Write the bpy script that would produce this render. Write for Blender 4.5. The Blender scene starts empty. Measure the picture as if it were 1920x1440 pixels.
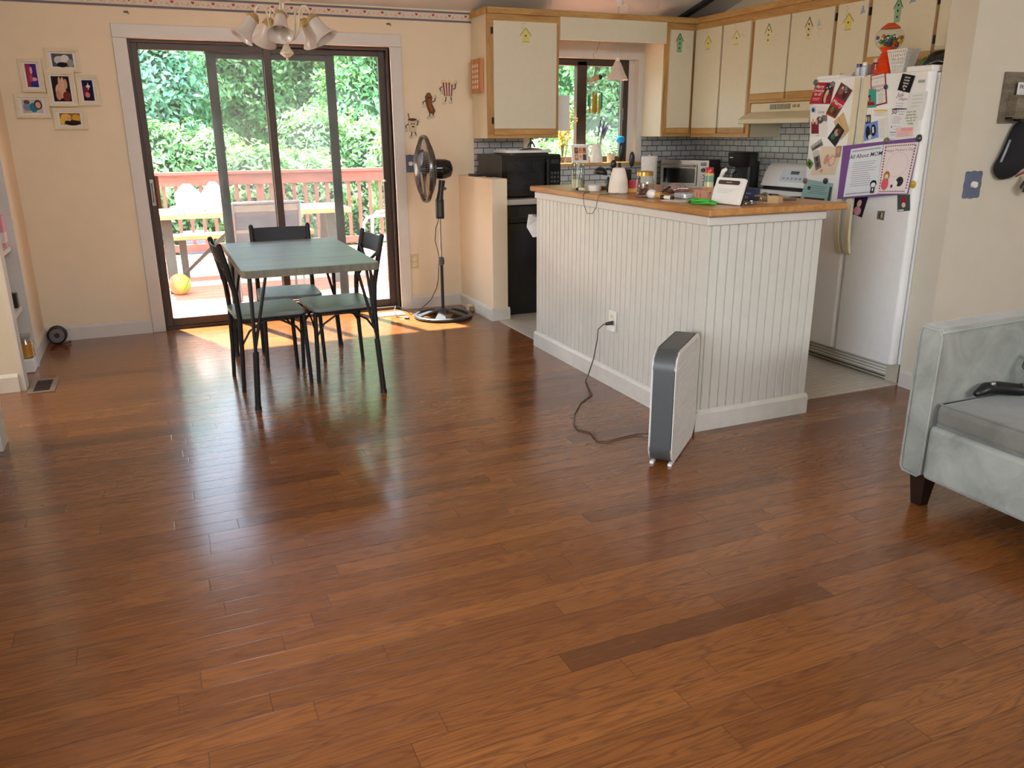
import bpy, math, random
import numpy as np
from mathutils import Matrix, Vector
R = math.radians
PI = math.pi
rng = random.Random(7)
scene = bpy.context.scene
COL = scene.collection

def S(r, g, b, a=1.0):
    f = lambda c: (c / 255 / 12.92) if c / 255 <= .04045 else ((c / 255 + .055) / 1.055) ** 2.4
    return (f(r), f(g), f(b), a)

# ------------------------------------------------------------------ mesh builder
class MB:
    def __init__(s):
        s.v = []; s.f = []; s.c = []; s.mi = []
    def add(s, vs, fs, col=None, mi=0, M=None):
        n = len(s.v)
        for p in vs:
            s.v.append(tuple(M @ Vector(p)) if M is not None else tuple(p))
        for f in fs:
            s.f.append([i + n for i in f]); s.c.append(col); s.mi.append(mi)
        return s
    def box(s, x0, x1, y0, y1, z0, z1, col=None, mi=0, M=None):
        vs = [(x0,y0,z0),(x1,y0,z0),(x1,y1,z0),(x0,y1,z0),(x0,y0,z1),(x1,y0,z1),(x1,y1,z1),(x0,y1,z1)]
        return s.add(vs, [(0,3,2,1),(4,5,6,7),(0,1,5,4),(1,2,6,5),(2,3,7,6),(3,0,4,7)], col, mi, M)
    def bar(s, p0, p1, w, h, up=(0,0,1), col=None, mi=0, M=None):
        p0 = Vector(p0); p1 = Vector(p1); d = (p1-p0); L = d.length; d.normalize()
        u = Vector(up); x = d.cross(u)
        if x.length < 1e-4: x = d.cross(Vector((1,0,0)))
        x.normalize(); z = x.cross(d)
        vs = []
        for q in (p0, p1):
            for a, b in ((-1,-1),(1,-1),(1,1),(-1,1)):
                vs.append(q + x*a*w/2 + z*b*h/2)
        return s.add(vs, [(0,1,2,3),(7,6,5,4),(0,4,5,1),(1,5,6,2),(2,6,7,3),(3,7,4,0)], col, mi, M)
    def tube(s, pts, r, seg=10, col=None, mi=0, closed=False, caps=True, M=None, flat=1.0):
        pts = [Vector(p) for p in pts]; n = len(pts)
        rr = r if isinstance(r, (list, tuple)) else [r]*n
        tan = []
        for i in range(n):
            a = pts[(i-1) % n] if (closed or i > 0) else pts[i]
            b = pts[(i+1) % n] if (closed or i < n-1) else pts[i]
            t = (b-a); tan.append(t.normalized() if t.length > 1e-9 else Vector((0,0,1)))
        ref = Vector((0,0,1)) if abs(tan[0].z) < .9 else Vector((1,0,0))
        nx = tan[0].cross(ref).normalized(); vs = []; fs = []
        for i in range(n):
            nx = (nx - tan[i]*nx.dot(tan[i]))
            nx = nx.normalized() if nx.length > 1e-6 else tan[i].orthogonal().normalized()
            ny = tan[i].cross(nx)
            for k in range(seg):
                a = 2*PI*k/seg
                vs.append(pts[i] + nx*math.cos(a)*rr[i] + ny*math.sin(a)*rr[i]*flat)
        m = n if closed else n-1
        for i in range(m):
            j = (i+1) % n
            for k in range(seg):
                l = (k+1) % seg
                fs.append((i*seg+k, i*seg+l, j*seg+l, j*seg+k))
        if caps and not closed:
            fs.append(tuple(range(seg-1,-1,-1))); fs.append(tuple((n-1)*seg+k for k in range(seg)))
        return s.add(vs, fs, col, mi, M)
    def cyl(s, p0, p1, r0, r1=None, seg=20, col=None, mi=0, M=None):
        return s.tube([p0, p1], [r0, r0 if r1 is None else r1], seg, col, mi, M=M)
    def lathe(s, prof, seg=28, col=None, mi=0, M=None, sweep=2*PI):
        vs = []; fs = []; full = abs(sweep-2*PI) < 1e-6
        n = seg if full else seg+1
        for (r, z) in prof:
            for k in range(n):
                a = sweep*k/seg
                vs.append((max(r,1e-5)*math.cos(a), max(r,1e-5)*math.sin(a), z))
        for i in range(len(prof)-1):
            for k in range(seg):
                l = (k+1) % n
                fs.append((i*n+k, i*n+l, (i+1)*n+l, (i+1)*n+k))
        return s.add(vs, fs, col, mi, M)
    def prism(s, poly, z0, z1, col=None, mi=0, M=None):
        n = len(poly)
        vs = [(x,y,z0) for x,y in poly] + [(x,y,z1) for x,y in poly]
        fs = [tuple(range(n-1,-1,-1)), tuple(range(n,2*n))] + [(i,(i+1)%n,n+(i+1)%n,n+i) for i in range(n)]
        return s.add(vs, fs, col, mi, M)
    def sphere(s, c, r, seg=16, rings=10, sc=(1,1,1), col=None, mi=0, M=None):
        vs = []; fs = []
        for i in range(rings+1):
            th = PI*i/rings
            for k in range(seg):
                a = 2*PI*k/seg
                vs.append((c[0]+r*sc[0]*math.sin(th)*math.cos(a), c[1]+r*sc[1]*math.sin(th)*math.sin(a), c[2]+r*sc[2]*math.cos(th)))
        for i in range(rings):
            for k in range(seg):
                l = (k+1) % seg
                fs.append((i*seg+k, (i+1)*seg+k, (i+1)*seg+l, i*seg+l))
        return s.add(vs, fs, col, mi, M)
    def poly(s, pts, col=None, mi=0, M=None):
        return s.add(pts, [tuple(range(len(pts)))], col, mi, M)

def rrect(x0, x1, y0, y1, r, n=5):
    out = []
    for cx, cy, a0 in ((x1-r,y0+r,-PI/2),(x1-r,y1-r,0),(x0+r,y1-r,PI/2),(x0+r,y0+r,PI)):
        for k in range(n+1):
            a = a0 + PI/2*k/n
            out.append((cx+r*math.cos(a), cy+r*math.sin(a)))
    return out

def ellip(cx, cy, rx, ry, n=20, a0=0):
    return [(cx+rx*math.cos(a0+2*PI*k/n), cy+ry*math.sin(a0+2*PI*k/n)) for k in range(n)]

def frame_M(origin, xaxis, yaxis):
    x = Vector(xaxis).normalized(); y = Vector(yaxis).normalized(); z = x.cross(y)
    M = Matrix.Identity(4)
    for i in range(3):
        M[i][0] = x[i]; M[i][1] = y[i]; M[i][2] = z[i]; M[i][3] = origin[i]
    return M
def T(x, y, z): return Matrix.Translation((x, y, z))
def RZ(a): return Matrix.Rotation(a, 4, 'Z')
def RX(a): return Matrix.Rotation(a, 4, 'X')
def RY(a): return Matrix.Rotation(a, 4, 'Y')

_font_cache = {}
def text(mb, s, size, M, col, align='CENTER', bold=0.0, shear=0.0):
    key = (s, align, bold, shear)
    if key not in _font_cache:
        cu = bpy.data.curves.new('lettering', 'FONT'); cu.body = s; cu.size = 1.0
        cu.align_x = align; cu.align_y = 'CENTER'; cu.offset = bold; cu.shear = shear; cu.resolution_u = 2
        o = bpy.data.objects.new('lettering', cu); COL.objects.link(o)
        bpy.context.view_layer.update()
        me = o.evaluated_get(bpy.context.evaluated_depsgraph_get()).to_mesh()
        _font_cache[key] = ([tuple(v.co) for v in me.vertices], [tuple(p.vertices) for p in me.polygons])
        o.evaluated_get(bpy.context.evaluated_depsgraph_get()).to_mesh_clear()
        bpy.data.objects.remove(o); bpy.data.curves.remove(cu)
    vs, fs = _font_cache[key]
    mb.add([(x*size, y*size, z*size) for x, y, z in vs], fs, col, 0, M)

WM = {}
def wmat(o): return WM.get(o.name, Matrix.Identity(4))

def obj(name, mb, mat, parent=None, smooth=False, bevel=0, local=False, seg=2):
    me = bpy.data.meshes.new(name)
    vs = mb.v
    if parent is not None and not local:
        inv = wmat(parent).inverted(); vs = [tuple(inv @ Vector(p)) for p in vs]
    me.from_pydata(vs, [], mb.f); 
    mats = mat if isinstance(mat, (list, tuple)) else [mat]
    for m in mats: me.materials.append(m)
    if any(mb.mi): me.polygons.foreach_set('material_index', mb.mi)
    if any(c is not None for c in mb.c):
        at = me.color_attributes.new('Col', 'FLOAT_COLOR', 'CORNER')
        data = []
        for p, c in zip(me.polygons, mb.c):
            data.extend(list(c or (.8,.8,.8,1))*p.loop_total)
        at.data.foreach_set('color', data)
    if smooth:
        me.polygons.foreach_set('use_smooth', [True]*len(me.polygons))
        if smooth == 'auto': me.set_sharp_from_angle(angle=R(35))
    me.update()
    o = bpy.data.objects.new(name, me); COL.objects.link(o)
    if parent is not None:
        o.parent = parent; WM[o.name] = wmat(parent)
    if bevel:
        b = o.modifiers.new('edge', 'BEVEL'); b.width = bevel; b.segments = seg; b.limit_method = 'ANGLE'; b.angle_limit = R(40)
        if smooth is False:
            me.polygons.foreach_set('use_smooth', [True]*len(me.polygons)); b.harden_normals = True
    return o

def tag(o, label=None, cat=None, group=None, kind=None):
    if label: o['label'] = label
    if cat: o['category'] = cat
    if group: o['group'] = group
    if kind: o['kind'] = kind
    return o

def thing(name, label, cat, loc=(0,0,0), rz=0, group=None):
    o = bpy.data.objects.new(name, None); COL.objects.link(o)
    o.location = loc; o.rotation_euler = (0,0,rz); o.empty_display_size = .1
    WM[o.name] = T(*loc) @ RZ(rz)
    return tag(o, label, cat, group)

def copy_tree(o, loc, rz, label, group=None):
    r = o.copy(); COL.objects.link(r); r.location = loc; r.rotation_euler = (0,0,rz); r['label'] = label
    if group: r['group'] = group
    for ch in list(o.children):
        c = ch.copy(); COL.objects.link(c); c.parent = r
        for g in ch.children:
            d = g.copy(); COL.objects.link(d); d.parent = c
    return r

def struct(name, mb, mat, parent=None, **k):
    o = obj(name, mb, mat, parent, **k)
    if parent is None: o['kind'] = 'structure'
    return o

# ------------------------------------------------------------------ materials
class NT:
    def __init__(s, name):
        s.m = bpy.data.materials.new(name); s.m.use_nodes = True
        s.t = s.m.node_tree; s.t.nodes.clear()
        s.out = s.n('ShaderNodeOutputMaterial')
    def n(s, typ, **kw):
        nd = s.t.nodes.new(typ)
        for k, v in kw.items():
            if k.startswith('i_'):
                key = k[2:]; key = int(key) if key.isdigit() else key.replace('_', ' ')
                nd.inputs[key].default_value = v
            else: setattr(nd, k, v)
        return nd
    def l(s, a, b): s.t.links.new(a, b)
    def math(s, op, a, b=None, c=None):
        nd = s.n('ShaderNodeMath', operation=op)
        for i, q in enumerate((a, b, c)):
            if q is None: continue
            if isinstance(q, (int, float)): nd.inputs[i].default_value = q
            else: s.l(q, nd.inputs[i])
        return nd.outputs[0]
    def mix(s, fac, a, b, mode='MIX'):
        nd = s.n('ShaderNodeMix', data_type='RGBA', blend_type=mode)
        for sock, q in ((nd.inputs[0], fac), (nd.inputs[6], a), (nd.inputs[7], b)):
            if isinstance(q, (int, float, tuple)): sock.default_value = q
            else: s.l(q, sock)
        return nd.outputs[2]
    def ramp(s, fac, stops):
        nd = s.n('ShaderNodeValToRGB'); e = nd.color_ramp.elements
        while len(e) < len(stops): e.new(.5)
        for el, (p, c) in zip(e, stops): el.position = p; el.color = c
        s.l(fac, nd.inputs[0]); return nd.outputs[0]
    def bsdf(s, col, rough=.5, metal=0, spec=.5, coat=0, normal=None, trans=0, **kw):
        b = s.n('ShaderNodeBsdfPrincipled')
        for k, q in (('Base Color', col), ('Roughness', rough), ('Metallic', metal), ('Specular IOR Level', spec), ('Coat Weight', coat), ('Transmission Weight', trans)):
            if isinstance(q, (int, float, tuple)): b.inputs[k].default_value = q
            else: s.l(q, b.inputs[k])
        for k, q in kw.items(): b.inputs[k.replace('_', ' ')].default_value = q
        if normal is not None: s.l(normal, b.inputs['Normal'])
        s.l(b.outputs[0], s.out.inputs[0]); return b
    def bump(s, h, strength=.3, dist=.002):
        b = s.n('ShaderNodeBump', i_Strength=strength, i_Distance=dist); s.l(h, b.inputs['Height']); return b.outputs[0]
    def obj(s): return s.n('ShaderNodeTexCoord').outputs['Object']
    def noise(s, vec, scale=10, detail=3, rough=.5, dist=0):
        nd = s.n('ShaderNodeTexNoise', i_Scale=scale, i_Detail=detail, i_Roughness=rough, i_Distortion=dist)
        s.l(vec, nd.inputs['Vector']); return nd.outputs[0]
    def mapping(s, vec, scale=(1,1,1), loc=(0,0,0), rot=(0,0,0)):
        nd = s.n('ShaderNodeMapping'); nd.inputs['Scale'].default_value = scale; nd.inputs['Location'].default_value = loc; nd.inputs['Rotation'].default_value = rot
        s.l(vec, nd.inputs[0]); return nd.outputs[0]

def plain(name, col, rough=.5, metal=0, spec=.5, var=.06, scale=30, bump=0, coat=0, **kw):
    t = NT(name); o = t.obj(); nz = t.noise(o, scale, 3)
    dark = tuple(max(0, c*(1-var)) for c in col[:3]) + (1,); lite = tuple(min(1, c*(1+var)) for c in col[:3]) + (1,)
    c = t.ramp(nz, [(.3, dark), (.7, lite)])
    nm = t.bump(t.noise(o, scale*6, 4), .4, bump) if bump else None
    t.bsdf(c, rough, metal, spec, coat, nm, **kw); return t.m

def paint(name, rough=.5, metal=0, spec=.5, **kw):
    t = NT(name); a = t.n('ShaderNodeAttribute', attribute_name='Col')
    nz = t.noise(t.obj(), 60, 2)
    c = t.mix(.06, a.outputs[0], t.ramp(nz, [(.3, (.3,.3,.3,1)), (.7, (.7,.7,.7,1))]), 'OVERLAY')
    t.bsdf(c, rough, metal, spec, **kw); return t.m

def wood(name, c0, c1, axis='X', scale=1.0, rough=.45, coat=0, ring=14):
    t = NT(name); o = t.obj()
    sc = {'X': (.12,1,1), 'Y': (1,.12,1), 'Z': (1,1,.12)}[axis]
    v = t.mapping(o, tuple(q*scale for q in sc))
    n1 = t.noise(v, ring, 4, .6, .8); n2 = t.noise(v, 90, 3, .6)
    f = t.math('ADD', t.math('MULTIPLY', n1, .7), t.math('MULTIPLY', n2, .3))
    c = t.ramp(f, [(.35, c0), (.65, c1)])
    t.bsdf(c, rough, 0, .4, coat, t.bump(n2, .15, .001)); return t.m

def glass_mat(name, tint=(.96,.98,.97,1), refl=1.0, rough=0.0, haze=0.0):
    t = NT(name)
    fr = t.n('ShaderNodeFresnel', i_IOR=1.5)
    tr = t.n('ShaderNodeBsdfTransparent', i_Color=tint); gl = t.n('ShaderNodeBsdfGlossy', i_Roughness=rough)
    g = t.n('ShaderNodeNewGeometry'); front = t.math('SUBTRACT', 1, g.outputs['Backfacing'])
    m = t.n('ShaderNodeMixShader'); t.l(t.math('MULTIPLY', t.math('MULTIPLY', fr.outputs[0], front), refl), m.inputs[0]); t.l(tr.outputs[0], m.inputs[1]); t.l(gl.outputs[0], m.inputs[2])
    last = m.outputs[0]
    if haze:
        d = t.n('ShaderNodeBsdfDiffuse', i_Color=(.8,.85,.85,1)); m2 = t.n('ShaderNodeMixShader', i_0=haze)
        nz = t.noise(t.obj(), 5, 4); t.l(t.math('MULTIPLY', nz, haze*2), m2.inputs[0])
        t.l(last, m2.inputs[1]); t.l(d.outputs[0], m2.inputs[2]); last = m2.outputs[0]
    t.l(last, t.out.inputs[0]); return t.m
SKY, SUN, L_FRONT, L_LEFT, L_HALL, EXPO = .9, 27.0, 56, 15, 42, 1.0
M_ = {}
M_['wall'] = plain('wall_paint_cream', S(230,213,184), .75, var=.02, scale=8, bump=.0006)
M_['wall_white'] = plain('wall_paint_offwhite', S(208,200,182), .75, var=.02, scale=8, bump=.0006)
M_['ceiling'] = plain('ceiling_paint', S(226,222,218), .85, var=.02, scale=6, bump=.001)
M_['trim'] = plain('trim_paint_white', S(208,203,195), .4, var=.025, scale=12)
M_['trim_old'] = plain('scuffed_white_paint', S(212,210,200), .45, var=.05, scale=16)
M_['bronze'] = plain('bronze_aluminium', S(70,55,45), .45, .3, var=.08, scale=20)
M_['dark_alu'] = plain('dark_grey_aluminium', S(56,60,60), .5, .3, var=.08)
M_['black'] = plain('black_plastic', S(20,20,21), .35, var=.1)
M_['black_matte'] = plain('black_matte_metal', S(15,13,13), .5, .2, var=.1)
M_['black_gloss'] = plain('black_gloss', S(10,10,11), .12, var=.1, spec=.6)
M_['chrome'] = plain('chrome', S(200,200,205), .15, 1.0, var=.03)
M_['steel'] = plain('brushed_steel', S(150,147,143), .36, .9, var=.05)
M_['brass'] = plain('brass', S(190,150,80), .3, .9, var=.08)
M_['old_brass'] = plain('aged_brass', S(176,150,100), .45, .5, var=.1)
M_['white_plastic'] = plain('white_plastic', S(232,230,224), .4, var=.02)
M_['cream_plastic'] = plain('cream_plastic', S(214,203,172), .45, var=.03)
M_['white_enamel'] = plain('white_enamel', S(232,232,230), .28, var=.015, bump=.0003)
M_['cab_cream'] = plain('cream_laminate', S(222,212,186), .42, var=.015)
M_['oak'] = wood('oak_trim', S(168,122,66), S(205,163,100), 'X', 1.6)
M_['oak_v_shade'] = wood('oak_trim_upright_shade', S(160,115,62), S(198,156,96), 'Z', 1.6)  # same oak, slightly darker: the dimmer look of the stiles put into colour
M_['oak_y'] = wood('oak_trim_side', S(168,122,66), S(205,163,100), 'Y', 1.6)
M_['counter'] = wood('wood_worktop', S(165,112,60), S(198,146,88), 'Y', 1.2, .3)
M_['grey_top'] = wood('grey_table_laminate', S(104,113,106), S(134,142,132), 'X', 1.5, .38, ring=9)
M_['fabric'] = None
M_['paint'] = paint('painted_colours', .5)
M_['gloss'] = paint('glossy_colours', .15, spec=.6)
M_['paper'] = paint('printed_paper', .75, spec=.2)
M_['glass'] = glass_mat('window_glass')
M_['jar_glass'] = glass_mat('jar_glass', (.93,.95,.94,1), 1.6)
M_['haze_glass'] = glass_mat('streaked_glass', (.94,.97,.97,1), 1.0, 0, .06)
M_['tan_plastic'] = plain('ivory_plastic', S(205,190,140), .4)
M_['blue_plate'] = plain('slate_blue_plate', S(92,104,128), .5)
M_['grey_plastic'] = plain('grey_plastic', S(72,75,74), .45, var=.03)
M_['rubber'] = plain('cord_brown', S(84,72,64), .5)

# frosted lamp glass
t = NT('frosted_lamp_glass'); d = t.bsdf(S(225,215,205), .25, trans=.35, spec=.5); M_['frost'] = t.m
# worktop grey
M_['formica'] = plain('grey_worktop', S(178,172,164), .4, var=.06, scale=80)

# suede upholstery
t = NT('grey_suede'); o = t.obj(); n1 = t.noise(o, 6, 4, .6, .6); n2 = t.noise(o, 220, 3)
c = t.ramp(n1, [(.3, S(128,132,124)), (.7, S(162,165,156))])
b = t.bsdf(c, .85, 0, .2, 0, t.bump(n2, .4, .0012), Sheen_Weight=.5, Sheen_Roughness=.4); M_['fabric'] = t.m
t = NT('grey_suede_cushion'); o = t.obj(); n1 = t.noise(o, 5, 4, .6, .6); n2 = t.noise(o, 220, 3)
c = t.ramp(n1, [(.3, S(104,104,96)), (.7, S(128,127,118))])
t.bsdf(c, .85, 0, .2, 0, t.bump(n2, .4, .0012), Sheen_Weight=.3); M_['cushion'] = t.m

# oak strip floor: boards run along X, 83 mm wide, random lengths
def floor_mat():
    t = NT('oak_strip_floor'); o = t.obj(); sp = t.n('ShaderNodeSeparateXYZ'); t.l(o, sp.inputs[0])
    W = .0835
    v = t.math('DIVIDE', t.math('ADD', sp.outputs[1], 4.707+W*80), W)
    row = t.math('FLOOR', v); fv = t.math('FRACT', v)
    wn = t.n('ShaderNodeTexWhiteNoise', noise_dimensions='1D'); t.l(row, wn.inputs['W'])
    wn2 = t.n('ShaderNodeTexWhiteNoise', noise_dimensions='1D'); t.l(t.math('ADD', row, 37.7), wn2.inputs['W'])
    L = t.math('ADD', t.math('MULTIPLY', wn2.outputs[0], .75), .5)
    u = t.math('DIVIDE', t.math('ADD', t.math('ADD', sp.outputs[0], 30), t.math('MULTIPLY', wn.outputs[0], 5)), L)
    colm = t.math('FLOOR', u); fu = t.math('FRACT', u)
    cid = t.n('ShaderNodeCombineXYZ'); t.l(row, cid.inputs[0]); t.l(colm, cid.inputs[1])
    wid = t.n('ShaderNodeTexWhiteNoise', noise_dimensions='3D'); t.l(cid.outputs[0], wid.inputs['Vector'])
    off = t.n('ShaderNodeVectorMath', operation='SCALE'); t.l(wid.outputs['Color'], off.inputs[0]); off.inputs['Scale'].default_value = 40
    pos = t.n('ShaderNodeVectorMath', operation='ADD'); t.l(o, pos.inputs[0]); t.l(off.outputs[0], pos.inputs[1])
    # cathedral grain: distorted bands, stretched along the board
    g = t.mapping(pos.outputs[0], (.9, 11, 1))
    g1 = t.noise(g, 1.5, 2, .5, .4)
    bands = t.math('FRACT', t.math('MULTIPLY', g1, 13))
    bands = t.math('ABSOLUTE', t.math('SUBTRACT', bands, .5))
    pores = t.noise(t.mapping(pos.outputs[0], (7, 260, 1)), 1.6, 4, .65)
    fine = t.noise(t.mapping(pos.outputs[0], (2.2, 60, 1)), 2.0, 4, .6)
    tone = t.ramp(wid.outputs['Value'], [(0, S(98,57,25)), (.07, S(123,73,32)), (.3, S(131,79,35)), (.7, S(138,84,38)), (.93, S(147,91,42)), (1, S(106,62,28))])
    dk = t.math('MULTIPLY', t.ramp(bands, [(.0, (1,1,1,1)), (.3, (0,0,0,1))]), t.ramp(pores, [(.4, (1,1,1,1)), (.65, (.45,.45,.45,1))]))
    c = t.mix(t.math('MULTIPLY', dk, .7), tone, S(82,44,20))
    c = t.mix(t.math('MULTIPLY', t.ramp(fine, [(.42, (0,0,0,1)), (.7, (1,1,1,1))]), .38), c, S(92,52,27))
    # seams
    ev = t.math('MINIMUM', fv, t.math('SUBTRACT', 1, fv)); eu = t.math('MULTIPLY', t.math('MINIMUM', fu, t.math('SUBTRACT', 1, fu)), L)
    e = t.math('MINIMUM', t.math('MULTIPLY', ev, W), eu)
    gap = t.ramp(t.math('MULTIPLY', e, 100), [(.0, (0,0,0,1)), (.2, (1,1,1,1))])
    c = t.mix(t.math('MULTIPLY', t.math('SUBTRACT', 1, gap), .7), c, S(44,24,12))
    edge = t.ramp(t.math('MULTIPLY', e, 100), [(0, (0,0,0,1)), (.35, (1,1,1,1))])
    cup = t.math('MULTIPLY', t.noise(t.mapping(pos.outputs[0], (.8, 6, 1)), 2, 1), .15)
    tilt = t.math('MULTIPLY', t.math('MULTIPLY', t.math('SUBTRACT', wid.outputs['Value'], .5), fv), .13)
    h = t.math('ADD', t.math('ADD', t.math('MULTIPLY', edge, .8), cup), tilt)
    nm = t.bump(h, .4, .0013)
    t.bsdf(c, t.math('ADD', .2, t.math('MULTIPLY', fine, .12)), 0, .4, .45, nm, Coat_Roughness=.14)
    return t.m
M_['floor'] = floor_mat()

def brick(name, axis, bw, bh, c1, c2, mortar, rough=.15, gap=.003):
    t = NT(name); o = t.obj(); sp = t.n('ShaderNodeSeparateXYZ'); t.l(o, sp.inputs[0])
    cb = t.n('ShaderNodeCombineXYZ'); t.l(sp.outputs[axis], cb.inputs[0]); t.l(sp.outputs[2 if axis != 2 else 1], cb.inputs[1])
    b = t.n('ShaderNodeTexBrick', i_Scale=1.0, i_Mortar_Size=gap, i_Brick_Width=bw, i_Row_Height=bh, i_Color1=c1, i_Color2=c2, i_Mortar=mortar, i_Mortar_Smooth=.1)
    t.l(cb.outputs[0], b.inputs['Vector'])
    tl = t.noise(cb.outputs[0], 14, 2)
    h = t.math('ADD', t.math('SUBTRACT', 1, b.outputs['Fac']), t.math('MULTIPLY', tl, .6))
    t.bsdf(b.outputs['Color'], rough, 0, .5, 0, t.bump(h, .5, .002)); return t.m
M_['tile_back'] = brick('subway_tile_back', 0, .105, .0475, S(190,190,192), S(172,173,177), S(52,52,54))
M_['tile_right'] = brick('subway_tile_side', 1, .105, .0475, S(190,190,188), S(172,173,174), S(52,52,54))
# vinyl kitchen floor
t = NT('vinyl_tile_floor'); o = t.obj()
b = t.n('ShaderNodeTexBrick', i_Scale=1.0, offset=0.0, i_Mortar_Size=.002, i_Brick_Width=.05, i_Row_Height=.05, i_Color1=S(206,202,190), i_Color2=S(196,192,180), i_Mortar=S(180,175,162))
t.l(o, b.inputs['Vector']); t.bsdf(b.outputs['Color'], .4, 0, .4); M_['vinyl'] = t.m
# deck boards (along X)
t = NT('red_deck_boards'); o = t.obj(); sp = t.n('ShaderNodeSeparateXYZ'); t.l(o, sp.inputs[0])
v = t.math('DIVIDE', sp.outputs[1], .14); f = t.math('FRACT', t.math('ADD', v, 50)); e = t.math('MINIMUM', f, t.math('SUBTRACT', 1, f))
n = t.noise(t.mapping(o, (1, 12, 1)), 3, 3)
c = t.ramp(n, [(.3, S(176,106,88)), (.7, S(206,146,126))]); c = t.mix(t.ramp(e, [(.02, (1,1,1,1)), (.05, (0,0,0,1))]), c, S(60,30,22))
t.bsdf(c, .6, 0, .3); M_['deck'] = t.m
M_['redwood'] = wood('redwood_stain', S(98,60,52), S(132,86,76), 'X', 1)
M_['redwood_v'] = wood('redwood_stain_upright', S(98,60,52), S(132,86,76), 'Z', 1)
M_['picnic'] = wood('picnic_boards', S(186,138,84), S(226,184,128), 'X', 1)

def leaf_mat(name, cols, trans=.35):
    t = NT(name); o = t.obj(); g = t.n('ShaderNodeNewGeometry')
    n = t.noise(o, 1.3, 3); rnd = g.outputs['Random Per Island']
    f = t.math('ADD', t.math('MULTIPLY', n, .55), t.math('MULTIPLY', rnd, .45))
    c = t.ramp(f, [(.22+.5*i/(len(cols)-1), q) for i, q in enumerate(cols)])
    d = t.n('ShaderNodeBsdfDiffuse'); tr = t.n('ShaderNodeBsdfTranslucent'); gl = t.n('ShaderNodeBsdfGlossy', i_Roughness=.35)
    t.l(c, d.inputs[0]); t.l(t.mix(.5, c, S(170,200,60)), tr.inputs[0])
    m = t.n('ShaderNodeMixShader', i_0=trans); t.l(d.outputs[0], m.inputs[1]); t.l(tr.outputs[0], m.inputs[2])
    m2 = t.n('ShaderNodeMixShader', i_0=.08); t.l(m.outputs[0], m2.inputs[1]); t.l(gl.outputs[0], m2.inputs[2])
    t.l(m2.outputs[0], t.out.inputs[0]); return t.m
M_['leaf_tree'] = leaf_mat('tree_leaves', [S(48,104,90), S(78,144,120), S(118,180,152)])
M_['leaf_tree_b'] = leaf_mat('tree_leaves_bright', [S(56,112,80), S(88,154,104), S(132,186,124)])
M_['leaf_hedge'] = leaf_mat('hedge_leaves', [S(76,124,86), S(122,172,118), S(172,210,160)])
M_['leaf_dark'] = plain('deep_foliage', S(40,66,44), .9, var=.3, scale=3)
M_['bark'] = plain('bark', S(86,76,66), .9, var=.3, scale=8, bump=.01)
M_['lawn'] = plain('grass_lawn', S(112,140,76), .9, var=.25, scale=6, bump=.02)
# insect screen mesh: fine grey netting that lets most of the view through
t = NT('screen_netting'); tr = t.n('ShaderNodeBsdfTransparent'); d = t.n('ShaderNodeBsdfDiffuse', i_Color=S(150,156,156)); m = t.n('ShaderNodeMixShader', i_0=.2)
t.l(tr.outputs[0], m.inputs[1]); t.l(d.outputs[0], m.inputs[2]); t.l(m.outputs[0], t.out.inputs[0]); M_['screen'] = t.m
t = NT('sling_mesh_fabric'); tr = t.n('ShaderNodeBsdfTransparent'); d = t.n('ShaderNodeBsdfDiffuse', i_Color=S(84,92,114)); m = t.n('ShaderNodeMixShader', i_0=.93)
t.l(tr.outputs[0], m.inputs[1]); t.l(d.outputs[0], m.inputs[2]); t.l(m.outputs[0], t.out.inputs[0]); M_['sling'] = t.m
t = NT('fan_cage_wire'); M_['cage'] = plain('cage_wire', S(112,106,102), .35, .7)
# ------------------------------------------------------------------ camera
def make_camera():
    f, x, y, z, p, yw, r = 1516.11, .0308, -6.4461, 1.4071, .3021, -.408, -.0067
    cy, sy, cp, sp, cr, sr = math.cos(yw), math.sin(yw), math.cos(p), math.sin(p), math.cos(r), math.sin(r)
    Rz = Matrix(((cy,-sy,0),(sy,cy,0),(0,0,1)))
    fwd = Rz @ Vector((0,cp,-sp)); up0 = Rz @ Vector((0,sp,cp)); rt0 = Rz @ Vector((1,0,0))
    rt = rt0*cr + up0*sr; up = -rt0*sr + up0*cr
    cam = bpy.data.cameras.new('camera'); cam.sensor_width = 36; cam.sensor_fit = 'HORIZONTAL'; cam.lens = f/1920*36
    cam.clip_start = .05; cam.clip_end = 200
    o = bpy.data.objects.new('camera', cam); COL.objects.link(o)
    M = Matrix.Identity(4)
    for i in range(3): M[i][0] = rt[i]; M[i][1] = up[i]; M[i][2] = -fwd[i]
    M[0][3], M[1][3], M[2][3] = x, y, z
    o.matrix_world = M; scene.camera = o
make_camera()
vs = scene.view_settings; vs.view_transform = 'Standard'; vs.look = 'None'; vs.gamma = 1; vs.use_curve_mapping = False; vs.exposure = EXPO

# ------------------------------------------------------------------ light
w = bpy.data.worlds.new('sky'); scene.world = w; w.use_nodes = True
nt = w.node_tree; nt.nodes.clear()
sky = nt.nodes.new('ShaderNodeTexSky'); sky.sky_type = 'NISHITA'; sky.sun_disc = False; sky.sun_elevation = R(60); sky.sun_rotation = R(200); sky.air_density = 1.0; sky.dust_density = 2.0
bg = nt.nodes.new('ShaderNodeBackground'); bg.inputs[1].default_value = SKY
ow = nt.nodes.new('ShaderNodeOutputWorld'); hs = nt.nodes.new('ShaderNodeHueSaturation'); hs.inputs['Saturation'].default_value = .55; nt.links.new(sky.outputs[0], hs.inputs['Color']); nt.links.new(hs.outputs[0], bg.inputs[0]); nt.links.new(bg.outputs[0], ow.inputs[0])
sun = bpy.data.lights.new('sun', 'SUN'); sun.energy = SUN; sun.angle = R(1.2); sun.color = (1, .96, .88)
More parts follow.
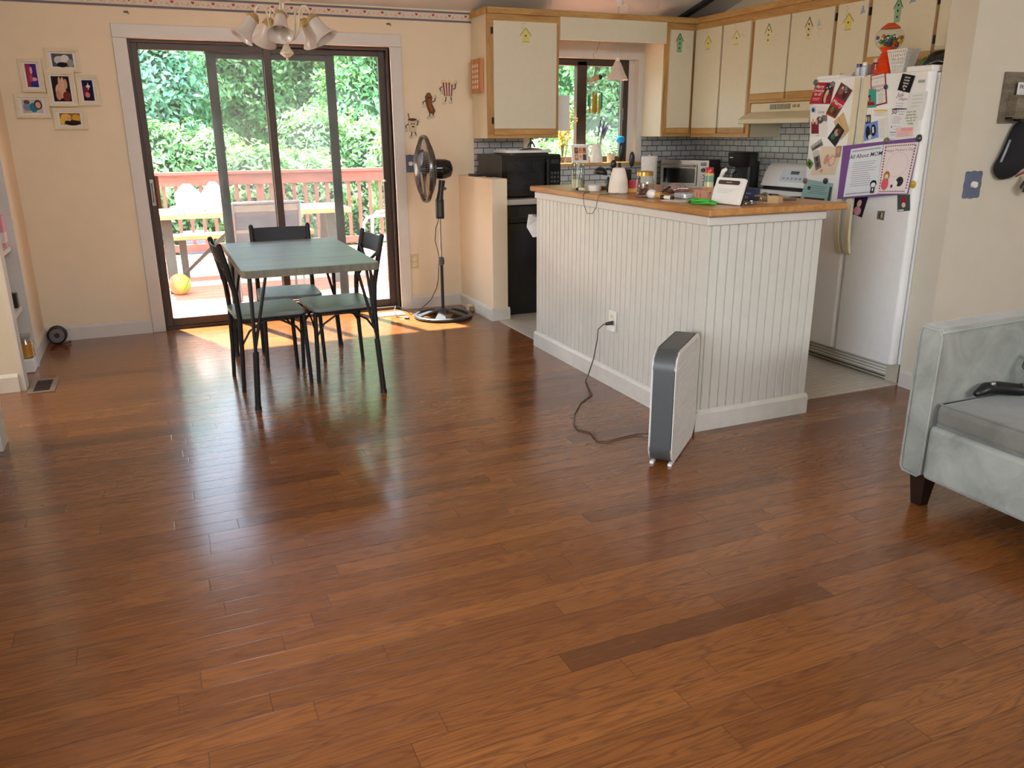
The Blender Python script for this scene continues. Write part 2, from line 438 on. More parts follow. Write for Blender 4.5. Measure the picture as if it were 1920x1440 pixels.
so = bpy.data.objects.new('sun', sun); COL.objects.link(so)
el = R(59); d = Vector((.365*math.cos(el), -.93*math.cos(el), -math.sin(el)))
so.rotation_euler = d.to_track_quat('-Z', 'Y').to_euler(); so.location = (0, 8, 12)
def area(name, loc, direction, sx, sy, energy, col):
    l = bpy.data.lights.new(name, 'AREA'); l.shape = 'RECTANGLE'; l.size = sx; l.size_y = sy; l.energy = energy; l.color = col
    o = bpy.data.objects.new(name, l); COL.objects.link(o); o.location = loc
    o.rotation_euler = Vector(direction).to_track_quat('-Z', 'Z').to_euler(); return o
# added area lamps that fill the room, standing in for unseen windows
area('front_window_fill_lamp', (2.2, -11.98, 3.7), (0, 1, -.17), 4.0, 1.15, L_FRONT, (1, .985, .95))
area('left_window_fill_lamp', (-.78, -5.6, 1.45), (1, .12, -.08), 2.0, 1.4, L_LEFT, (1, .985, .95))
area('hall_fill_lamp', (-2.97, -1.68, 1.4), (1, -.1, -.05), .8, 1.3, L_HALL, (1, .98, .95))  # added to lift the island side and near floor; hall end has no window

# ------------------------------------------------------------------ shell
SL = .24
cz = lambda y: 2.31 - SL*y                      # vaulted ceiling: rises towards the living room
mb = MB(); mb.box(-3, 6.5, -12.2, .16, -.12, 0); struct('floor', mb, M_['floor'])
mb = MB(); mb.box(2.387, 4.72, -3.24, 0, -.01, .004); struct('floor_kitchen', mb, M_['vinyl'])
mb = MB()
y0, y1 = .42, -12.3  # outer end overhangs the wall as an unseen eave, added to restrict sun
mb.add([(-3.2,y0,cz(y0)),(6.6,y0,cz(y0)),(6.6,y1,cz(y1)),(-3.2,y1,cz(y1)),(-3.2,y0,cz(y0)+.14),(6.6,y0,cz(y0)+.14),(6.6,y1,cz(y1)+.14),(-3.2,y1,cz(y1)+.14)],
       [(0,1,2,3),(7,6,5,4),(0,4,5,1),(1,5,6,2),(2,6,7,3),(3,7,4,0)]); struct('ceiling', mb, M_['ceiling'])
DX1, DZ = 1.82, 2.03
WX0, WX1, WZ0, WZ1 = 2.985, 4.026, 1.135, 1.995
mb = MB(); top = 2.33
mb.box(-3, 0, 0, .14, 0, top); mb.box(0, DX1, 0, .14, DZ, top); mb.box(DX1, WX0, 0, .14, 0, top)
mb.box(WX0, WX1, 0, .14, 0, WZ0); mb.box(WX0, WX1, 0, .14, WZ1, top); mb.box(WX1, 4.85, 0, .14, 0, top)
struct('wall_back', mb, M_['wall'])
mb = MB(); mb.box(-.94, -.79, -.68, 0, 0, 2.6); struct('wall_left', mb, M_['wall'])
mb = MB(); mb.box(-3, -.79, -1.24, -1.145, 0, 2.75); struct('wall_left_hall', mb, M_['wall_white'])
mb = MB(); mb.box(-3, -.92, -2.3, -2.2, 0, 3); mb.box(-.92, -.79, -4.5, -2.2, 0, 4); mb.box(-.92, -.79, -6.7, -4.5, 0, .7); mb.box(-.92, -.79, -6.7, -4.5, 2.2, 4.2); mb.box(-.92, -.79, -12.2, -6.7, 0, 5.4)
struct('wall_left_living', mb, M_['wall'])
mb = MB(); mb.box(-3.1, -3, -2.3, .14, 0, 3); mb.box(-3, -.94, -.69, -.62, 0, 2.5); struct('wall_hall_end', mb, M_['wall_white'])
mb = MB(); mb.box(4.70, 4.85, -3.3, 0, 0, 3.2); struct('wall_right', mb, M_['wall'])
mb = MB(); mb.box(3.838, 6.4, -3.405, -3.245, 0, 3.2); struct('wall_partition', mb, M_['wall_white'])
mb = MB(); mb.box(6.25, 6.4, -12.2, -3.405, 0, 5.4); struct('wall_right_living', mb, M_['wall'])
mb = MB(); mb.box(-.9, .15, -12.15, -12.0, 0, 5.3); mb.box(4.25, 6.4, -12.15, -12.0, 0, 5.3); mb.box(.15, 4.25, -12.15, -12.0, 0, 3.08); mb.box(.15, 4.25, -12.15, -12.0, 4.32, 5.3); struct('wall_front', mb, M_['wall'])
mb = MB(); mb.box(2.352, 2.478, -.72, 0, 0, 1.075); struct('wall_half', mb, M_['wall'], bevel=.004)

def base_profile(mb, p0, p1, nrm, h=.1, t=.015):
    p0 = Vector((*p0, 0)); p1 = Vector((*p1, 0)); n = Vector((*nrm, 0))
    prof = [(0,0),(t,0),(t,h-.018),(t*.5,h-.006),(0,h)]
    vs = [p0+n*a+Vector((0,0,b)) for a, b in prof] + [p1+n*a+Vector((0,0,b)) for a, b in prof]
    k = len(prof)
    mb.add(vs, [tuple(range(k)), tuple(range(2*k-1,k-1,-1))] + [(i,i+k,(i+1)%k+k,(i+1)%k) for i in range(k)])
mb = MB(); base_profile(mb, (-.79,0), (-.09,0), (0,-1), .105); base_profile(mb, (DX1+.085,0), (2.352,0), (0,-1), .105); struct('baseboard_back', mb, M_['trim'])
mb = MB(); base_profile(mb, (-.79,-.66), (-.79,0), (1,0), .105); struct('baseboard_left', mb, M_['trim'])
mb = MB(); base_profile(mb, (-2.2,-1.24), (-.805,-1.24), (0,-1), .105); base_profile(mb, (-.79,-4.5), (-.79,-2.32), (1,0), .105); struct('baseboard_left_hall', mb, M_['trim'])
mb = MB(); base_profile(mb, (2.352,-.73), (2.352,0), (-1,0), .1); base_profile(mb, (2.34,-.72), (2.49,-.72), (0,-1), .1); struct('baseboard_half_wall', mb, M_['trim_old'])
mb = MB(); base_profile(mb, (3.838,-3.41), (3.838,-3.26), (-1,0), .1); base_profile(mb, (3.825,-3.405), (6.25,-3.405), (0,-1), .1); struct('baseboard_partition', mb, M_['trim'])

# closet jambs and the near door casing on the left
mb = MB(); mb.box(-.95, -.765, -.7, -.68, 0, 2.05); mb.box(-.79, -.772, -.68, -.6, 0, 2.1); struct('trim_1', mb, M_['trim'])
mb = MB(); mb.box(-.79, -.775, -1.245, -1.135, 0, 2.05); struct('trim_2', mb, M_['trim'])
mb = MB(); mb.box(-.93, -.765, -2.2, -2.14, 0, 2.05); mb.box(-.79, -.755, -2.28, -2.13, 0, 2.1); struct('trim_3', mb, M_['trim'])

# wallpaper border with hearts
mb = MB(); zb0, zb1 = 2.222, 2.297
mb.box(-.79, 2.49, -.004, 0, zb0, zb1, S(222,205,186))
gcol = S(116,112,124)
mb.box(-.79, 2.49, -.0055, -.004, zb0, zb0+.014, gcol); mb.box(-.79, 2.49, -.0055, -.004, zb1-.014, zb1, gcol)
Mb = frame_M((0,-.0056,0), (1,0,0), (0,0,1))
def heart(cx, cy, s, n=14):
    out = []
    for k in range(n):
        a = 2*PI*k/n
        out.append((cx+s*16*math.sin(a)**3/17, cy+s*(13*math.cos(a)-5*math.cos(2*a)-2*math.cos(3*a)-math.cos(4*a))/17))
    return out
x = .713-.133*11
while x < 2.45:
    mb.poly([(a,b,0) for a,b in heart(x, 2.267, .0125)], S(178,74,74), M=Mb)
    for sx in (-1,1):
        for dx, dz, r in ((.026,.0,.005),(.036,-.006,.005),(.018,-.012,.004),(.034,.008,.003)):
            mb.poly([(a,b,0) for a,b in ellip(x+sx*dx, 2.258+dz, r, r*.6, 6, .6*sx)], S(142,136,120), M=Mb)
    mb.poly([(a,b,0) for a,b in ellip(x+.0665, 2.258, .004, .004, 4)], S(176,120,110), M=Mb)
    mb.box(x-.001, x+.001, -.0056, -.0054, 2.238, 2.256, S(240,228,214))
    x += .133
struct('trim_4', mb, M_['paper'])

# door casing
mb = MB()
mb.box(-.088, .0, -.018, 0, 0, DZ+.0); mb.box(DX1, DX1+.088, -.018, 0, 0, DZ); mb.box(-.088, DX1+.088, -.018, 0, DZ, DZ+.088)
mb.box(-.018, 0, 0, .14, 0, DZ) ; mb.box(DX1, DX1+.012, 0, .14, 0, DZ)
struct('trim_5', mb, M_['trim'], bevel=.004)
# kitchen window casing
mb = MB(); mb.box(WX1, WX1+.052, -.016, 0, WZ0, WZ1+.12); mb.box(WX0-.05, WX1, -.016, 0, WZ1, WZ1+.12); mb.box(WX0-.052, WX0, -.016, 0, WZ0, WZ1+.12)
struct('trim_6', mb, M_['trim'])
mb = MB(); mb.box(WX0-.06, WX1+.04, -.06, .06, WZ0-.012, WZ0+.012); struct('trim_7', mb, M_['oak'], bevel=.004)

# ------------------------------------------------------------------ sliding door
door = bpy.data.objects.new('door_1', None); COL.objects.link(door); door['kind'] = 'structure'; WM['door_1'] = Matrix.Identity(4)
def ring(mb, x0, x1, z0, z1, y0, y1, l, r, b, t):
    mb.box(x0, x0+l, y0, y1, z0, z1); mb.box(x1-r, x1, y0, y1, z0, z1); mb.box(x0+l, x1-r, y0, y1, z0, z0+b); mb.box(x0+l, x1-r, y0, y1, z1-t, z1)
mb = MB(); ring(mb, 0, DX1, 0, DZ, .035, .15, .018, .018, .022, .022); obj('door_frame', mb, M_['bronze'], door, bevel=.002)
mb = MB(); ring(mb, .016, .945, .02, DZ-.02, .05, .085, .045, .052, .06, .045); p = obj('sliding_panel', mb, M_['bronze'], door, bevel=.003)
mb = MB(); mb.box(.058, .9, .064, .068, .075, DZ-.06); obj('glass_pane', mb, M_['haze_glass'], p)
mb = MB(); mb.box(.022, .05, .03, .052, .915, 1.1); mb.cyl((.036,.03,1.07),(.036,.018,1.07),.008); mb.cyl((.036,.03,.945),(.036,.018,.945),.008); mb.tube([(.036,.02,1.07),(.04,.0,1.05),(.04,.0,.965),(.036,.02,.945)], .006)
h = obj('latch_handle', mb, M_['steel'], p, bevel=.002); h['label'] = 'silver latch plate'
mb = MB(); mb.box(.058, .084, .03, .06, .895, 1.125); h = obj('pull_block', mb, wood('latch_wood', S(120,66,40), S(150,90,58), 'Z'), p, bevel=.006); h['label'] = 'brown wooden pull block'
mb = MB(); ring(mb, .885, 1.805, .02, DZ-.02, .092, .125, .052, .055, .06, .045); p = obj('fixed_panel', mb, M_['bronze'], door, bevel=.003)
mb = MB(); mb.box(.93, 1.755, .105, .109, .075, DZ-.06); obj('glass_pane', mb, M_['haze_glass'], p)
mb = MB(); mb.cyl((1.752,.1,1.04),(1.752,.06,1.04),.008); obj('door_stop', mb, M_['steel'], p)
mb = MB(); ring(mb, .5, 1.42, .03, DZ-.03, .128, .145, .068, .07, .08, .075); p = obj('screen_door', mb, M_['dark_alu'], door, bevel=.002)
mb = MB(); mb.box(.566, 1.352, .136, .1365, .1, DZ-.1); obj('screen_netting', mb, M_['screen'], p)
mb = MB(); mb.prism(rrect(.52,.55,.955,1.085,.012), 0, .012, M=frame_M((0,.128,0),(1,0,0),(0,0,1))); obj('screen_latch', mb, M_['black'], p)

# kitchen window
win = bpy.data.objects.new('window_1', None); COL.objects.link(win); win['kind'] = 'structure'; WM['window_1'] = Matrix.Identity(4)
mb = MB(); ring(mb, WX0, WX1-.06, WZ0+.012, WZ1, .05, .12, .05, .05, .05, .055); mb.box(3.462, 3.555, .05, .11, WZ0+.02, WZ1-.02); obj('window_frame', mb, M_['bronze'], win, bevel=.003)
mb = MB(); mb.box(WX1-.06, WX1, .045, .14, WZ0+.012, WZ1); obj('jamb_reveal', mb, M_['trim'], win)
mb = MB(); mb.box(3.03, 3.465, .08, .084, WZ0+.05, WZ1-.05); obj('glass_pane', mb, M_['glass'], win)
mb = MB(); mb.box(3.55, 3.92, .08, .084, WZ0+.05, WZ1-.05); obj('glass_pane', mb, M_['haze_glass'], win)
mb = MB(); mb.box(3.553, 3.92, .115, .1155, WZ0+.05, WZ1-.05); obj('screen_netting', mb, M_['screen'], win)
mb = MB(); mb.box(3.885, 3.9, .035, .052, WZ0+.05, WZ1-.055); mb.box(3.9, 3.912, .03, .052, 1.5, 1.6); obj('sash_rail', mb, M_['steel'], win)

# backsplash tile
mb = MB(); mb.box(2.49, WX0-.052, -.006, 0, .91, 1.36); mb.box(WX1+.052, 4.70, -.006, 0, .91, 1.36); mb.box(WX0-.052, WX1+.052, -.006, 0, .91, WZ0-.012); struct('trim_8', mb, M_['tile_back'])
mb = MB(); mb.box(4.694, 4.70, -2.39, -.006, .91, 1.62); struct('trim_9', mb, M_['tile_right'])
# ------------------------------------------------------------------ outdoors
ZD = -.05
mb = MB(); mb.box(-4, 9, .15, 4.62, ZD-.12, ZD); struct('deck', mb, M_['deck'])
mb = MB(); mb.box(-30, 40, 4.62, 60, -.9, -.75); struct('lawn', mb, M_['lawn'])

# railing
RY_ = 4.5
rail = thing('deck_railing', 'red-brown wooden deck railing with square balusters beyond the picnic table', 'railing', (1.3, RY_, ZD))
mb = MB(); mb.box(-4, 9, RY_-.09, RY_+.06, .93, .967); obj('cap_rail', mb, M_['redwood'], rail, bevel=.004)
mb = MB(); mb.box(-4, 9, RY_-.045, RY_-.005, .80, .93); obj('top_beam', mb, M_['redwood'], rail, bevel=.004)
mb = MB(); mb.box(-4, 9, RY_-.045, RY_-.005, .0, .09); obj('bottom_beam', mb, M_['redwood'], rail, bevel=.004)
for x in (-1.1, 1.297, 3.7, 6.1):
    mb = MB(); mb.box(x-.045, x+.045, RY_-.005, RY_+.085, ZD, .93); obj('post', mb, M_['redwood_v'], rail, bevel=.004)
x = 2.427 - .1415*31
while x < 7.2:
    if min(abs(x-q) for q in (-1.1, 1.297, 3.7, 6.1)) > .06:
        mb = MB(); mb.box(x-.02, x+.02, RY_-.005, RY_+.033, .0, .86); obj('baluster', mb, M_['redwood_v'], rail)
    x += .1415

# picnic table with two benches
pt = thing('picnic_table', 'long outdoor picnic table of pale boards on dark legs on the deck', 'table', (.9, 2.2, ZD))
mb = MB()
for k in range(5): mb.box(-.05, 1.855, 1.84+k*.148, 1.84+k*.148+.142, .645, .69)
obj('tabletop', mb, M_['picnic'], pt, bevel=.004)
for x in (.12, 1.68):
    mb = MB(); mb.bar((x, 1.86, ZD), (x, 2.08, .645), .09, .05, (0,1,0)); obj('leg', mb, M_['dark_alu'], pt)
    mb = MB(); mb.bar((x, 2.56, ZD), (x, 2.34, .645), .09, .05, (0,1,0)); obj('leg', mb, M_['dark_alu'], pt)
mb = MB(); mb.bar((.2,2.2,.05),(.85,2.2,.62),.03,.03); mb.bar((1.6,2.2,.05),(.95,2.2,.62),.03,.03); obj('diagonal_brace', mb, M_['dark_alu'], pt)
bn = thing('bench', 'pale wooden bench on dark legs on the far side of the picnic table', 'bench', (.9, 2.85, ZD))
mb = MB()
for k in range(2): mb.box(.12, 1.62, 2.72+k*.148, 2.862+k*.148, .35, .39)
obj('seat', mb, M_['picnic'], bn, bevel=.004)
for x in (.26, 1.48):
    mb = MB(); mb.bar((x, 2.78, ZD), (x, 2.86, .35), .07, .05, (0,1,0)); obj('leg', mb, M_['dark_alu'], bn)

# white bags on the table
mb = MB()
def bag(mb, cx, cy, z, w, h, d, seed):
    r = random.Random(seed); prof = []
    n, m = 22, 12
    vs = []; fs = []
    for i in range(m+1):
        t_ = i/m; zz = z+h*t_
        s = (1-.12*t_) if t_ < .62 else max(.1, 1-.12*t_-(t_-.62)**1.2*2.0)
        for k in range(n):
            a = 2*PI*k/n; q = s*(1+.07*math.sin(3*a+seed+4*t_)+.04*r.uniform(-1,1))
            ca, sa = math.cos(a), math.sin(a)
            vs.append((cx+w/2*q*math.copysign(abs(ca)**.7, ca), cy+d/2*q*math.copysign(abs(sa)**.7, sa), zz))
    for i in range(m):
        for k in range(n):
            l = (k+1) % n; fs.append((i*n+k, i*n+l, (i+1)*n+l, (i+1)*n+k))
    fs.append(tuple(range(n-1,-1,-1))); fs.append(tuple(m*n+k for k in range(n)))
    mb.add(vs, fs)
M_['bag'] = plain('white_bag_plastic', S(238,238,236), .5, var=.03, bump=.003)
mb = MB(); bag(mb, .345, 2.12, .69, .26, .26, .22, 1); tag(obj('plastic_bag', mb, M_['bag'], smooth=True), 'white plastic bag on the left end of the picnic table, nearer the latch', 'bag', 'white bags on the picnic table')
mb = MB(); bag(mb, .585, 2.2, .69, .22, .27, .2, 2); tag(obj('plastic_bag', mb, M_['bag'], smooth=True), 'white plastic bag on the picnic table, right of another white bag', 'bag', 'white bags on the picnic table')

# ball
bl = thing('playground_ball', 'yellow, green and orange ball lying on the deck by the picnic table leg', 'ball', (.165, 1.78, ZD))
t = NT('striped_ball'); sp = t.n('ShaderNodeSeparateXYZ'); t.l(t.obj(), sp.inputs[0])
a = t.math('ARCTAN2', sp.outputs[0], sp.outputs[2]); f = t.math('FRACT', t.math('MULTIPLY', a, 3/PI))
c = t.ramp(t.math('ADD', t.math('MULTIPLY', sp.outputs[0], 4.2), .5), [(.25, S(206,84,44)), (.5, S(206,160,80)), (.75, S(140,176,60))])
c = t.mix(t.ramp(t.math('ABSOLUTE', t.math('SUBTRACT', f, .5)), [(.0, (1,1,1,1)), (.05, (0,0,0,1))]), c, S(60,90,40)); t.bsdf(c, .45)
mb = MB(); mb.sphere((0,0,.1), .1, 28, 18); obj('ball_skin', mb, t.m, bl, smooth=True, local=True)

# sling chair in front of the table
sc = thing('patio_chair', 'grey mesh sling patio chair with its back to the glass door', 'chair', (.94, 1.25, ZD))
mb = MB(); n = 8
def sling(mb, x0, x1, prof, th=.006):
    vs = []; fs = []
    for (y, z) in prof:
        for k in range(7):
            u = k/6; sag = .012*math.sin(PI*u); vs.append((x0+(x1-x0)*u, y+sag*.6, z-sag*.3))
    for i in range(len(prof)-1):
        for k in range(6): fs.append((i*7+k, i*7+k+1, (i+1)*7+k+1, (i+1)*7+k))
    mb.add(vs, fs)
mb = MB(); sling(mb, .66, 1.225, [(1.1,.82),(1.13,.7),(1.17,.55),(1.2,.42),(1.23,.34)]); obj('backrest', mb, M_['sling'], sc, smooth=True)
mb = MB(); sling(mb, .68, 1.2, [(1.23,.34),(1.35,.33),(1.5,.345),(1.68,.37)]); obj('seat', mb, M_['sling'], sc, smooth=True)
M_['chair_tube'] = plain('grey_tube', S(130,134,142), .4, .5)
for x in (.655, 1.228):
    mb = MB(); mb.tube([(x,1.09,.83),(x,1.13,.7),(x,1.2,.42),(x,1.24,.34),(x,1.5,.35),(x,1.7,.37)], .013, 8); obj('side_rail', mb, M_['chair_tube'], sc, smooth=True)
    mb = MB(); mb.tube([(x,1.24,.34),(x,1.1,ZD+.012)], .012, 8); obj('leg', mb, M_['chair_tube'], sc, smooth=True)
    mb = MB(); mb.tube([(x,1.15,.58),(x,1.45,.57),(x,1.62,.5),(x,1.68,ZD+.012)], .012, 8); obj('leg', mb, M_['chair_tube'], sc, smooth=True)
mb = MB(); mb.tube([(.655,1.09,.83),(1.228,1.09,.83)], .012, 8); obj('top_rail', mb, M_['chair_tube'], sc, smooth=True)

# metal tube chair at the right of the deck
tc = thing('metal_chair', 'silver tube-armed patio chair at the right end of the deck', 'chair', (2.35, 1.95, ZD))
M_['tube_white'] = plain('pale_metal_tube', S(200,204,210), .3, .5)
for y, px in ((1.9, 1.98), (2.4, 2.2)):
    mb = MB(); mb.tube([(px,y,ZD+.012),(px,y,.42),(px+.01,y,.52),(px+.05,y,.575),(px+.12,y,.59),(px+.42,y,.59),(px+.52,y,.56),(px+.58,y,ZD+.012)], .016, 10); obj('arm_frame', mb, M_['tube_white'], tc, smooth=True)
mb = MB(); mb.add([(2.02,1.9,.34),(2.5,1.9,.31),(2.7,2.4,.31),(2.22,2.4,.34)], [(0,1,2,3)]); obj('seat', mb, M_['sling'], tc)
mb = MB(); mb.add([(2.5,1.9,.31),(2.7,2.4,.31),(2.86,2.4,.85),(2.66,1.9,.85)], [(0,1,2,3)]); obj('backrest', mb, M_['sling'], tc)

# foliage: real leaf blades scattered over crown volumes
def leaves(name, blobs, n, size, mat, parent, seed=0, droop=.3):
    r = np.random.default_rng(seed)
    w = np.array([b[3]*b[4] for b in blobs]); w = w/w.sum()
    idx = r.choice(len(blobs), n, p=w); B = np.array(blobs)[idx]
    d = r.normal(size=(n,3)); d /= np.linalg.norm(d, axis=1)[:,None]
    rad = r.uniform(.62, 1.0, n)**.6
    lump = 1+.16*np.sin(d[:,0]*7+idx)*np.sin(d[:,1]*6+2*idx)+.1*np.sin(d[:,2]*9+idx)
    c = B[:,:3] + d*B[:,3:6]*(rad*lump)[:,None]
    nrm = d + r.normal(size=(n,3))*.55 + np.array([0,0,.5]); nrm /= np.linalg.norm(nrm, axis=1)[:,None]
    tdir = np.cross(nrm, r.normal(size=(n,3))); tdir[:,2] -= droop; tdir /= np.linalg.norm(tdir, axis=1)[:,None]
    side = np.cross(nrm, tdir); side /= np.linalg.norm(side, axis=1)[:,None]
    s = size*r.uniform(.6, 1.35, n)[:,None]
    P0 = c - tdir*s; P1 = c + side*s*.42 + nrm*s*.08; P2 = c + tdir*s; P3 = c - side*s*.42 + nrm*s*.08
    V = np.stack([P0,P1,P2,P3], 1).reshape(-1,3)
    if parent is not None: V = V - np.array(wmat(parent).translation)
    me = bpy.data.meshes.new(name); me.vertices.add(4*n); me.vertices.foreach_set('co', V.ravel())
    me.loops.add(4*n); me.loops.foreach_set('vertex_index', np.arange(4*n)); me.polygons.add(n)
    me.polygons.foreach_set('loop_start', np.arange(0,4*n,4)); me.update(); me.validate(); me.materials.append(mat)
    o = bpy.data.objects.new(name, me); COL.objects.link(o)
    if parent is not None: o.parent = parent; WM[o.name] = wmat(parent)
    return o
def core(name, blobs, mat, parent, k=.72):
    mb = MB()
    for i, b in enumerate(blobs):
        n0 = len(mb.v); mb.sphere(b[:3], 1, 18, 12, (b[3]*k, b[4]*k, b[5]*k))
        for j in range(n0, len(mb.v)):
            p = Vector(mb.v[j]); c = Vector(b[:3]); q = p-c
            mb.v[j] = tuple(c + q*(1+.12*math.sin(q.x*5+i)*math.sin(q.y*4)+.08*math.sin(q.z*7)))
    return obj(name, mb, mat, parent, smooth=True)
GZ = -.75
def tree(label, x, y, h, blobs, n, size, mat, seed, trunk=.16):
    t_ = thing('tree', label, 'tree', (x, y, GZ), 0, 'trees beyond the deck')
    bl_ = [(x+b[0], y+b[1], b[2], b[3], b[4], b[5]) for b in blobs]
    leaves('foliage', bl_, n, size, mat, t_, seed)
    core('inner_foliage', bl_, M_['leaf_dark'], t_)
    mb = MB(); mb.tube([(x,y,GZ),(x+.08,y,1.2),(x-.05,y,h*.6),(x+.05,y,h)], [trunk,trunk*.8,trunk*.6,trunk*.25], 10); obj('trunk', mb, M_['bark'], t_, smooth=True)
tree('leafy tree with blue-green foliage filling the left of the glass door', -.9, 8.8, 4.6, [(0,0,2.7,1.9,1.2,1.4),(.9,-.5,2.0,1.2,.9,1.0),(-1.2,-.3,1.8,1.2,.9,1.1)], 34000, .062, M_['leaf_tree'], 1)
tree('leafy tree standing behind the middle of the glass door', 2.0, 11.9, 5.0, [(0,0,2.7,2.0,1.2,1.4),(-1.2,-.4,2.1,1.2,.9,1.0),(1.0,-.3,1.7,1.1,.9,1.0),(1.3,.2,4.3,1.1,1.0,.9)], 34000, .062, M_['leaf_tree_b'], 2)
tree('leafy tree seen in the right pane of the glass door', 4.6, 8.8, 5.0, [(0,0,2.9,1.6,1.1,1.5),(-.9,-.3,1.7,1.0,.8,.9),(.9,.2,2.0,1.2,.9,1.2),(0,.2,4.4,1.6,1.0,1.1)], 32000, .062, M_['leaf_tree_b'], 3)
tree('leafy tree filling the left half of the kitchen window', 7.2, 11.9, 5.0, [(0,0,2.8,1.6,1.1,1.6),(-.8,-.3,1.5,1.1,.9,1.0),(1.0,0,1.6,1.1,.9,1.1),(0,.2,4.3,1.6,1.0,1.1)], 32000, .062, M_['leaf_tree'], 4)
tree('leafy tree filling the right half of the kitchen window', 9.6, 8.8, 5.0, [(0,0,2.6,1.8,1.1,1.7),(-.9,-.3,1.2,1.1,.9,1.0),(1.2,0,1.6,1.2,.9,1.2),(0,.2,4.2,1.7,1.0,1.2)], 30000, .062, M_['leaf_tree_b'], 5)
tree('tall dark tree of the wood behind, at left', -2.4, 15.2, 7, [(0,0,2.9,2.8,1.5,2.2),(1.6,.3,1.2,1.8,1.0,1.4)], 14000, .1, M_['leaf_tree'], 6, .2)
tree('tall dark tree of the wood behind the middle of the glass door', 3.0, 19.2, 7, [(0,0,2.9,3.0,1.5,2.2),(-1.8,.3,1.2,1.8,1.0,1.5),(1.6,0,5.6,1.4,1.2,1.4)], 14000, .1, M_['leaf_tree'], 7, .2)
tree('tall dark tree of the wood behind the right pane', 8.0, 15.2, 7, [(0,0,3.4,2.9,1.5,2.8),(-1.8,.3,1.2,1.8,1.0,1.5),(0,0,6.2,2.4,1.4,1.8)], 14000, .1, M_['leaf_tree'], 8, .2)
tree('tall dark tree of the wood behind the kitchen window', 13.6, 19.2, 7, [(0,0,3.4,3.0,1.5,2.8),(-1.9,.3,1.2,2.0,1.0,1.5),(0,0,6.2,2.4,1.4,1.8)], 14000, .1, M_['leaf_tree_b'], 9, .2)
def bush(label, x, y, hgt, wid, n, seed):
    t_ = thing('shrub', label, 'shrub', (x, y, GZ), 0, 'shrubs along the deck railing')
    bl_ = [(x,y,GZ+hgt*.45,wid*.62,.55,hgt*.5),(x-wid*.3,y-.1,GZ+hgt*.72,wid*.38,.42,hgt*.3),(x+wid*.28,y,GZ+hgt*.66,wid*.4,.45,hgt*.32)]
    leaves('foliage', bl_, n, .052, M_['leaf_hedge'], t_, seed, .2)
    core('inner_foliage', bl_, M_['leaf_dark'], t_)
    mb = MB(); mb.tube([(x,y,GZ),(x,y,GZ+hgt*.5)], [.05,.03], 8); obj('stem', mb, M_['bark'], t_, smooth=True)
for i, (x, y, h_, w_, lab) in enumerate([(-.75,5.5,2.15,1.4,'pale green shrub behind the railing, leftmost of the row'),(.5,7.0,2.35,1.5,'pale green shrub farther behind the railing, behind the white bags'),(1.75,5.5,2.0,1.3,'pale green shrub behind the railing post, behind the grey mesh chair'),(2.9,7.0,2.5,1.55,'pale green shrub farther behind the railing in the right half of the glass door'),
        (3.75,5.5,2.15,1.25,'pale green shrub behind the railing in the rightmost strip of glass'),(5.1,7.0,2.2,1.4,'pale green shrub behind the railing, between glass door and kitchen window'),(5.95,5.5,2.0,1.35,'pale green shrub low in the left kitchen window pane'),(7.6,7.0,2.1,1.8,'pale green shrub low in the right kitchen window pane')]):
    bush(lab, x, y, h_, w_, 10000, 20+i)
cl = thing('cooler', 'blue-grey cooler box standing on the grass behind the railing', 'cooler', (.49, 4.9, GZ))
mb = MB(); mb.box(.34,.64,4.72,5.05,GZ,.12); obj('body', mb, plain('cooler_blue', S(120,140,160), .5), cl, bevel=.02)
mb = MB(); mb.box(.33,.65,4.71,5.06,.12,.2); obj('lid', mb, plain('cooler_lid', S(205,215,220), .5), cl, bevel=.02)
# ------------------------------------------------------------------ dining table
tb = thing('dining_table', 'grey-topped dining table on black hairpin-style metal legs', 'table', (.75, -1.56, 0))
mb = MB(); mb.prism(rrect(.395,1.105,-2.185,-.985,.04,6), .705, .745); obj('tabletop', mb, M_['grey_top'], tb, bevel=.003)
mb = MB(); o_ = rrect(.3935,1.1065,-2.1865,-.9835,.0415,6); mb.prism(o_, .7065, .7425); h = obj('edge_band', mb, wood('edge_band_grain', S(96,92,78), S(128,122,104), 'Z', 2, .5), tb); h['label'] = 'brownish grey edge band'
for sx, sy, fx, fy in ((1,1,.408,-2.155),(-1,1,1.098,-2.14),(1,-1,.415,-.975+.02),(-1,-1,1.105,-.96)):
    mb = MB()
    top = (fx+sx*.018, fy+sy*.012, .31)
    mb.tube([(fx,fy,.012), top], .0155, 12)
    for dx, dy in ((.03,.03),(.105,.015),(.03,.12)):
        mb.tube([(top[0],top[1],.285), (top[0],top[1],.33), (fx+sx*dx, fy+sy*dy, .706)], [.0085,.009,.008], 10)
    lg = obj('leg', mb, M_['black_matte'], tb, smooth='auto')
    mb = MB(); mb.cyl((fx,fy,0),(fx,fy,.022),.019,.017,16); obj('foot', mb, M_['black'], lg, smooth='auto')

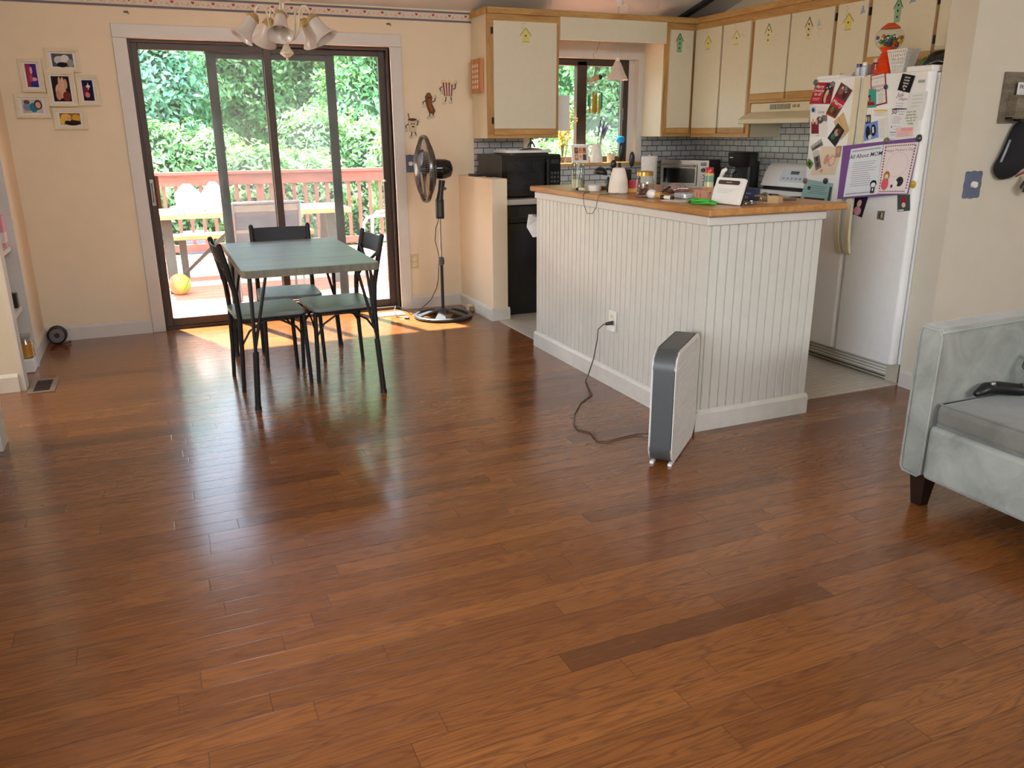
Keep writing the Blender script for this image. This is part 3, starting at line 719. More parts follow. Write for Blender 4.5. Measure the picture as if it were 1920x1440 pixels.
# ------------------------------------------------------------------ dining chairs (local: faces +x)
def make_chair(name, label, loc, rz):
    c = thing(name, label, 'chair', loc, rz, 'black metal dining chairs')
    mb = MB()
    pts = []
    # seat with softly rounded corners, slightly narrower at the back
    poly = []
    for (cx, cy, r, a0) in ((.14,-.145,.05,-PI/2),(.14,.145,.05,0),(-.14,.125,.06,PI/2),(-.14,-.125,.06,PI)):
        for k in range(7):
            a = a0+PI/2*k/6; poly.append((cx+r*math.cos(a), cy+r*math.sin(a)))
    mb.prism(poly, .418, .443); obj('seat', mb, M_['grey_top'], c, local=True, bevel=.005)
    mb = MB()
    mb.tube([(.165,-.15,.405),(.165,.15,.405),(-.165,.15,.405),(-.165,-.15,.405)], .009, 8, closed=True)
    obj('seat_frame', mb, M_['black_matte'], c, local=True, smooth='auto')
    for sy in (-1,1):
        y = sy*.178
        mb = MB(); mb.tube([(.19,y,0),(.178,sy*.165,.41)], [.0115,.013], 12); obj('leg', mb, M_['black_matte'], c, local=True, smooth='auto')
        mb = MB(); mb.tube([(-.195,y,0),(-.185,y,.2),(-.178,sy*.175,.42),(-.185,sy*.175,.55),(-.215,sy*.178,.7),(-.245,sy*.18,.835),(-.247,sy*.18,.842)], [.0115,.0125,.0145,.0145,.015,.0145,.008], 12)
        obj('leg', mb, M_['black_matte'], c, local=True, smooth='auto')
        # arched brace between front and rear leg
        mb = MB(); mb.tube([(.186,sy*.17,.26),(.13,sy*.168,.345),(.05,sy*.166,.392),(0,sy*.166,.402),(-.05,sy*.166,.392),(-.13,sy*.168,.345),(-.184,sy*.174,.26)], .0062, 8)
        obj('side_brace', mb, M_['black_matte'], c, local=True, smooth='auto')
    for x in (.183, -.18):
        mb = MB(); mb.tube([(x,-.17,.28),(x,-.12,.345),(x,-.05,.39),(x,0,.398),(x,.05,.39),(x,.12,.345),(x,.17,.28)], .005, 8); obj('cross_brace', mb, M_['black_matte'], c, local=True, smooth='auto')
    # curved slat
    mb = MB(); n = 12; vs = []; fs = []
    for i in range(n+1):
        u = -1+2*i/n; bow = -.02*(1-u*u); yy = u*.178
        for (dx, z) in ((0,.728),(-.02,.822)):
            x = -.222-.02*(z-.728)/.094 + bow
            vs += [(x+.004, yy, z), (x-.004, yy, z)]
    for i in range(n):
        a = i*4; b_ = a+4
        fs += [(a,b_,b_+2,a+2),(a+1,a+3,b_+3,b_+1),(a+2,b_+2,b_+3,a+3),(a,a+1,b_+1,b_)]
    fs += [(0,2,3,1),(4*n,4*n+1,4*n+3,4*n+2)]
    mb.add(vs, fs); obj('back_slat', mb, M_['black_matte'], c, local=True, smooth='auto')
    # crossing curved bars under the slat
    for sy in (-1,1):
        mb = MB(); P = [(-.183,sy*.172,.50),(-.19,sy*.13,.575),(-.203,sy*.02,.655),(-.212,-sy*.09,.7),(-.224,-sy*.168,.742)]
        mb.tube(P, .0095, 10, flat=1.0); obj('back_cross_bar', mb, M_['black_matte'], c, local=True, smooth='auto')
    return c
ch = make_chair('dining_chair', 'black metal chair at the left side of the grey table, facing right', (.557,-1.612,0), R(3.5))
copy_tree(ch, (.974,-1.598,0), R(184.5), 'black metal chair at the right side of the grey table, nearest the standing fan', 'black metal dining chairs')
copy_tree(ch, (.755,-1.15,0), R(-93.5), 'black metal chair at the far end of the grey table, nearest the glass door', 'black metal dining chairs')

# ------------------------------------------------------------------ pedestal fan
FX, FY = 2.043, -.415
fan = thing('pedestal_fan', 'black and silver standing fan on a round spoked base beside the glass door', 'fan', (FX, FY, 0))
mb = MB()
mb.tube([(FX+.215*math.cos(2*PI*k/48), FY+.215*math.sin(2*PI*k/48), .016) for k in range(48)], .018, 10, closed=True, flat=.8)
n = 5
for k in range(n):
    a = 2*PI*k/n + .5
    for (r0, z0, w0, r1, z1, w1) in ((.03,.062,.05,.11,.05,.055),(.11,.05,.055,.205,.02,.09)):
        ca, sa = math.cos(a), math.sin(a); q = []
        for r_, z_, w_ in ((r0,z0,w0),(r1,z1,w1)):
            for s_ in (-1,1):
                q.append((FX+r_*ca-s_*w_*.5*sa, FY+r_*sa+s_*w_*.5*ca, z_))
        lo = [(p[0],p[1],p[2]-.014) for p in q]
        mb.add(q+lo, [(0,2,3,1),(4,5,7,6),(0,1,5,4),(2,6,7,3),(0,4,6,2),(1,3,7,5)])
mb.lathe([(.0,.072),(.045,.07),(.06,.06),(.062,.04)], 24, M=T(FX,FY,0))
M_['fan_base'] = plain('fan_base_plastic', S(52,54,58), .3, var=.05)
obj('base', mb, M_['fan_base'], fan, smooth='auto')
mb = MB(); mb.cyl((FX,FY,.06),(FX,FY,.43),.0125); obj('lower_pole', mb, M_['black'], fan, smooth='auto')
mb = MB(); mb.lathe([(.013,.415),(.022,.42),(.023,.45),(.017,.475),(.009,.478)], 20, M=T(FX,FY,0)); h = obj('height_collar', mb, M_['grey_plastic'], fan, smooth='auto'); 
mb = MB(); mb.cyl((FX,FY,.47),(FX,FY,.79),.0085); h = obj('upper_pole', mb, M_['chrome'], fan, smooth='auto'); h['label'] = 'chrome upper pole'
mb = MB(); mb.prism(rrect(-.03,.03,-.024,.024,.012), .772, .92, M=T(FX,FY,0)); p = obj('control_box', mb, M_['black'], fan, bevel=.006)
mb = MB(); mb.box(FX-.018,FX+.004,FY-.026,FY-.023,.79,.9); h = obj('control_panel', mb, M_['grey_plastic'], p)
mb = MB(); mb.tube([(FX,FY,.91),(FX+.012,FY,.98),(FX+.025,FY,1.06)], [.028,.022,.026], 14); obj('neck', mb, M_['black'], fan, smooth='auto')
mb = MB(); mb.cyl((FX+.03,FY-.02,1.0),(FX+.03,FY-.05,1.0),.012); obj('tilt_knob', mb, M_['grey_plastic'], fan, smooth='auto')
ax = Vector((-1,.09,.0)).normalized(); HC = Vector((1.935, FY+.006, 1.143))
MH = frame_M(HC, ax.cross(Vector((0,0,1))).normalized()*-1, (0,0,1)); 
# local z axis of MH = fan axis (towards the room)
if (MH.to_3x3() @ Vector((0,0,1))).dot(ax) < 0: MH = frame_M(HC, ax.cross(Vector((0,0,1))).normalized(), (0,0,1))
mb = MB(); mb.lathe([(0,-.215),(.03,-.212),(.06,-.195),(.072,-.16),(.074,-.1),(.07,-.075),(0,-.07)], 26, M=MH); obj('motor_housing', mb, M_['black_gloss'], fan, smooth='auto')
def cage(depth, bow, nw, r_in, r_out, wr):
    mb = MB()
    for k in range(nw):
        a = 2*PI*k/nw; ca, sa = math.cos(a), math.sin(a); pts = []
        for t_ in (0,.25,.5,.75,.92,1):
            r_ = r_in+(r_out-r_in)*t_; z = bow*(1-t_**2.2)
            pts.append((r_*ca, r_*sa, depth+z if depth >= 0 else depth-z))
        mb.tube(pts, wr, 4, caps=False)
    for r_ in (.11, .18):
        t_ = (r_-r_in)/(r_out-r_in); z = bow*(1-t_**2.2)
        mb.tube([(r_*math.cos(2*PI*k/40), r_*math.sin(2*PI*k/40), depth+z if depth >= 0 else depth-z) for k in range(40)], wr, 4, closed=True)
    return mb
mb = cage(.012, .055, 84, .04, .236, .0011); mb2 = MB(); mb2.v = [tuple(MH @ Vector(p)) for p in mb.v]; mb2.f = mb.f; mb2.c = mb.c; mb2.mi = mb.mi
obj('front_grille', mb2, M_['cage'], fan)
mb = cage(-.012, .06, 60, .05, .236, .0012); mb2 = MB(); mb2.v = [tuple(MH @ Vector(p)) for p in mb.v]; mb2.f = mb.f; mb2.c = mb.c; mb2.mi = mb.mi
obj('rear_grille', mb2, M_['cage'], fan)
mb = MB(); mb.lathe([(.232,-.014),(.246,-.014),(.249,0),(.246,.014),(.232,.014)], 48, M=MH); obj('grille_rim', mb, plain('dark_chrome', S(112,108,106), .25, .9), fan, smooth='auto')
mb = MB(); mb.lathe([(0,.074),(.035,.073),(.05,.066),(.052,.06),(.0,.058)], 28, M=MH); h = obj('hub_badge', mb, M_['steel'], fan, smooth='auto')
M_['blade'] = plain('smoky_blade', S(60,56,56), .25, var=.1)
for k in range(3):
    a0 = 2*PI*k/3+.5; mb = MB(); vs = []; fs = []
    for i in range(8):
        r_ = .03+.185*i/7; wdt = .35+.75*math.sin(PI*min(1,.15+i/8))
        for j in range(5):
            a = a0+wdt*(j/4-.5); vs.append((r_*math.cos(a), r_*math.sin(a), (j/4-.5)*.04))
    for i in range(7):
        for j in range(4): fs.append((i*5+j, i*5+j+1, (i+1)*5+j+1, (i+1)*5+j))
    mb.add(vs, fs, M=MH); o = obj('blade', mb, M_['blade'], fan, smooth=True); s_ = o.modifiers.new('thick', 'SOLIDIFY'); s_.thickness = .003
mb = MB(); mb.lathe([(0,.035),(.025,.033),(.032,.02),(.032,-.03),(0,-.03)], 20, M=MH); obj('blade_hub', mb, M_['black'], fan, smooth='auto')
mb = MB(); mb.tube([(FX+.015,FY+.03,.8),(FX-.02,FY+.05,.7),(FX-.03,FY+.05,.6),(FX-.005,FY+.04,.48),(FX-.02,FY+.03,.3),(FX-.03,FY+.06,.22),(FX-.06,FY+.12,.12),(FX-.13,FY+.2,.03),(FX-.22,FY+.16,.006),(1.78,-.2,.05),(1.72,-.18,.075),(1.69,-.24,.04),(1.70,-.3,.006),(1.78,-.33,.006),(1.745,-.36,.006)], .0032, 6)
cd = obj('power_cord', mb, M_['black'], fan, smooth=True)
mb = MB(); mb.cyl((1.745,-.36,.008),(1.765,-.39,.01),.009,.008,10); mb.box(1.764,1.768,-.405,-.388,.006,.014); obj('plug', mb, M_['black'], cd, smooth='auto')

# ------------------------------------------------------------------ box fan
BF = thing('box_fan', 'grey box fan with a white grid grille standing against the island corner', 'fan', (2.05,-3.62,0), 0)
a_ = Vector((1.953,-3.735,0)); u_ = Vector((.742,.670,0)).normalized(); nf = Vector((.670,-.742,0)).normalized()
# local frame: x along width, y up, z = front normal;  origin at front bottom near corner
MF = frame_M(a_, u_, (0,0,1)); D = .105; Wf, Hf = .475, .52
if (MF.to_3x3() @ Vector((0,0,1))).dot(nf) < 0: sgn = -1
else: sgn = 1
zf = lambda z: z*sgn
outer = rrect(0, Wf, .007, Hf, .085, 10); inner = rrect(.006, Wf-.006, .013, Hf-.006, .08, 10)
mb = MB()
n = len(outer); vs = []
for (poly, z) in ((outer,-D+.003),(outer,-.003),(inner,-.003),(inner,-D+.003)): vs += [(x,y,zf(z)) for x, y in poly]
fs = []
for a in range(4):
    b = (a+1) % 4
    for i in range(n):
        j = (i+1) % n; fs.append((a*n+i, a*n+j, b*n+j, b*n+i))
mb.add(vs, fs, M=MF); obj('housing', mb, M_['grey_plastic'], BF, smooth='auto')
def grid(z):
    mb = MB(); o2 = rrect(0, Wf, .007, Hf, .085, 10); i2 = rrect(.022, Wf-.022, .034, Hf-.022, .068, 10); vs = []
    for (poly, zz) in ((o2,z-.0035),(o2,z+.0035),(i2,z+.0035),(i2,z-.0035)): vs += [(x,y,zf(zz)) for x, y in poly]
    fs = []
    for a in range(4):
        b = (a+1) % 4
        for i in range(n):
            j = (i+1) % n; fs.append((a*n+i, a*n+j, b*n+j, b*n+i))
    mb.add(vs, fs, M=MF)
    k = 0; x = .03
    def span(x):  # inside extent of the rounded opening at x
        e = min(x-.022, Wf-.022-x); r = .068
        cut = r-math.sqrt(max(0, r*r-(r-e)**2)) if e < r else 0
        return cut
    while x < Wf-.026:
        c = span(x); mb.box(x-.0015, x+.0015, .034+c, Hf-.022-c, zf(z)-.003, zf(z)+.003, M=MF); x += .0135
    y = .045
    while y < Hf-.03:
        e = min(y-.034, Hf-.022-y); r = .068; c = r-math.sqrt(max(0, r*r-(r-e)**2)) if e < r else 0
        mb.box(.022+c, Wf-.022-c, y-.0018, y+.0018, zf(z)-.003, zf(z)+.003, M=MF); y += .0155
    return mb
obj('front_grille', grid(-.004), M_['white_plastic'], BF)
obj('rear_grille', grid(-D+.004), M_['white_plastic'], BF)
for x in (.025, Wf-.1):
    for z in (-.012, -D+.012):
        mb = MB(); mb.box(x, x+.06, 0, .012, zf(z)-.009, zf(z)+.009, M=MF); obj('foot', mb, M_['white_plastic'], BF, bevel=.002)
for k in range(5):
    a0 = 2*PI*k/5; mb = MB(); vs = []; fs = []
    for i in range(6):
        r_ = .04+.17*i/5
        for j in range(4):
            a = a0+.9*(j/3-.5); vs.append((Wf/2+r_*math.cos(a), Hf/2+.005+r_*math.sin(a), zf(-D/2+(j/3-.5)*.045)))
    for i in range(5):
        for j in range(3): fs.append((i*4+j, i*4+j+1, (i+1)*4+j+1, (i+1)*4+j))
    mb.add(vs, fs, M=MF); o = obj('blade', mb, M_['white_plastic'], BF, smooth=True); s_ = o.modifiers.new('thick', 'SOLIDIFY'); s_.thickness = .003
mb = MB(); mb.cyl((Wf/2,Hf/2,zf(-.035)),(Wf/2,Hf/2,zf(-D+.025)),.05,.045,20,M=MF); obj('motor_hub', mb, M_['white_plastic'], BF, smooth='auto')
mb = MB(); mb.tube([(2.315,-2.59,.375),(2.27,-2.57,.37),(2.245,-2.555,.34),(2.25,-2.54,.28),(2.25,-2.5,.15),(2.245,-2.45,.04),(2.235,-2.44,.005),(2.143,-2.683,.005),(2.018,-2.786,.005),(1.903,-2.932,.005),(1.832,-3.061,.005),(1.813,-3.14,.005),(1.849,-3.209,.005),(1.822,-3.319,.005),(1.86,-3.346,.005),(1.947,-3.326,.005),(2.039,-3.317,.005),(2.10,-3.36,.015),(2.1,-3.46,.05)], .0036, 6)
cd = obj('power_cord', mb, M_['rubber'], BF, smooth=True); cd['label'] = 'brown power cord running to the island socket'
mb = MB(); mb.cyl((2.318,-2.592,.378),(2.28,-2.575,.372),.013,.008,12); obj('plug', mb, M_['black'], cd, smooth='auto')

# ------------------------------------------------------------------ sofa
SX, SY = 2.585, -4.36         # front face of the arm, outer face of the far arm
sofa = thing('sofa', 'grey-green suede sofa with piped edges at the right edge of the room', 'sofa', (3.05,-5.35,0))
def soft(mb_fn, name, mat, bev, seg=4):
    mb = MB(); mb_fn(mb); return obj(name, mb, mat, sofa, bevel=bev, seg=seg)
yl = -6.55
# flared arm: slightly wider at the top
def arm(y_out, sgn):
    mb = MB(); vs = []
    for (x, lift) in ((SX, 0.0), (3.55, .02)):
        vs += [(x, y_out, .135), (x, y_out-sgn*.09, .135), (x, y_out-sgn*.098, .715+lift), (x, y_out-sgn*.004, .72+lift)]
    mb.add(vs, [(0,1,2,3),(7,6,5,4),(0,4,5,1),(1,5,6,2),(2,6,7,3),(3,7,4,0)])
    return mb
o = obj('arm', arm(SY, 1), M_['fabric'], sofa, bevel=.016, seg=4)
mb = MB(); x = SX-.001
mb.tube([(x,SY-.094,.15),(x,SY-.101,.69),(x,SY-.09,.708),(x,SY-.02,.711),(x,SY-.006,.695),(x,SY-.004,.16),(x,SY-.016,.14),(x,SY-.08,.138)], .0045, 8, closed=True); mb.tube([(x,SY-.1,.704),(3.5,SY-.102,.722)], .0045, 8); mb.tube([(x,SY-.006,.708),(3.5,SY-.006,.728)], .0045, 8); obj('piping', mb, M_['fabric'], o, smooth=True)
obj('arm', arm(yl, -1), M_['fabric'], sofa, bevel=.016, seg=4)
soft(lambda m: m.box(SX+.012, 3.5, yl+.09, SY-.09, .13, .345), 'seat_base', M_['fabric'], .02)
o = soft(lambda m: m.box(3.3, 3.56, yl+.02, SY-.02, .13, .80), 'backrest', M_['fabric'], .05)
w_ = (SY-.1-yl-.1)/2
for k in range(2):
    y1_ = SY-.104-k*w_; y0_ = y1_-w_+.006
    mb = MB(); n1, n2 = 10, 10; vs = []; fs = []
    # puffed cushion
    mb.box(SX+.018, 3.32, y0_, y1_, .348, .435)
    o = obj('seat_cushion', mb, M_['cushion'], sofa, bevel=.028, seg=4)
    mb = MB(); x0, x1, z = SX+.02, 3.31, .431
    mb.tube([(x0+.012,y0_+.01,z),(x0+.012,y1_-.01,z),(x1,y1_-.01,z),(x1,y0_+.01,z)], .0045, 8, closed=True)
    mb.tube([(x0+.008,y0_+.01,.354),(x0+.008,y1_-.01,.354)], .0045, 8); obj('piping', mb, M_['cushion'], o, smooth=True)
    mb = MB(); mb.box(3.16, 3.36, y0_+.02, y1_-.02, .42, .82); obj('back_cushion', mb, M_['fabric'], sofa, bevel=.06, seg=5)
M_['espresso'] = plain('espresso_wood', S(34,22,18), .35, var=.1)
for (x, y) in ((2.65,-4.42),(3.46,-4.42),(2.65,-6.48),(3.46,-6.48)):
    mb = MB(); vs = []
    for z, r in ((0,.022),(.14,.036)): vs += [(x-r,y-r,z),(x+r,y-r,z),(x+r,y+r,z),(x-r,y+r,z)]
    mb.add(vs, [(0,3,2,1),(4,5,6,7),(0,1,5,4),(1,2,6,5),(2,3,7,6),(3,0,4,7)]); obj('leg', mb, M_['espresso'], sofa, bevel=.002)
# black strap with metal fittings lying on the seat
hb = thing('shoulder_bag', 'black leather bag with metal fittings lying against the sofa arm', 'bag', (2.9,-4.52,.436))
mb = MB(); pts = [(2.76,-4.5,.46),(2.82,-4.495,.475),(2.88,-4.5,.47),(2.95,-4.53,.462),(3.02,-4.56,.468),(3.09,-4.57,.475)]
mb.tube(pts, [.012,.026,.03,.027,.03,.02], 12, flat=.85); obj('bag_body', mb, M_['black'], hb, smooth=True)
mb = MB(); mb.sphere((2.825,-4.515,.497), .011); mb.sphere((2.955,-4.55,.487), .01); mb.box(2.99,3.03,-4.6,-4.585,.478,.492); mb.cyl((2.975,-4.556,.49),(3.0,-4.57,.492),.012); obj('buckle', mb, M_['steel'], hb, smooth='auto')
mb = MB(); mb.tube([(3.02,-4.54,.49),(3.0,-4.5,.54),(3.03,-4.49,.58),(3.08,-4.5,.56),(3.09,-4.55,.49)], .006, 8); obj('strap', mb, M_['black'], hb, smooth=True)
# ------------------------------------------------------------------ painted birdhouses on the cabinet doors
def birdhouse(mb, cx, cy, kind, col, M, s=1.0):
    roof = S(60,92,66) if kind == 'tall' else tuple(c*.6 for c in col[:3])+(1,)
    z = .0005
    if kind == 'tall':
        mb.poly([(cx-.022*s,cy-.07*s,z),(cx+.022*s,cy-.07*s,z),(cx+.026*s,cy+.02*s,z),(cx,cy+.07*s,z),(cx-.026*s,cy+.02*s,z)], col, M=M)
        for sx in (-1,1): mb.poly([(cx,cy+.075*s,z*2),(cx,cy+.062*s,z*2),(cx+sx*.036*s,cy+.004*s,z*2),(cx+sx*.036*s,cy+.014*s,z*2)][::sx], roof, M=M)
        for dy in (.028,-.004,-.038): mb.poly([(a,b,z*2) for a,b in ellip(cx, cy+dy*s, .007*s, .007*s, 8)], S(56,60,46), M=M)
    else:
        mb.poly([(cx-.026*s,cy-.045*s,z),(cx+.026*s,cy-.045*s,z),(cx+.034*s,cy+.005*s,z),(cx,cy+.045*s,z),(cx-.034*s,cy+.005*s,z)], col, M=M)
        for sx in (-1,1): mb.poly([(cx,cy+.055*s,z*2),(cx,cy+.042*s,z*2),(cx+sx*.048*s,cy-.012*s,z*2),(cx+sx*.048*s,cy,z*2)][::sx], roof, M=M)
        mb.poly([(a,b,z*2) for a,b in heart(cx, cy-.006*s, .009*s, 10)], S(66,50,34), M=M)
        mb.poly([(cx-.03*s,cy-.052*s,z),(cx+.03*s,cy-.052*s,z),(cx+.028*s,cy-.046*s,z),(cx-.028*s,cy-.046*s,z)], roof, M=M)
        for dx, dy in ((-.02,.06),(-.028,.075),(-.012,.08),(-.03,.045),(-.022,.095)):
            mb.poly([(a,b,z) for a,b in ellip(cx+dx*s, cy+dy*s, .006*s, .004*s, 6)], S(178,176,140), M=M)
def bird(mb, cx, cy, M, s=1.0, col=None):
    col = col or S(150,174,186)
    mb.poly([(cx-.02*s,cy-.022*s,.0005),(cx-.004*s,cy-.014*s,.0005),(cx+.024*s,cy-.012*s,.0005),(cx+.012*s,cy+.002*s,.0005),(cx+.004*s,cy+.03*s,.0005),(cx-.006*s,cy+.034*s,.0005),(cx-.014*s,cy+.006*s,.0005)], col, M=M)
def sprig(mb, cx, cy, M, col, n=9, seed=1):
    r = random.Random(seed)
    for k in range(n): mb.poly([(a,b,.0005) for a,b in ellip(cx+r.uniform(-.022,.022), cy+r.uniform(-.03,.03), .006, .004, 6, r.uniform(0,3))], col, M=M)

def cabinet(label, M, u0, u1, v0, v1, depth, doors, stile='oak_v_shade', group=None, rail_axis='oak', side_mat='cab_cream'):
    o3 = M @ Vector(((u0+u1)/2, v0, -depth/2))
    c = thing('wall_cabinet', label, 'cabinet', tuple(o3), 0, group)
    mb = MB(); mb.box(u0, u1, v0, v1, -depth, -.02, M=M); obj('carcass', mb, M_[side_mat], c)
    xs = [u0] + [x for d_ in doors for x in (d_[0], d_[1])] + [u1]
    vb = min(d_[2] for d_ in doors); vt = max(d_[3] for d_ in doors)
    for i in range(0, len(xs), 2):
        mb = MB(); mb.box(xs[i]-(.0 if i == 0 else .012), xs[i+1]+(.0 if i == len(xs)-2 else .012), vb-.045, vt-.012, -.02, 0, M=M); obj('face_stile', mb, M_[stile], c)
    mb = MB(); mb.box(u0, u1, v0, vb-.045, -.019, .001, M=M); obj('bottom_rail', mb, M_[rail_axis], c)
    mb = MB(); mb.box(u0, u1, vt-.012, v1, -.019, .001, M=M); obj('top_rail', mb, M_[rail_axis], c)
    for (a, b, z0, z1, hs, deco) in doors:
        mb = MB(); mb.box(a, b, z0, z1, 0, .018, M=M); d_ = obj('door', mb, M_['cab_cream'], c, bevel=.0015)
        mb = MB(); mb.box(a, b, z0-.046, z0, -.004, .017, M=M); obj('finger_pull', mb, M_[rail_axis], d_, bevel=.003)
        if hs:
            u = a-.008 if hs == 'l' else b+.008
            for z in (z0+.06, z1-.07):
                mb = MB(); mb.box(u-.008, u+.006, z-.024, z+.024, 0, .01, M=M); obj('hinge', mb, M_['black_matte'], d_)
        if deco:
            mb = MB(); deco(mb, M @ T(0,0,.0183)); obj('painted_birdhouse', mb, M_['paper'], d_)
    return c
YEL, GRN, PAL, TAN = S(222,208,122), S(142,178,140), S(226,218,160), S(222,206,160)
MBK = frame_M((0,-.33,0), (1,0,0), (0,0,1))
MRT = frame_M((4.377,-.33,0), (0,-1,0), (0,0,1))
cabinet('cream cabinet with one yellow birdhouse door above the black microwave', MBK, 2.488, 3.095, 1.36, 2.262, .325, [(2.535,3.066,1.432,2.208,'l',lambda m,M: birdhouse(m,2.80,2.115,'small',YEL,M,1.0))])
cabinet('narrow cream cabinet with a green birdhouse in the kitchen corner right of the window', MBK, 4.078, 4.372, 1.362, 2.262, .325, [(4.118,4.342,1.432,2.204,'',lambda m,M: (birdhouse(m,4.205,2.105,'tall',GRN,M,1.05), sprig(m,4.29,2.08,M,S(190,196,186),8,2)))])
cabinet('cream two-door cabinet over the toaster oven, with two small yellow birdhouses', MRT, .004, .762, 1.355, 2.262, .318, [
    (.023,.368,1.43,2.204,'',lambda m,M: birdhouse(m,.20,2.095,'small',YEL,M,1.0)),
    (.391,.722,1.43,2.203,'',lambda m,M: (birdhouse(m,.56,2.10,'small',PAL,M,1.0), sprig(m,.64,2.10,M,S(206,196,160),9,3)))], rail_axis='oak_y')
cabinet('short cream two-door cabinet directly above the range hood', MRT, .763, 1.588, 1.607, 2.262, .318, [
    (.77,1.147,1.675,2.198,'',lambda m,M: (birdhouse(m,.93,2.085,'tall',PAL,M,1.05), sprig(m,1.0,2.06,M,S(224,196,168),9,4))),
    (1.164,1.575,1.675,2.197,'r',lambda m,M: (birdhouse(m,1.345,2.08,'tall',TAN,M,1.05), bird(m,1.44,2.10,M,.9,S(178,190,190)), sprig(m,1.45,2.05,M,S(196,192,168),8,5)))], rail_axis='oak_y')
cabinet('tall narrow cream cabinet with a yellow birdhouse and blue bird, left of the refrigerator top', MRT, 1.59, 1.884, 1.36, 2.262, .318, [
    (1.606,1.862,1.43,2.197,'r',lambda m,M: (birdhouse(m,1.705,2.085,'small',YEL,M,1.0), bird(m,1.82,2.135,M,1.0)))], rail_axis='oak_y')
cabinet('cream cabinet over the refrigerator with a tall green birdhouse and blue bird', MRT, 1.886, 2.91, 1.80, 2.262, .318, [
    (1.895,2.375,1.852,2.196,'r',lambda m,M: (birdhouse(m,2.10,2.105,'tall',GRN,M,1.0), bird(m,2.20,2.15,M,1.1))),
    (2.40,2.895,1.852,2.196,'',None)], rail_axis='oak_y')
# crown rail and valance
mb = MB(); mb.box(2.476, 4.392, -.347, -.325, 2.257, 2.302); mb.box(2.472, 2.488, -.347, 0, 2.257, 2.302); struct('trim_10', mb, M_['oak'], bevel=.003)
mb = MB(); mb.box(4.358, 4.38, -3.24, -.325, 2.257, 2.302); struct('trim_11', mb, M_['oak_y'], bevel=.003)
mb = MB(); mb.box(3.097, 4.077, -.346, -.328, 2.094, 2.257); tag(obj('window_valance', mb, M_['cab_cream']), 'plain cream valance board bridging the two cabinets above the kitchen window', 'valance')

# plaque on the cabinet side
pq = thing('wall_plaque', 'small wooden box plaque with white dots on the side of the left cabinet', 'plaque', (2.47,-.16,1.70))
mb = MB(); mb.box(2.452, 2.487, -.255, -.07, 1.70, 1.95); obj('plaque_box', mb, wood('plaque_wood', S(176,112,66), S(205,146,96), 'Z', 1.5), pq, bevel=.003)
mb = MB(); Mq = frame_M((2.4515,-.07,1.70), (0,-1,0), (0,0,1))
for i in range(3):
    for j in range(5): mb.poly([(a,b,.0004) for a,b in ellip(.045+.048*i, .045+.038*j, .016, .015, 8)], S(236,226,212), M=Mq)
obj('lace_pattern', mb, M_['paper'], pq)

# ------------------------------------------------------------------ base units
def base_unit(label, x0, x1, y0, y1, front, doors):
    c = thing('base_cabinet', label, 'cabinet', ((x0+x1)/2,(y0+y1)/2,0))
    mb = MB(); mb.box(x0,x1,y0,y1,.09,.868); obj('carcass', mb, M_['cab_cream'], c)
    mb = MB()
    if front == 'y': mb.box(x0,x1,y0+.05,y1,0.004,.09)
    else: mb.box(x0+.05,x1,y0,y1,0.004,.09)
    obj('toe_kick', mb, M_['black_matte'], c)
    for k in range(doors):
        mb = MB()
        if front == 'y':
            w_ = (x1-x0)/doors; mb.box(x0+k*w_+.015, x0+(k+1)*w_-.015, y0-.018, y0, .12, .84)
        else:
            w_ = (y1-y0)/doors; mb.box(x0-.018, x0, y0+k*w_+.015, y0+(k+1)*w_-.015, .12, .84)
        d_ = obj('door', mb, M_['cab_cream'], c, bevel=.002)
    return c
base_unit('cream base cabinets under the kitchen window, behind the island', 3.12, 4.69, -.6, -.002, 'y', 3)
base_unit('cream base cabinet between corner and range, under the toaster oven', 4.08, 4.69, -1.095, -.63, 'x', 1)
base_unit('cream base cabinet between range and refrigerator', 4.08, 4.69, -2.385, -1.865, 'x', 1)
mb = MB(); mb.box(2.482, 4.693, -.635, -.007, .87, .912); tag(obj('worktop', mb, M_['formica'], bevel=.004), 'grey laminate worktop along the back kitchen wall, under the microwave', 'worktop')
mb = MB(); mb.box(4.06, 4.693, -1.097, -.637, .87, .912); tag(obj('worktop', mb, M_['formica'], bevel=.004), 'short grey laminate worktop between the corner and the range', 'worktop')
mb = MB(); mb.box(4.06, 4.693, -2.387, -1.863, .87, .912); tag(obj('worktop', mb, M_['formica'], bevel=.004), 'short grey laminate worktop between range and refrigerator', 'worktop')
dw = thing('dishwasher', 'black dishwasher under the worktop beside the half wall', 'dishwasher', (2.8,-.32,.004))
mb = MB(); mb.box(2.49,3.115,-.6,-.01,.004,.868); obj('body', mb, M_['black'], dw)
mb = MB(); mb.box(2.5,3.105,-.63,-.6,.1,.73); d_ = obj('door', mb, M_['black_gloss'], dw, bevel=.004)
mb = MB(); mb.box(2.5,3.105,-.635,-.6,.735,.862); d_ = obj('control_panel', mb, M_['black_gloss'], dw, bevel=.006)
mb = MB(); mb.box(2.54,3.06,-.645,-.633,.75,.77); obj('handle', mb, M_['black'], d_, bevel=.004)
mb = MB(); mb.box(2.5,3.1,-.58,-.56,.01,.095); obj('kick_plate', mb, M_['black_matte'], dw)

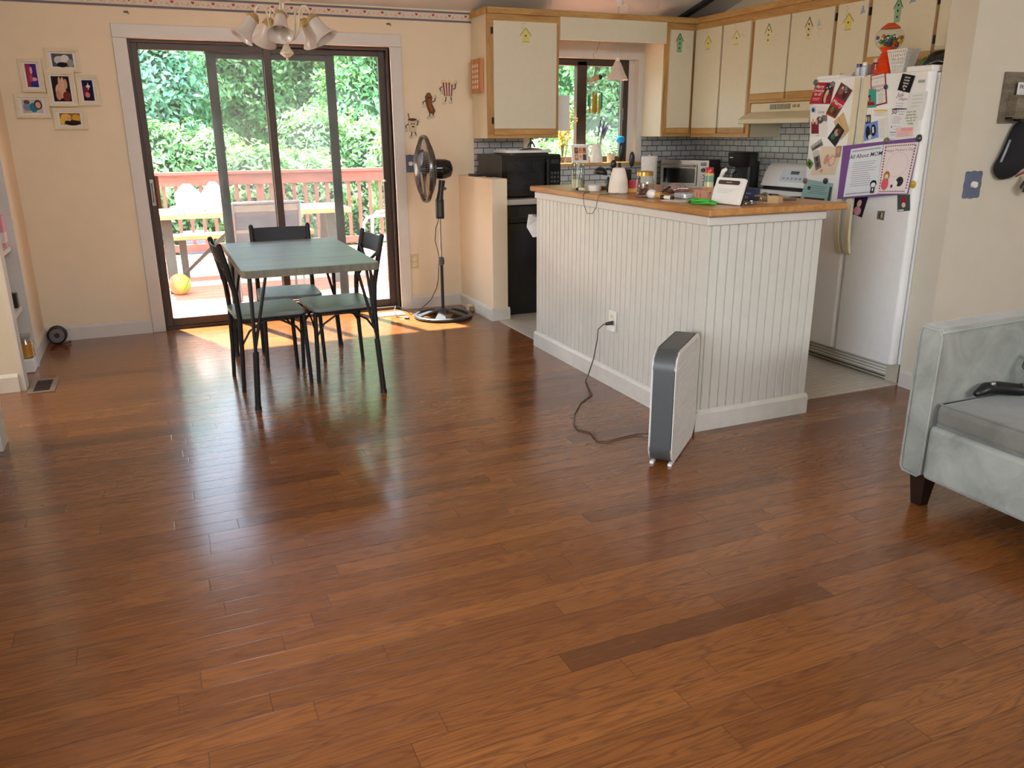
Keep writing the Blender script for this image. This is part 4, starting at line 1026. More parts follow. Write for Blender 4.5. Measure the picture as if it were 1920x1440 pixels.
# microwave
mw = thing('microwave', 'black microwave oven on the worktop behind the half wall', 'microwave', (2.75,-.33,.912))
mb = MB(); mb.box(2.496,3.005,-.54,-.08,.925,1.24); obj('case', mb, M_['black'], mw, bevel=.004)
mb = MB(); mb.box(2.497,2.9,-.562,-.541,.928,1.236); d_ = obj('door', mb, M_['black_gloss'], mw, bevel=.004)
mb = MB(); mb.box(2.545,2.845,-.5635,-.5625,.985,1.19); obj('door_window', mb, plain('microwave_window', S(30,32,34), .1), d_)
mb = MB(); mb.bar((2.882,-.585,.96),(2.882,-.585,1.205),.018,.018); mb.box(2.874,2.89,-.585,-.562,.965,.985); mb.box(2.874,2.89,-.585,-.562,1.18,1.2); obj('handle', mb, M_['black'], d_, bevel=.003)
mb = MB(); mb.box(2.902,3.004,-.562,-.541,.928,1.236); d_ = obj('control_panel', mb, M_['black_gloss'], mw, bevel=.003)
mb = MB()
for i in range(3):
    for j in range(5): mb.box(2.918+.027*i,2.936+.027*i,-.5632,-.5622,.96+.032*j,.98+.032*j,S(60,62,66))
mb.box(2.918,2.99,-.5632,-.5622,1.17,1.2,S(24,40,40)); obj('keypad', mb, M_['paint'], d_)
for x in (2.53,2.97):
    for y in (-.5,-.12):
        mb = MB(); mb.cyl((x,y,.912),(x,y,.926),.014,seg=10); obj('foot', mb, M_['black'], mw)
ct = thing('serving_tray', 'white tray lying on top of the microwave', 'tray', (2.75,-.3,1.24))
mb = MB(); mb.prism(rrect(2.58,2.97,-.5,-.16,.05), 1.252, 1.262); mb.tube([(a,b,1.266) for a,b in rrect(2.585,2.965,-.495,-.165,.05)], .006, 6, closed=True); obj('tray_plate', mb, M_['white_plastic'], ct, smooth='auto')
mb = MB(); mb.prism(rrect(2.6,2.95,-.48,-.18,.04), 1.24, 1.252); obj('black_underside', mb, M_['black'], ct)
pl = thing('pan_lid', 'dark lid with a blue ring handle lying on the microwave tray', 'lid', (2.9,-.3,1.262))
mb = MB(); mb.lathe([(0,.022),(.06,.018),(.1,.004),(.105,0),(.1,0)], 28, M=T(2.87,-.3,1.264)); obj('lid_disc', mb, M_['steel'], pl, smooth='auto')
mb = MB(); mb.tube([(2.87-.028*math.cos(a),-.3,1.288+.036*math.sin(a)) for a in [PI*k/12 for k in range(13)]], .0065, 10); obj('ring_handle', mb, plain('blue_handle', S(34,58,92), .4), pl, smooth=True)

# ------------------------------------------------------------------ toaster oven (set diagonally in the corner)
to = thing('toaster_oven', 'steel toaster oven with glass door set diagonally in the kitchen corner', 'oven', (4.35,-.33,.912))
MO = frame_M((4.195,-.165,.912), (.53,-.848,0), (0,0,1)); W_ = .45
mb = MB(); mb.box(0,W_,.015,.255,-.26,-.012,M=MO); obj('case', mb, M_['black'], to, bevel=.008)
mb = MB(); mb.box(0,W_,.015,.255,-.012,0,M=MO); f_ = obj('front_panel', mb, M_['steel'], to, bevel=.005)
mb = MB(); mb.box(.02,.345,.04,.215,0,.012,M=MO); d_ = obj('door', mb, M_['steel'], to, bevel=.003)
mb = MB(); mb.box(.036,.33,.06,.185,.0122,.0132,M=MO); obj('door_glass', mb, M_['black_gloss'], d_)
mb = MB(); mb.cyl((.04,.203,.032),(.325,.203,.032),.008,M=MO); mb.box(.05,.062,.197,.209,.01,.032,M=MO); mb.box(.303,.315,.197,.209,.01,.032,M=MO); obj('handle', mb, M_['steel'], d_, smooth='auto')
for y in (.06,.115,.17):
    mb = MB(); mb.cyl((.4,y,0),(.4,y,.018),.018,.016,20,M=MO); mb.box(.398,.402,y-.014,y+.014,.017,.021,M=MO); obj('knob', mb, M_['black'] if y > .15 else M_['steel'], to, smooth='auto')
mb = MB(); mb.box(.375,.425,.205,.235,.0005,.002,M=MO); obj('display', mb, M_['black_gloss'], f_)
for x in (.03,W_-.03):
    for z in (-.03,-.23): 
        mb = MB(); mb.cyl((x,0,z),(x,.016,z),.012,seg=10,M=MO); obj('foot', mb, M_['black'], to)

# paper towel roll
pr_ = thing('paper_towel_roll', 'white paper towel roll standing on the worktop left of the toaster oven', 'paper towel', (3.97,-.33,.912))
mb = MB(); mb.lathe([(.02,.012),(.066,.012),(.068,.016),(.068,.286),(.066,.29),(.02,.29),(.02,.012)], 32, M=T(3.97,-.33,.912)); obj('roll', mb, plain('towel_paper', S(236,234,228), .9, bump=.001), pr_, smooth='auto')
mb = MB(); mb.lathe([(0,0),(.07,0),(.07,.011),(0,.011)], 24, M=T(3.97,-.33,.912)); mb.cyl((3.97,-.33,.92),(3.97,-.33,1.215),.008); obj('stand', mb, M_['white_plastic'], pr_, smooth='auto')

# coffee maker
cm = thing('coffee_maker', 'tall black drip coffee maker between toaster oven and range', 'coffee maker', (4.45,-.965,.912))
Mc = T(4.45,-.965,.912)
mb = MB(); mb.prism(rrect(-.1,.1,-.1,.1,.04), 0, .035, M=Mc); obj('base', mb, M_['black'], cm, bevel=.006)
mb = MB(); mb.prism(rrect(-.01,.105,-.1,.1,.03), .035, .26, M=Mc); obj('tank_column', mb, M_['black'], cm, bevel=.006)
mb = MB(); mb.lathe([(.0,.215),(.1,.215),(.112,.235),(.118,.31),(.12,.318),(.114,.328),(0,.33)], 32, M=Mc); obj('brew_head', mb, M_['black'], cm, smooth='auto')
mb = MB(); mb.lathe([(0,.04),(.055,.04),(.066,.075),(.066,.13),(.05,.18),(.046,.2)], 24, M=Mc@T(-.055,0,0)); c_ = obj('carafe', mb, M_['jar_glass'], cm, smooth=True)
mb = MB(); mb.tube([(-.1,-.05,.18),(-.14,-.07,.17),(-.14,-.07,.08),(-.1,-.05,.07)], .008, 8, M=Mc); obj('carafe_handle', mb, M_['black'], c_, smooth=True)
mb = MB(); mb.box(-.118,-.112,-.02,.02,.285,.292,S(210,210,210),M=Mc); obj('maker_mark', mb, M_['paint'], cm)

# ------------------------------------------------------------------ range and hood
rg = thing('range', 'white electric range with a curved backguard and digital display', 'range', (4.38,-1.48,.004))
mb = MB(); mb.box(4.08,4.685,-1.858,-1.102,.004,.9); obj('body', mb, M_['white_enamel'], rg, bevel=.004)
mb = MB(); mb.box(4.05,4.6,-1.858,-1.102,.9,.918); obj('cooktop', mb, M_['white_enamel'], rg, bevel=.004)
for (x,y,r) in ((4.2,-1.3,.09),(4.2,-1.66,.075),(4.45,-1.3,.075),(4.45,-1.66,.09)):
    mb = MB()
    for q in (.3,.55,.8,1): mb.tube([(x+r*q*math.cos(2*PI*k/24),y+r*q*math.sin(2*PI*k/24),.925) for k in range(24)], .005, 6, closed=True)
    obj('burner', mb, M_['black_matte'], rg, smooth=True)
mb = MB(); mb.box(4.055,4.08,-1.85,-1.11,.22,.86); d_ = obj('oven_door', mb, M_['white_enamel'], rg, bevel=.006)
mb = MB(); mb.cyl((4.03,-1.8,.8),(4.03,-1.16,.8),.012); obj('handle', mb, M_['white_plastic'], d_, smooth='auto')
MG = frame_M((0,-1.08,0), (0,-1,0), (0,0,1))
mb = MB()
# backguard: a rounded console, seen as a light curved panel over a dark slot
prof = [(4.53,.985),(4.545,1.03),(4.57,1.09),(4.60,1.135),(4.625,1.155),(4.66,1.16),(4.685,1.155),(4.685,.985)]
vs = [(x,-1.10,z) for x,z in prof]+[(x,-1.86,z) for x,z in prof]; k = len(prof)
mb.add(vs, [tuple(range(k-1,-1,-1)), tuple(range(k,2*k))]+[(i,(i+1)%k,(i+1)%k+k,i+k) for i in range(k)])
bgd = obj('backguard', mb, M_['white_enamel'], rg, bevel=.008)
mb = MB(); mb.box(4.56,4.685,-1.855,-1.105,.957,.985); obj('vent_slot', mb, M_['black'], rg)
mb = MB(); mb.box(4.535,4.685,-1.86,-1.10,.918,.957); obj('backguard_sill', mb, M_['white_enamel'], rg, bevel=.006)
Md = frame_M((4.545,-1.3,1.03), (0,-1,0), (.385,0,.923))
mb = MB(); mb.prism(rrect(0,.3,-.005,.095,.02), 0, .003, S(205,214,220), M=Md); mb.box(.1,.19,.055,.08,.003,.0045,S(70,92,84),M=Md)
for i in range(6): mb.box(.03+.045*i,.055+.045*i,.012,.03,.003,.004,S(150,162,172),M=Md)
obj('control_display', mb, M_['gloss'], bgd)
hd = thing('range_hood', 'almond range hood with slotted vents under the short cabinet', 'hood', (4.45,-1.5,1.46))
mb = MB(); prof = [(4.255,1.455),(4.255,1.488),(4.30,1.515),(4.372,1.54),(4.372,1.604),(4.695,1.604),(4.695,1.455)]
vs = [(x,-1.105,z) for x,z in prof]+[(x,-1.87,z) for x,z in prof]; k = len(prof)
mb.add(vs, [tuple(range(k-1,-1,-1)), tuple(range(k,2*k))]+[(i,(i+1)%k,(i+1)%k+k,i+k) for i in range(k)])
obj('hood_shell', mb, M_['cream_plastic'], hd, bevel=.006)
for j in range(3):
    mb = MB(); y = -1.33-.075*j
    mb.box(4.3685,4.3715,y-.066,y,1.556,1.592,S(120,112,96))
    for q in range(5): mb.box(4.367,4.3688,y-.062,y-.004,1.56+.0065*q,1.5625+.0065*q,S(176,166,142))
    obj('vent_grille', mb, M_['paint'], hd)
mb = MB(); mb.box(4.36,4.372,-1.6,-1.58,1.565,1.585,S(170,150,110)); mb.box(4.36,4.372,-1.64,-1.62,1.565,1.585,S(170,150,110)); obj('switch', mb, M_['paint'], hd)

# ------------------------------------------------------------------ refrigerator
fr = thing('refrigerator', 'white side-by-side refrigerator covered with papers and magnets', 'refrigerator', (4.2,-2.82,.004))
mb = MB(); mb.box(3.842,4.66,-3.236,-2.395,.03,1.69); obj('body', mb, M_['white_enamel'], fr, bevel=.006)
def fdoor(y0, y1):
    mb = MB(); mb.prism(rrect(3.775,3.838,y0,y1,.024,6), .118, 1.698); return mb
o = obj('freezer_door', fdoor(-2.786,-2.4), M_['white_enamel'], fr, bevel=.008, seg=3)
def handle(yc, s):
    mb = MB(); pts = []
    for z, dx in ((1.69,.012),(1.4,.014),(1.25,.02),(1.12,.034),(1.0,.044),(.9,.046),(.8,.04),(.72,.018),(.70,.004)):
        pts.append((3.775-dx, yc+s*(dx-.012)*.25, z))
    vs = []; fs = []
    for (x,y,z) in pts:
        vs += [(x,y-.02,z),(x,y+.02,z),(3.776 if z > 1.3 or z < .72 else x+.02,y+.02,z),(3.776 if z > 1.3 or z < .72 else x+.02,y-.02,z)]
    n = len(pts)
    for i in range(n-1):
        a = i*4; b = a+4
        for j in range(4): fs.append((a+j, a+(j+1)%4, b+(j+1)%4, b+j))
    fs += [(3,2,1,0),(4*n-4,4*n-3,4*n-2,4*n-1)]
    mb.add(vs, fs); return mb
h = obj('handle', handle(-2.758,1), M_['cream_plastic'], o, bevel=.005, seg=3); h['label'] = 'cream handle'
o = obj('fridge_door', fdoor(-3.232,-2.794), M_['white_enamel'], fr, bevel=.008, seg=3)
h = obj('handle', handle(-2.822,-1), M_['cream_plastic'], o, bevel=.005, seg=3); h['label'] = 'cream handle'
mb = MB(); mb.box(3.7715,3.7755,-3.203,-3.165,1.639,1.652); obj('maker_badge', mb, M_['steel'], o)
mb = MB(); mb.box(3.79,3.9,-3.225,-3.06,1.692,1.725); obj('hinge_cover', mb, M_['white_plastic'], fr, bevel=.006)
mb = MB(); mb.box(3.79,3.9,-2.58,-2.41,1.692,1.715); obj('hinge_cover', mb, M_['white_plastic'], fr, bevel=.006)
mb = MB(); mb.box(3.85,3.87,-3.236,-2.395,.006,.118,S(60,58,54))
for q in range(6): mb.box(3.84,3.852,-3.236,-2.395,.012+.018*q,.021+.018*q,S(176,168,152))
mb.box(3.838,3.852,-3.236,-3.15,.006,.118,S(186,178,162)); obj('toe_grille', mb, M_['paint'], fr)

# papers, photos and magnets on its doors
XF = 3.7742
def lerp2(q, s, t):
    TL, TR, BR, BL = [Vector((a,b)) for a, b in q]
    return (TL*(1-s)+TR*s)*(1-t) + (BL*(1-s)+BR*s)*t
def sheet(name, label, cat, quad, base, draw=None, layer=0, group=None, MX=None):
    X = XF - .0009*layer
    MX = MX or frame_M((X,0,0), (0,-1,0), (0,0,1))
    q = [(-y,z) for y, z in quad]
    mb = MB(); mb.prism([q[3],q[2],q[1],q[0]], 0, .0006, base, M=MX)
    MF_ = MX @ T(0,0,.00075)
    def r(s0,s1,t0,t1,col,dz=0):
        pts = [lerp2(q,s0,t1),lerp2(q,s1,t1),lerp2(q,s1,t0),lerp2(q,s0,t0)]
        mb.poly([(p.x,p.y,dz) for p in pts], col, M=MF_)
    def blob(s,t,rs,rt,col,dz=.0001,n=12):
        pts = [lerp2(q, s+rs*math.cos(-2*PI*k/n), t+rt*math.sin(-2*PI*k/n)) for k in range(n)]
        mb.poly([(p.x,p.y,dz) for p in pts], col, M=MF_)
    def tx(s,t,string,h,col,bold=0.0,shear=0,align='CENTER'):
        p = lerp2(q,s,t); d = (lerp2(q,1,t)-lerp2(q,0,t)).normalized(); u = (lerp2(q,s,0)-lerp2(q,s,1)).normalized()
        M3 = Matrix.Identity(4); M3[0][0]=d.x; M3[1][0]=d.y; M3[0][1]=u.x; M3[1][1]=u.y; M3[0][3]=p.x; M3[1][3]=p.y; M3[2][3]=.00015
        text(mb, string, h, MF_ @ M3, col, align, bold, shear)
    def lines(s0,s1,t0,t1,n,col,seed=0,hh=.012):
        rr = random.Random(seed)
        for k in range(n):
            t_ = t0+(t1-t0)*k/max(1,n-1); e = s1-rr.uniform(0,.3)*(s1-s0)
            r(s0+rr.uniform(0,.06), e, t_, t_+hh, col, .0001)
    if draw: draw(r, blob, tx, lines)
    o = obj(name, mb, M_['paper']); return tag(o, label, cat, group)
W = S(226,224,220); PG = 'papers and photos on the refrigerator'
INK = S(60,60,66); RED = S(168,44,52)
def d_a(r,b,tx,l):
    r(.0,.52,0,1,S(166,46,56)); r(.56,.97,.05,.95,S(64,54,58))
    for k,(t_,w_) in enumerate(((.2,'Merry'),(.38,'Christmas'),(.54,'to all'))): tx(.27,t_,w_,.027 if k != 1 else .022,S(240,224,214),.01,.2)
    r(.08,.44,.72,.76,S(226,150,150),.0001); r(.1,.4,.8,.83,S(226,150,150),.0001)
    b(.72,.66,.1,.3,S(214,170,140)); b(.84,.75,.1,.25,S(140,44,48),.0002); b(.74,.42,.06,.09,S(222,186,160),.0003); b(.66,.25,.03,.04,W,.0003); b(.8,.2,.03,.04,W,.0003)
sheet('holiday_card','red holiday card with a framed family photo at the top of the freezer door','card',[(-2.427,1.68),(-2.58,1.672),(-2.558,1.553),(-2.386,1.559)],S(172,48,58),d_a,1,PG)
def d_b(r,b,tx,l):
    r(0,1,0,.42,S(104,58,58)); b(.3,.2,.18,.12,S(150,92,86)); b(.7,.25,.16,.11,S(70,40,42),.0002); b(.3,.1,.07,.05,S(222,186,166),.0003); b(.66,.13,.07,.05,S(222,186,166),.0003)
    tx(.5,.56,'Merry',.034,S(246,226,226),.012,.3); r(0,1,.68,.96,S(96,70,44),.0001); b(.35,.8,.12,.1,S(150,104,60),.0002); b(.68,.84,.12,.1,S(70,52,40),.0002)
sheet('photo_card','tilted red photo card with script lettering beside the framed holiday card','card',[(-2.628,1.67),(-2.719,1.622),(-2.61,1.47),(-2.531,1.498)],S(190,44,62),d_b,2,PG)
def d_c(r,b,tx,l):
    r(.04,.34,.03,.22,S(176,196,214)); b(.18,.14,.09,.07,S(44,62,120)); tx(.62,.2,'Love',.028,INK,0,.4); r(.68,.98,.3,.5,S(120,118,122)); b(.56,.46,.2,.12,S(84,78,84))
    r(.06,.5,.52,.9,S(120,42,52)); b(.17,.5,.07,.09,S(206,170,150),.0002); b(.37,.52,.07,.09,S(206,170,150),.0002); b(.58,.42,.06,.06,S(206,170,150),.0002); l(.3,.6,.96,.97,1,INK)
sheet('collage_sheet','white sheet with small pasted photos on the left side of the freezer door','paper',[(-2.395,1.549),(-2.537,1.544),(-2.564,1.368),(-2.421,1.367)],W,d_c,0,PG)
sheet('envelope','tan envelope sticking out at an angle under the tilted red card','envelope',[(-2.668,1.505),(-2.728,1.402),(-2.672,1.35),(-2.6,1.453)],S(206,176,130),lambda r,b,tx,l:(r(.02,.98,.45,.52,S(184,152,108)),),1,PG)
sheet('photo','dark tilted photo tucked against the tan envelope on the freezer door','photo',[(-2.636,1.446),(-2.694,1.402),(-2.634,1.311),(-2.565,1.361)],S(50,48,52),lambda r,b,tx,l:(b(.45,.4,.25,.2,S(176,150,134)),b(.6,.25,.2,.15,S(120,60,56),.0002),b(.35,.7,.2,.16,S(64,110,90),.0003)),2,PG)
sheet('photo','small grey photo, upper of two tilted ones on the left of the freezer door','photo',[(-2.515,1.358),(-2.535,1.32),(-2.452,1.283),(-2.43,1.309)],S(112,108,106),lambda r,b,tx,l:(r(0,.48,0,1,S(170,168,164)),b(.7,.5,.15,.3,S(84,76,70))),1,PG)
sheet('photo','tall narrow grey photo strip below the small tilted grey photo','photo',[(-2.453,1.28),(-2.502,1.293),(-2.54,1.19),(-2.497,1.169)],S(120,112,110),lambda r,b,tx,l:(r(0,1,0,.3,S(190,188,186)),b(.5,.45,.25,.12,S(70,60,58)),b(.5,.75,.3,.15,S(84,72,76))),1,PG)
sheet('photo','tiny green photo at the left edge of the freezer door','photo',[(-2.43,1.24),(-2.471,1.214),(-2.449,1.175),(-2.408,1.203)],S(96,128,60),lambda r,b,tx,l:(b(.5,.5,.25,.25,S(52,60,40)),),2,PG)
sheet('child_drawing','beige child drawing with faint red hearts, behind the small photos','drawing',[(-2.522,1.313),(-2.69,1.315),(-2.654,1.15),(-2.454,1.141)],S(222,206,182),lambda r,b,tx,l:(b(.45,.45,.1,.18,S(206,146,130)),b(.7,.5,.16,.2,S(212,160,146),.0002),b(.72,.5,.1,.14,S(222,206,182),.0003),b(.4,.85,.06,.07,S(206,150,136))),0,PG)
sheet('photo','small brown portrait photo beside the freezer handle','photo',[(-2.642,1.315),(-2.685,1.318),(-2.682,1.255),(-2.644,1.248)],S(176,138,116),lambda r,b,tx,l:(b(.5,.4,.28,.28,S(200,160,138)),),2,PG)
sheet('flyer','teal printed flyer at the bottom of the freezer door papers','flyer',[(-2.419,1.116),(-2.652,1.101),(-2.642,.993),(-2.388,.989)],S(150,186,184),lambda r,b,tx,l:(b(.2,.4,.06,.1,S(54,70,74)),l(.2,.85,.25,.62,5,S(86,110,112),3,.02),r(.12,.8,.86,.98,S(40,52,54)),r(.9,.98,.2,.95,S(60,80,84))),1,PG)
def d_i(r,b,tx,l):
    r(.07,.93,.03,.95,W); tx(.5,.12,"YOU'RE INVITED",.0125,S(150,60,66),.006); tx(.4,.24,'to a',.012,S(120,130,140),0,.3); tx(.5,.4,'BIRTHDAY',.019,S(190,50,60),.012); tx(.55,.53,'PARTY',.019,S(52,60,104),.012); l(.45,.88,.64,.9,6,S(130,130,134),2,.012)
sheet('party_invitation','white birthday party invitation with a navy and red border on the right door','invitation',[(-2.84,1.693),(-2.941,1.704),(-2.978,1.543),(-2.867,1.526)],S(140,42,58),d_i,1,PG)
sheet('tag','teal tag with a red boot, overlapping the birthday invitation','tag',[(-2.808,1.625),(-2.891,1.621),(-2.906,1.525),(-2.812,1.524)],S(66,158,140),lambda r,b,tx,l:(r(.18,.55,.38,.85,S(150,34,42)),r(.18,.88,.7,.88,S(150,34,42),.0001),r(.2,.56,.34,.4,S(40,30,32),.0002),tx(.38,.58,'R',.03,S(236,226,220),.01)),2,PG)
sheet('note','small note with a yellow top strip under the birthday invitation','note',[(-2.893,1.513),(-2.985,1.511),(-2.987,1.476),(-2.898,1.478)],S(224,220,206),lambda r,b,tx,l:(r(0,1,0,.25,S(226,190,96)),l(.15,.8,.45,.75,2,S(170,160,140),1,.05)),1,PG)
sheet('photo','small black and white photo above the blue-sky photo','photo',[(-2.834,1.485),(-2.873,1.487),(-2.88,1.443),(-2.841,1.438)],S(60,58,58),lambda r,b,tx,l:(b(.3,.5,.15,.35,S(190,188,186)),b(.7,.5,.15,.35,S(176,174,172))),2,PG)
sheet('photo','photo of dark figures against a blue sky on the right door','photo',[(-2.83,1.435),(-2.929,1.455),(-2.948,1.366),(-2.848,1.344)],S(116,146,214),lambda r,b,tx,l:(b(.3,.55,.17,.4,S(30,32,46)),b(.68,.5,.18,.36,S(34,34,44),.0002),r(.6,.72,.3,.65,S(228,226,224),.0003),b(.42,.85,.12,.14,S(210,206,200),.0004)),2,PG)
sheet('letter','narrow white letter right of the blue-sky photo','letter',[(-2.925,1.46),(-2.995,1.476),(-3.013,1.362),(-2.94,1.36)],W,lambda r,b,tx,l:l(.15,.85,.1,.9,9,S(170,170,172),4),1,PG)
def d_n(r,b,tx,l):
    for k in range(3): tx(.5,.16+.17*k,'never',.017,S(232,230,224),.006)
    tx(.5,.67,'give',.019,S(232,230,224),.006); tx(.5,.84,'up',.017,S(232,230,224),.006)
sheet('black_note','tilted black card reading never never never give up','note',[(-3.058,1.691),(-3.141,1.675),(-3.118,1.591),(-3.038,1.609)],S(26,26,26),d_n,3,PG)
def d_o(r,b,tx,l):
    b(.62,.1,.14,.1,S(206,120,130)); tx(.4,.32,'July',.03,INK,.004,.4); tx(.62,.5,'League',.02,INK,.002,.4); l(.12,.9,.7,.92,3,S(150,150,152),5,.02)
sheet('receipt','white slip with script lettering under the black card','receipt',[(-3.022,1.62),(-3.116,1.615),(-3.114,1.508),(-3.02,1.51)],S(232,232,234),d_o,1,PG)
def d_p(r,b,tx,l):
    tx(.22,.12,'50',.034,S(34,34,40),.012); tx(.48,.1,'%',.018,S(60,60,66)); l(.52,.95,.1,.2,2,S(120,120,124),1,.015); l(.15,.8,.3,.5,4,S(150,150,154),2,.014); b(.12,.66,.04,.03,S(50,50,54)); l(.2,.8,.64,.74,2,S(160,160,166),3); r(.02,.55,.84,.88,S(150,150,176)); l(.05,.5,.92,.97,2,S(140,140,160),6)
sheet('coupon','long white coupon with a bold 50 percent heading','coupon',[(-3.011,1.516),(-3.113,1.513),(-3.115,1.372),(-3.019,1.372)],S(228,228,232),d_p,1,PG)
def d_q(r,b,tx,l):
    for k,s_ in enumerate(("Don't let",'yesterday','use up too','much of','today')): tx(.5,.14+.175*k,s_,.0165,S(44,50,48),.006)
sheet('quote_note',"white note reading Don't let yesterday use up too much of today",'note',[(-3.104,1.505),(-3.188,1.511),(-3.195,1.425),(-3.107,1.423)],S(226,230,222),d_q,2,PG)
sheet('letter','white hand-written letter at the right of the fridge door, below the badge','letter',[(-3.12,1.588),(-3.232,1.594),(-3.22,1.455),(-3.125,1.457)],S(222,224,224),lambda r,b,tx,l:(l(.12,.8,.1,.62,5,S(160,160,164),8,.014),),0,PG)
sheet('pink_slip','pink printed slip above the purple folder','paper',[(-3.061,1.415),(-3.172,1.42),(-3.173,1.372),(-3.065,1.366)],S(232,196,192),lambda r,b,tx,l:(r(.3,.95,.05,.4,S(226,166,162)),l(.1,.9,.5,.9,4,S(206,150,150),3,.03)),2,PG)
fo = thing('folder', 'purple construction-paper folder holding two Mothers Day sheets on the right door', 'folder', (3.77,-3.0,1.02), 0, None)
FU = Vector((.053,-.478,0)).normalized(); FO = Vector((3.7165,-2.752,0)) - FU*2.752; MX = frame_M(FO, FU, (0,0,1))   # the folder leans over the door handle
q = [(-y,z) for y, z in [(-2.752,1.319),(-3.23,1.367),(-3.202,1.074),(-2.752,1.02)]]
mb = MB(); mb.prism([q[3],q[2],q[1],q[0]], 0, .0008, S(118,82,140), M=MX); obj('backing', mb, M_['paper'], fo)
def part_sheet(nm, quad, base, draw, layer, label):
    o = sheet(nm, 'x', 'x', quad, base, draw, layer, None, MX @ T(0,0,.0012))
    for k in ('category',): del o[k]
    o['label'] = label; o.parent = fo; o.matrix_parent_inverse = wmat(fo).inverted(); return o
def d_t1(r,b,tx,l):
    r(.06,.94,.04,.07,S(160,164,170)); tx(.5,.17,'All About MOM',.032,S(40,42,48),.008,.15); l(.12,.9,.3,.78,12,S(120,122,128),3,.008); r(.06,.9,.93,.955,S(160,164,170))
    b(.86,.78,.1,.08,S(30,30,32)); b(.86,.8,.07,.05,S(226,226,226),.0002); r(.8,.92,.84,.97,S(30,30,32)); r(.84,.88,.87,.92,S(226,226,226),.0003)
part_sheet('handwritten_sheet', [(-2.81,1.301),(-3.015,1.328),(-3.012,1.062),(-2.793,1.033)], S(214,220,226), d_t1, 5, 'sheet headed All About MOM')
def d_t2(r,b,tx,l):
    k1 = S(90,76,84)
    for k in range(16):
        a = .07+.86*k/16
        r(a,a+.03,.03,.055,k1); r(a,a+.03,.945,.97,k1)
        r(.05,.09,.05+.88*k/16,.05+.88*k/16+.03,S(120,60,76)); r(.91,.95,.05+.88*k/16,.05+.88*k/16+.03,k1)
    tx(.5,.13,"Happy Mother's Day",.02,S(120,116,116)); b(.5,.42,.33,.25,S(186,178,174)); b(.5,.42,.32,.243,S(228,214,212),.0002)
    b(.24,.64,.1,.1,S(160,110,60),.0003); b(.24,.66,.06,.06,S(232,200,170),.0004); b(.22,.8,.12,.13,S(214,96,108),.0004); b(.68,.76,.12,.1,S(50,44,44),.0004); b(.56,.8,.07,.06,S(230,226,222),.0005); r(.42,.48,.82,.88,S(40,36,36),.0004)
part_sheet('bordered_sheet', [(-3.019,1.328),(-3.227,1.344),(-3.198,1.077),(-3.012,1.065)], S(228,214,212), d_t2, 5, "sheet headed Happy Mother's Day")
sheet('photo','photo of a person in pink on a dark ground, below the purple folder at left','photo',[(-2.827,1.035),(-2.926,1.041),(-2.898,.922),(-2.805,.941)],S(36,30,44),lambda r,b,tx,l:(b(.5,.36,.17,.2,S(222,182,166)),b(.5,.76,.3,.24,S(206,150,170),.0002)),1,PG)
sheet('photo','green and red photo below the purple folder at right','photo',[(-3.126,1.064),(-3.208,1.072),(-3.222,.988),(-3.141,.975)],S(70,84,80),lambda r,b,tx,l:(b(.5,.35,.22,.25,S(150,36,50)),b(.5,.62,.16,.16,S(214,190,180),.0002),r(.05,.5,.88,.97,S(214,210,206))),1,PG)
sheet('photo','tiny olive photo alone on the lower fridge door','photo',[(-3.005,.969),(-3.056,.973),(-3.055,.92),(-3.005,.924)],S(112,112,90),lambda r,b,tx,l:(b(.4,.5,.12,.35,S(70,60,50)),b(.62,.5,.12,.3,S(186,180,166),.0002)),0,PG)
def magnet(label, y, z, r, col, layer=4):
    mb = MB(); Mm = frame_M((XF-.0009*layer-.0006,y,z), (0,-1,0), (0,0,1)); mb.lathe([(0,.007),(r*.6,.0065),(r*.9,.004),(r,0),(0,0)], 18, col, M=Mm)
    tag(obj('magnet', mb, M_['gloss'], smooth='auto'), label, 'magnet', 'round magnets on the refrigerator')
magnet('grey round magnet at the top left corner of the framed holiday card', -2.425, 1.68, .017, S(84,88,88))
magnet('grey round magnet at the top right corner of the framed holiday card', -2.563, 1.662, .017, S(110,108,104))
magnet('grey round magnet on the tilted red photo card', -2.672, 1.632, .016, S(104,104,106))
magnet('brown round magnet at the left corner of the teal flyer', -2.418, 1.104, .018, S(110,92,84))
magnet('dark purple round magnet at the right corner of the teal flyer', -2.588, 1.112, .018, S(66,52,66))
magnet('bronze round magnet at the top middle of the purple folder', -3.027, 1.347, .019, S(104,92,72), 26)
magnet('dark green round magnet at the top right of the purple folder', -3.22, 1.362, .02, S(52,66,70), 5)
magnet('navy round magnet at the right edge of the birthday invitation', -2.958, 1.628, .013, S(52,60,92))
magnet('yellow round magnet half hidden by the right edge of the purple folder', -3.218, 1.125, .02, S(190,160,50), 0)

# ------------------------------------------------------------------ things on top of the refrigerator
ZT = 1.692
gm = thing('gumball_machine', 'orange gumball machine with a clear globe of coloured balls on the refrigerator', 'gumball machine', (3.95,-2.775,ZT))
Mg = T(3.95,-2.775,ZT)
orange = plain('orange_plastic', S(226,76,22), .35, var=.04)
prof = [(0,0),(.068,0),(.07,.01)]
for k in range(7):
    z = .02+.017*k; r = .066-.004*k; prof += [(r,z),(r-.012,z+.008)]
prof += [(.036,.14),(.05,.158),(.0,.158)]
mb = MB(); mb.lathe(prof, 28, M=Mg); obj('spiral_base', mb, orange, gm, smooth='auto')
mb = MB(); mb.sphere((0,0,.205), .078, 28, 18, (1,1,.86), M=Mg); obj('globe', mb, M_['jar_glass'], gm, smooth=True)
mb = MB(); mb.lathe([(.0,.286),(.02,.284),(.05,.262),(.052,.256),(0,.256)], 24, M=Mg); obj('cap', mb, orange, gm, smooth='auto')
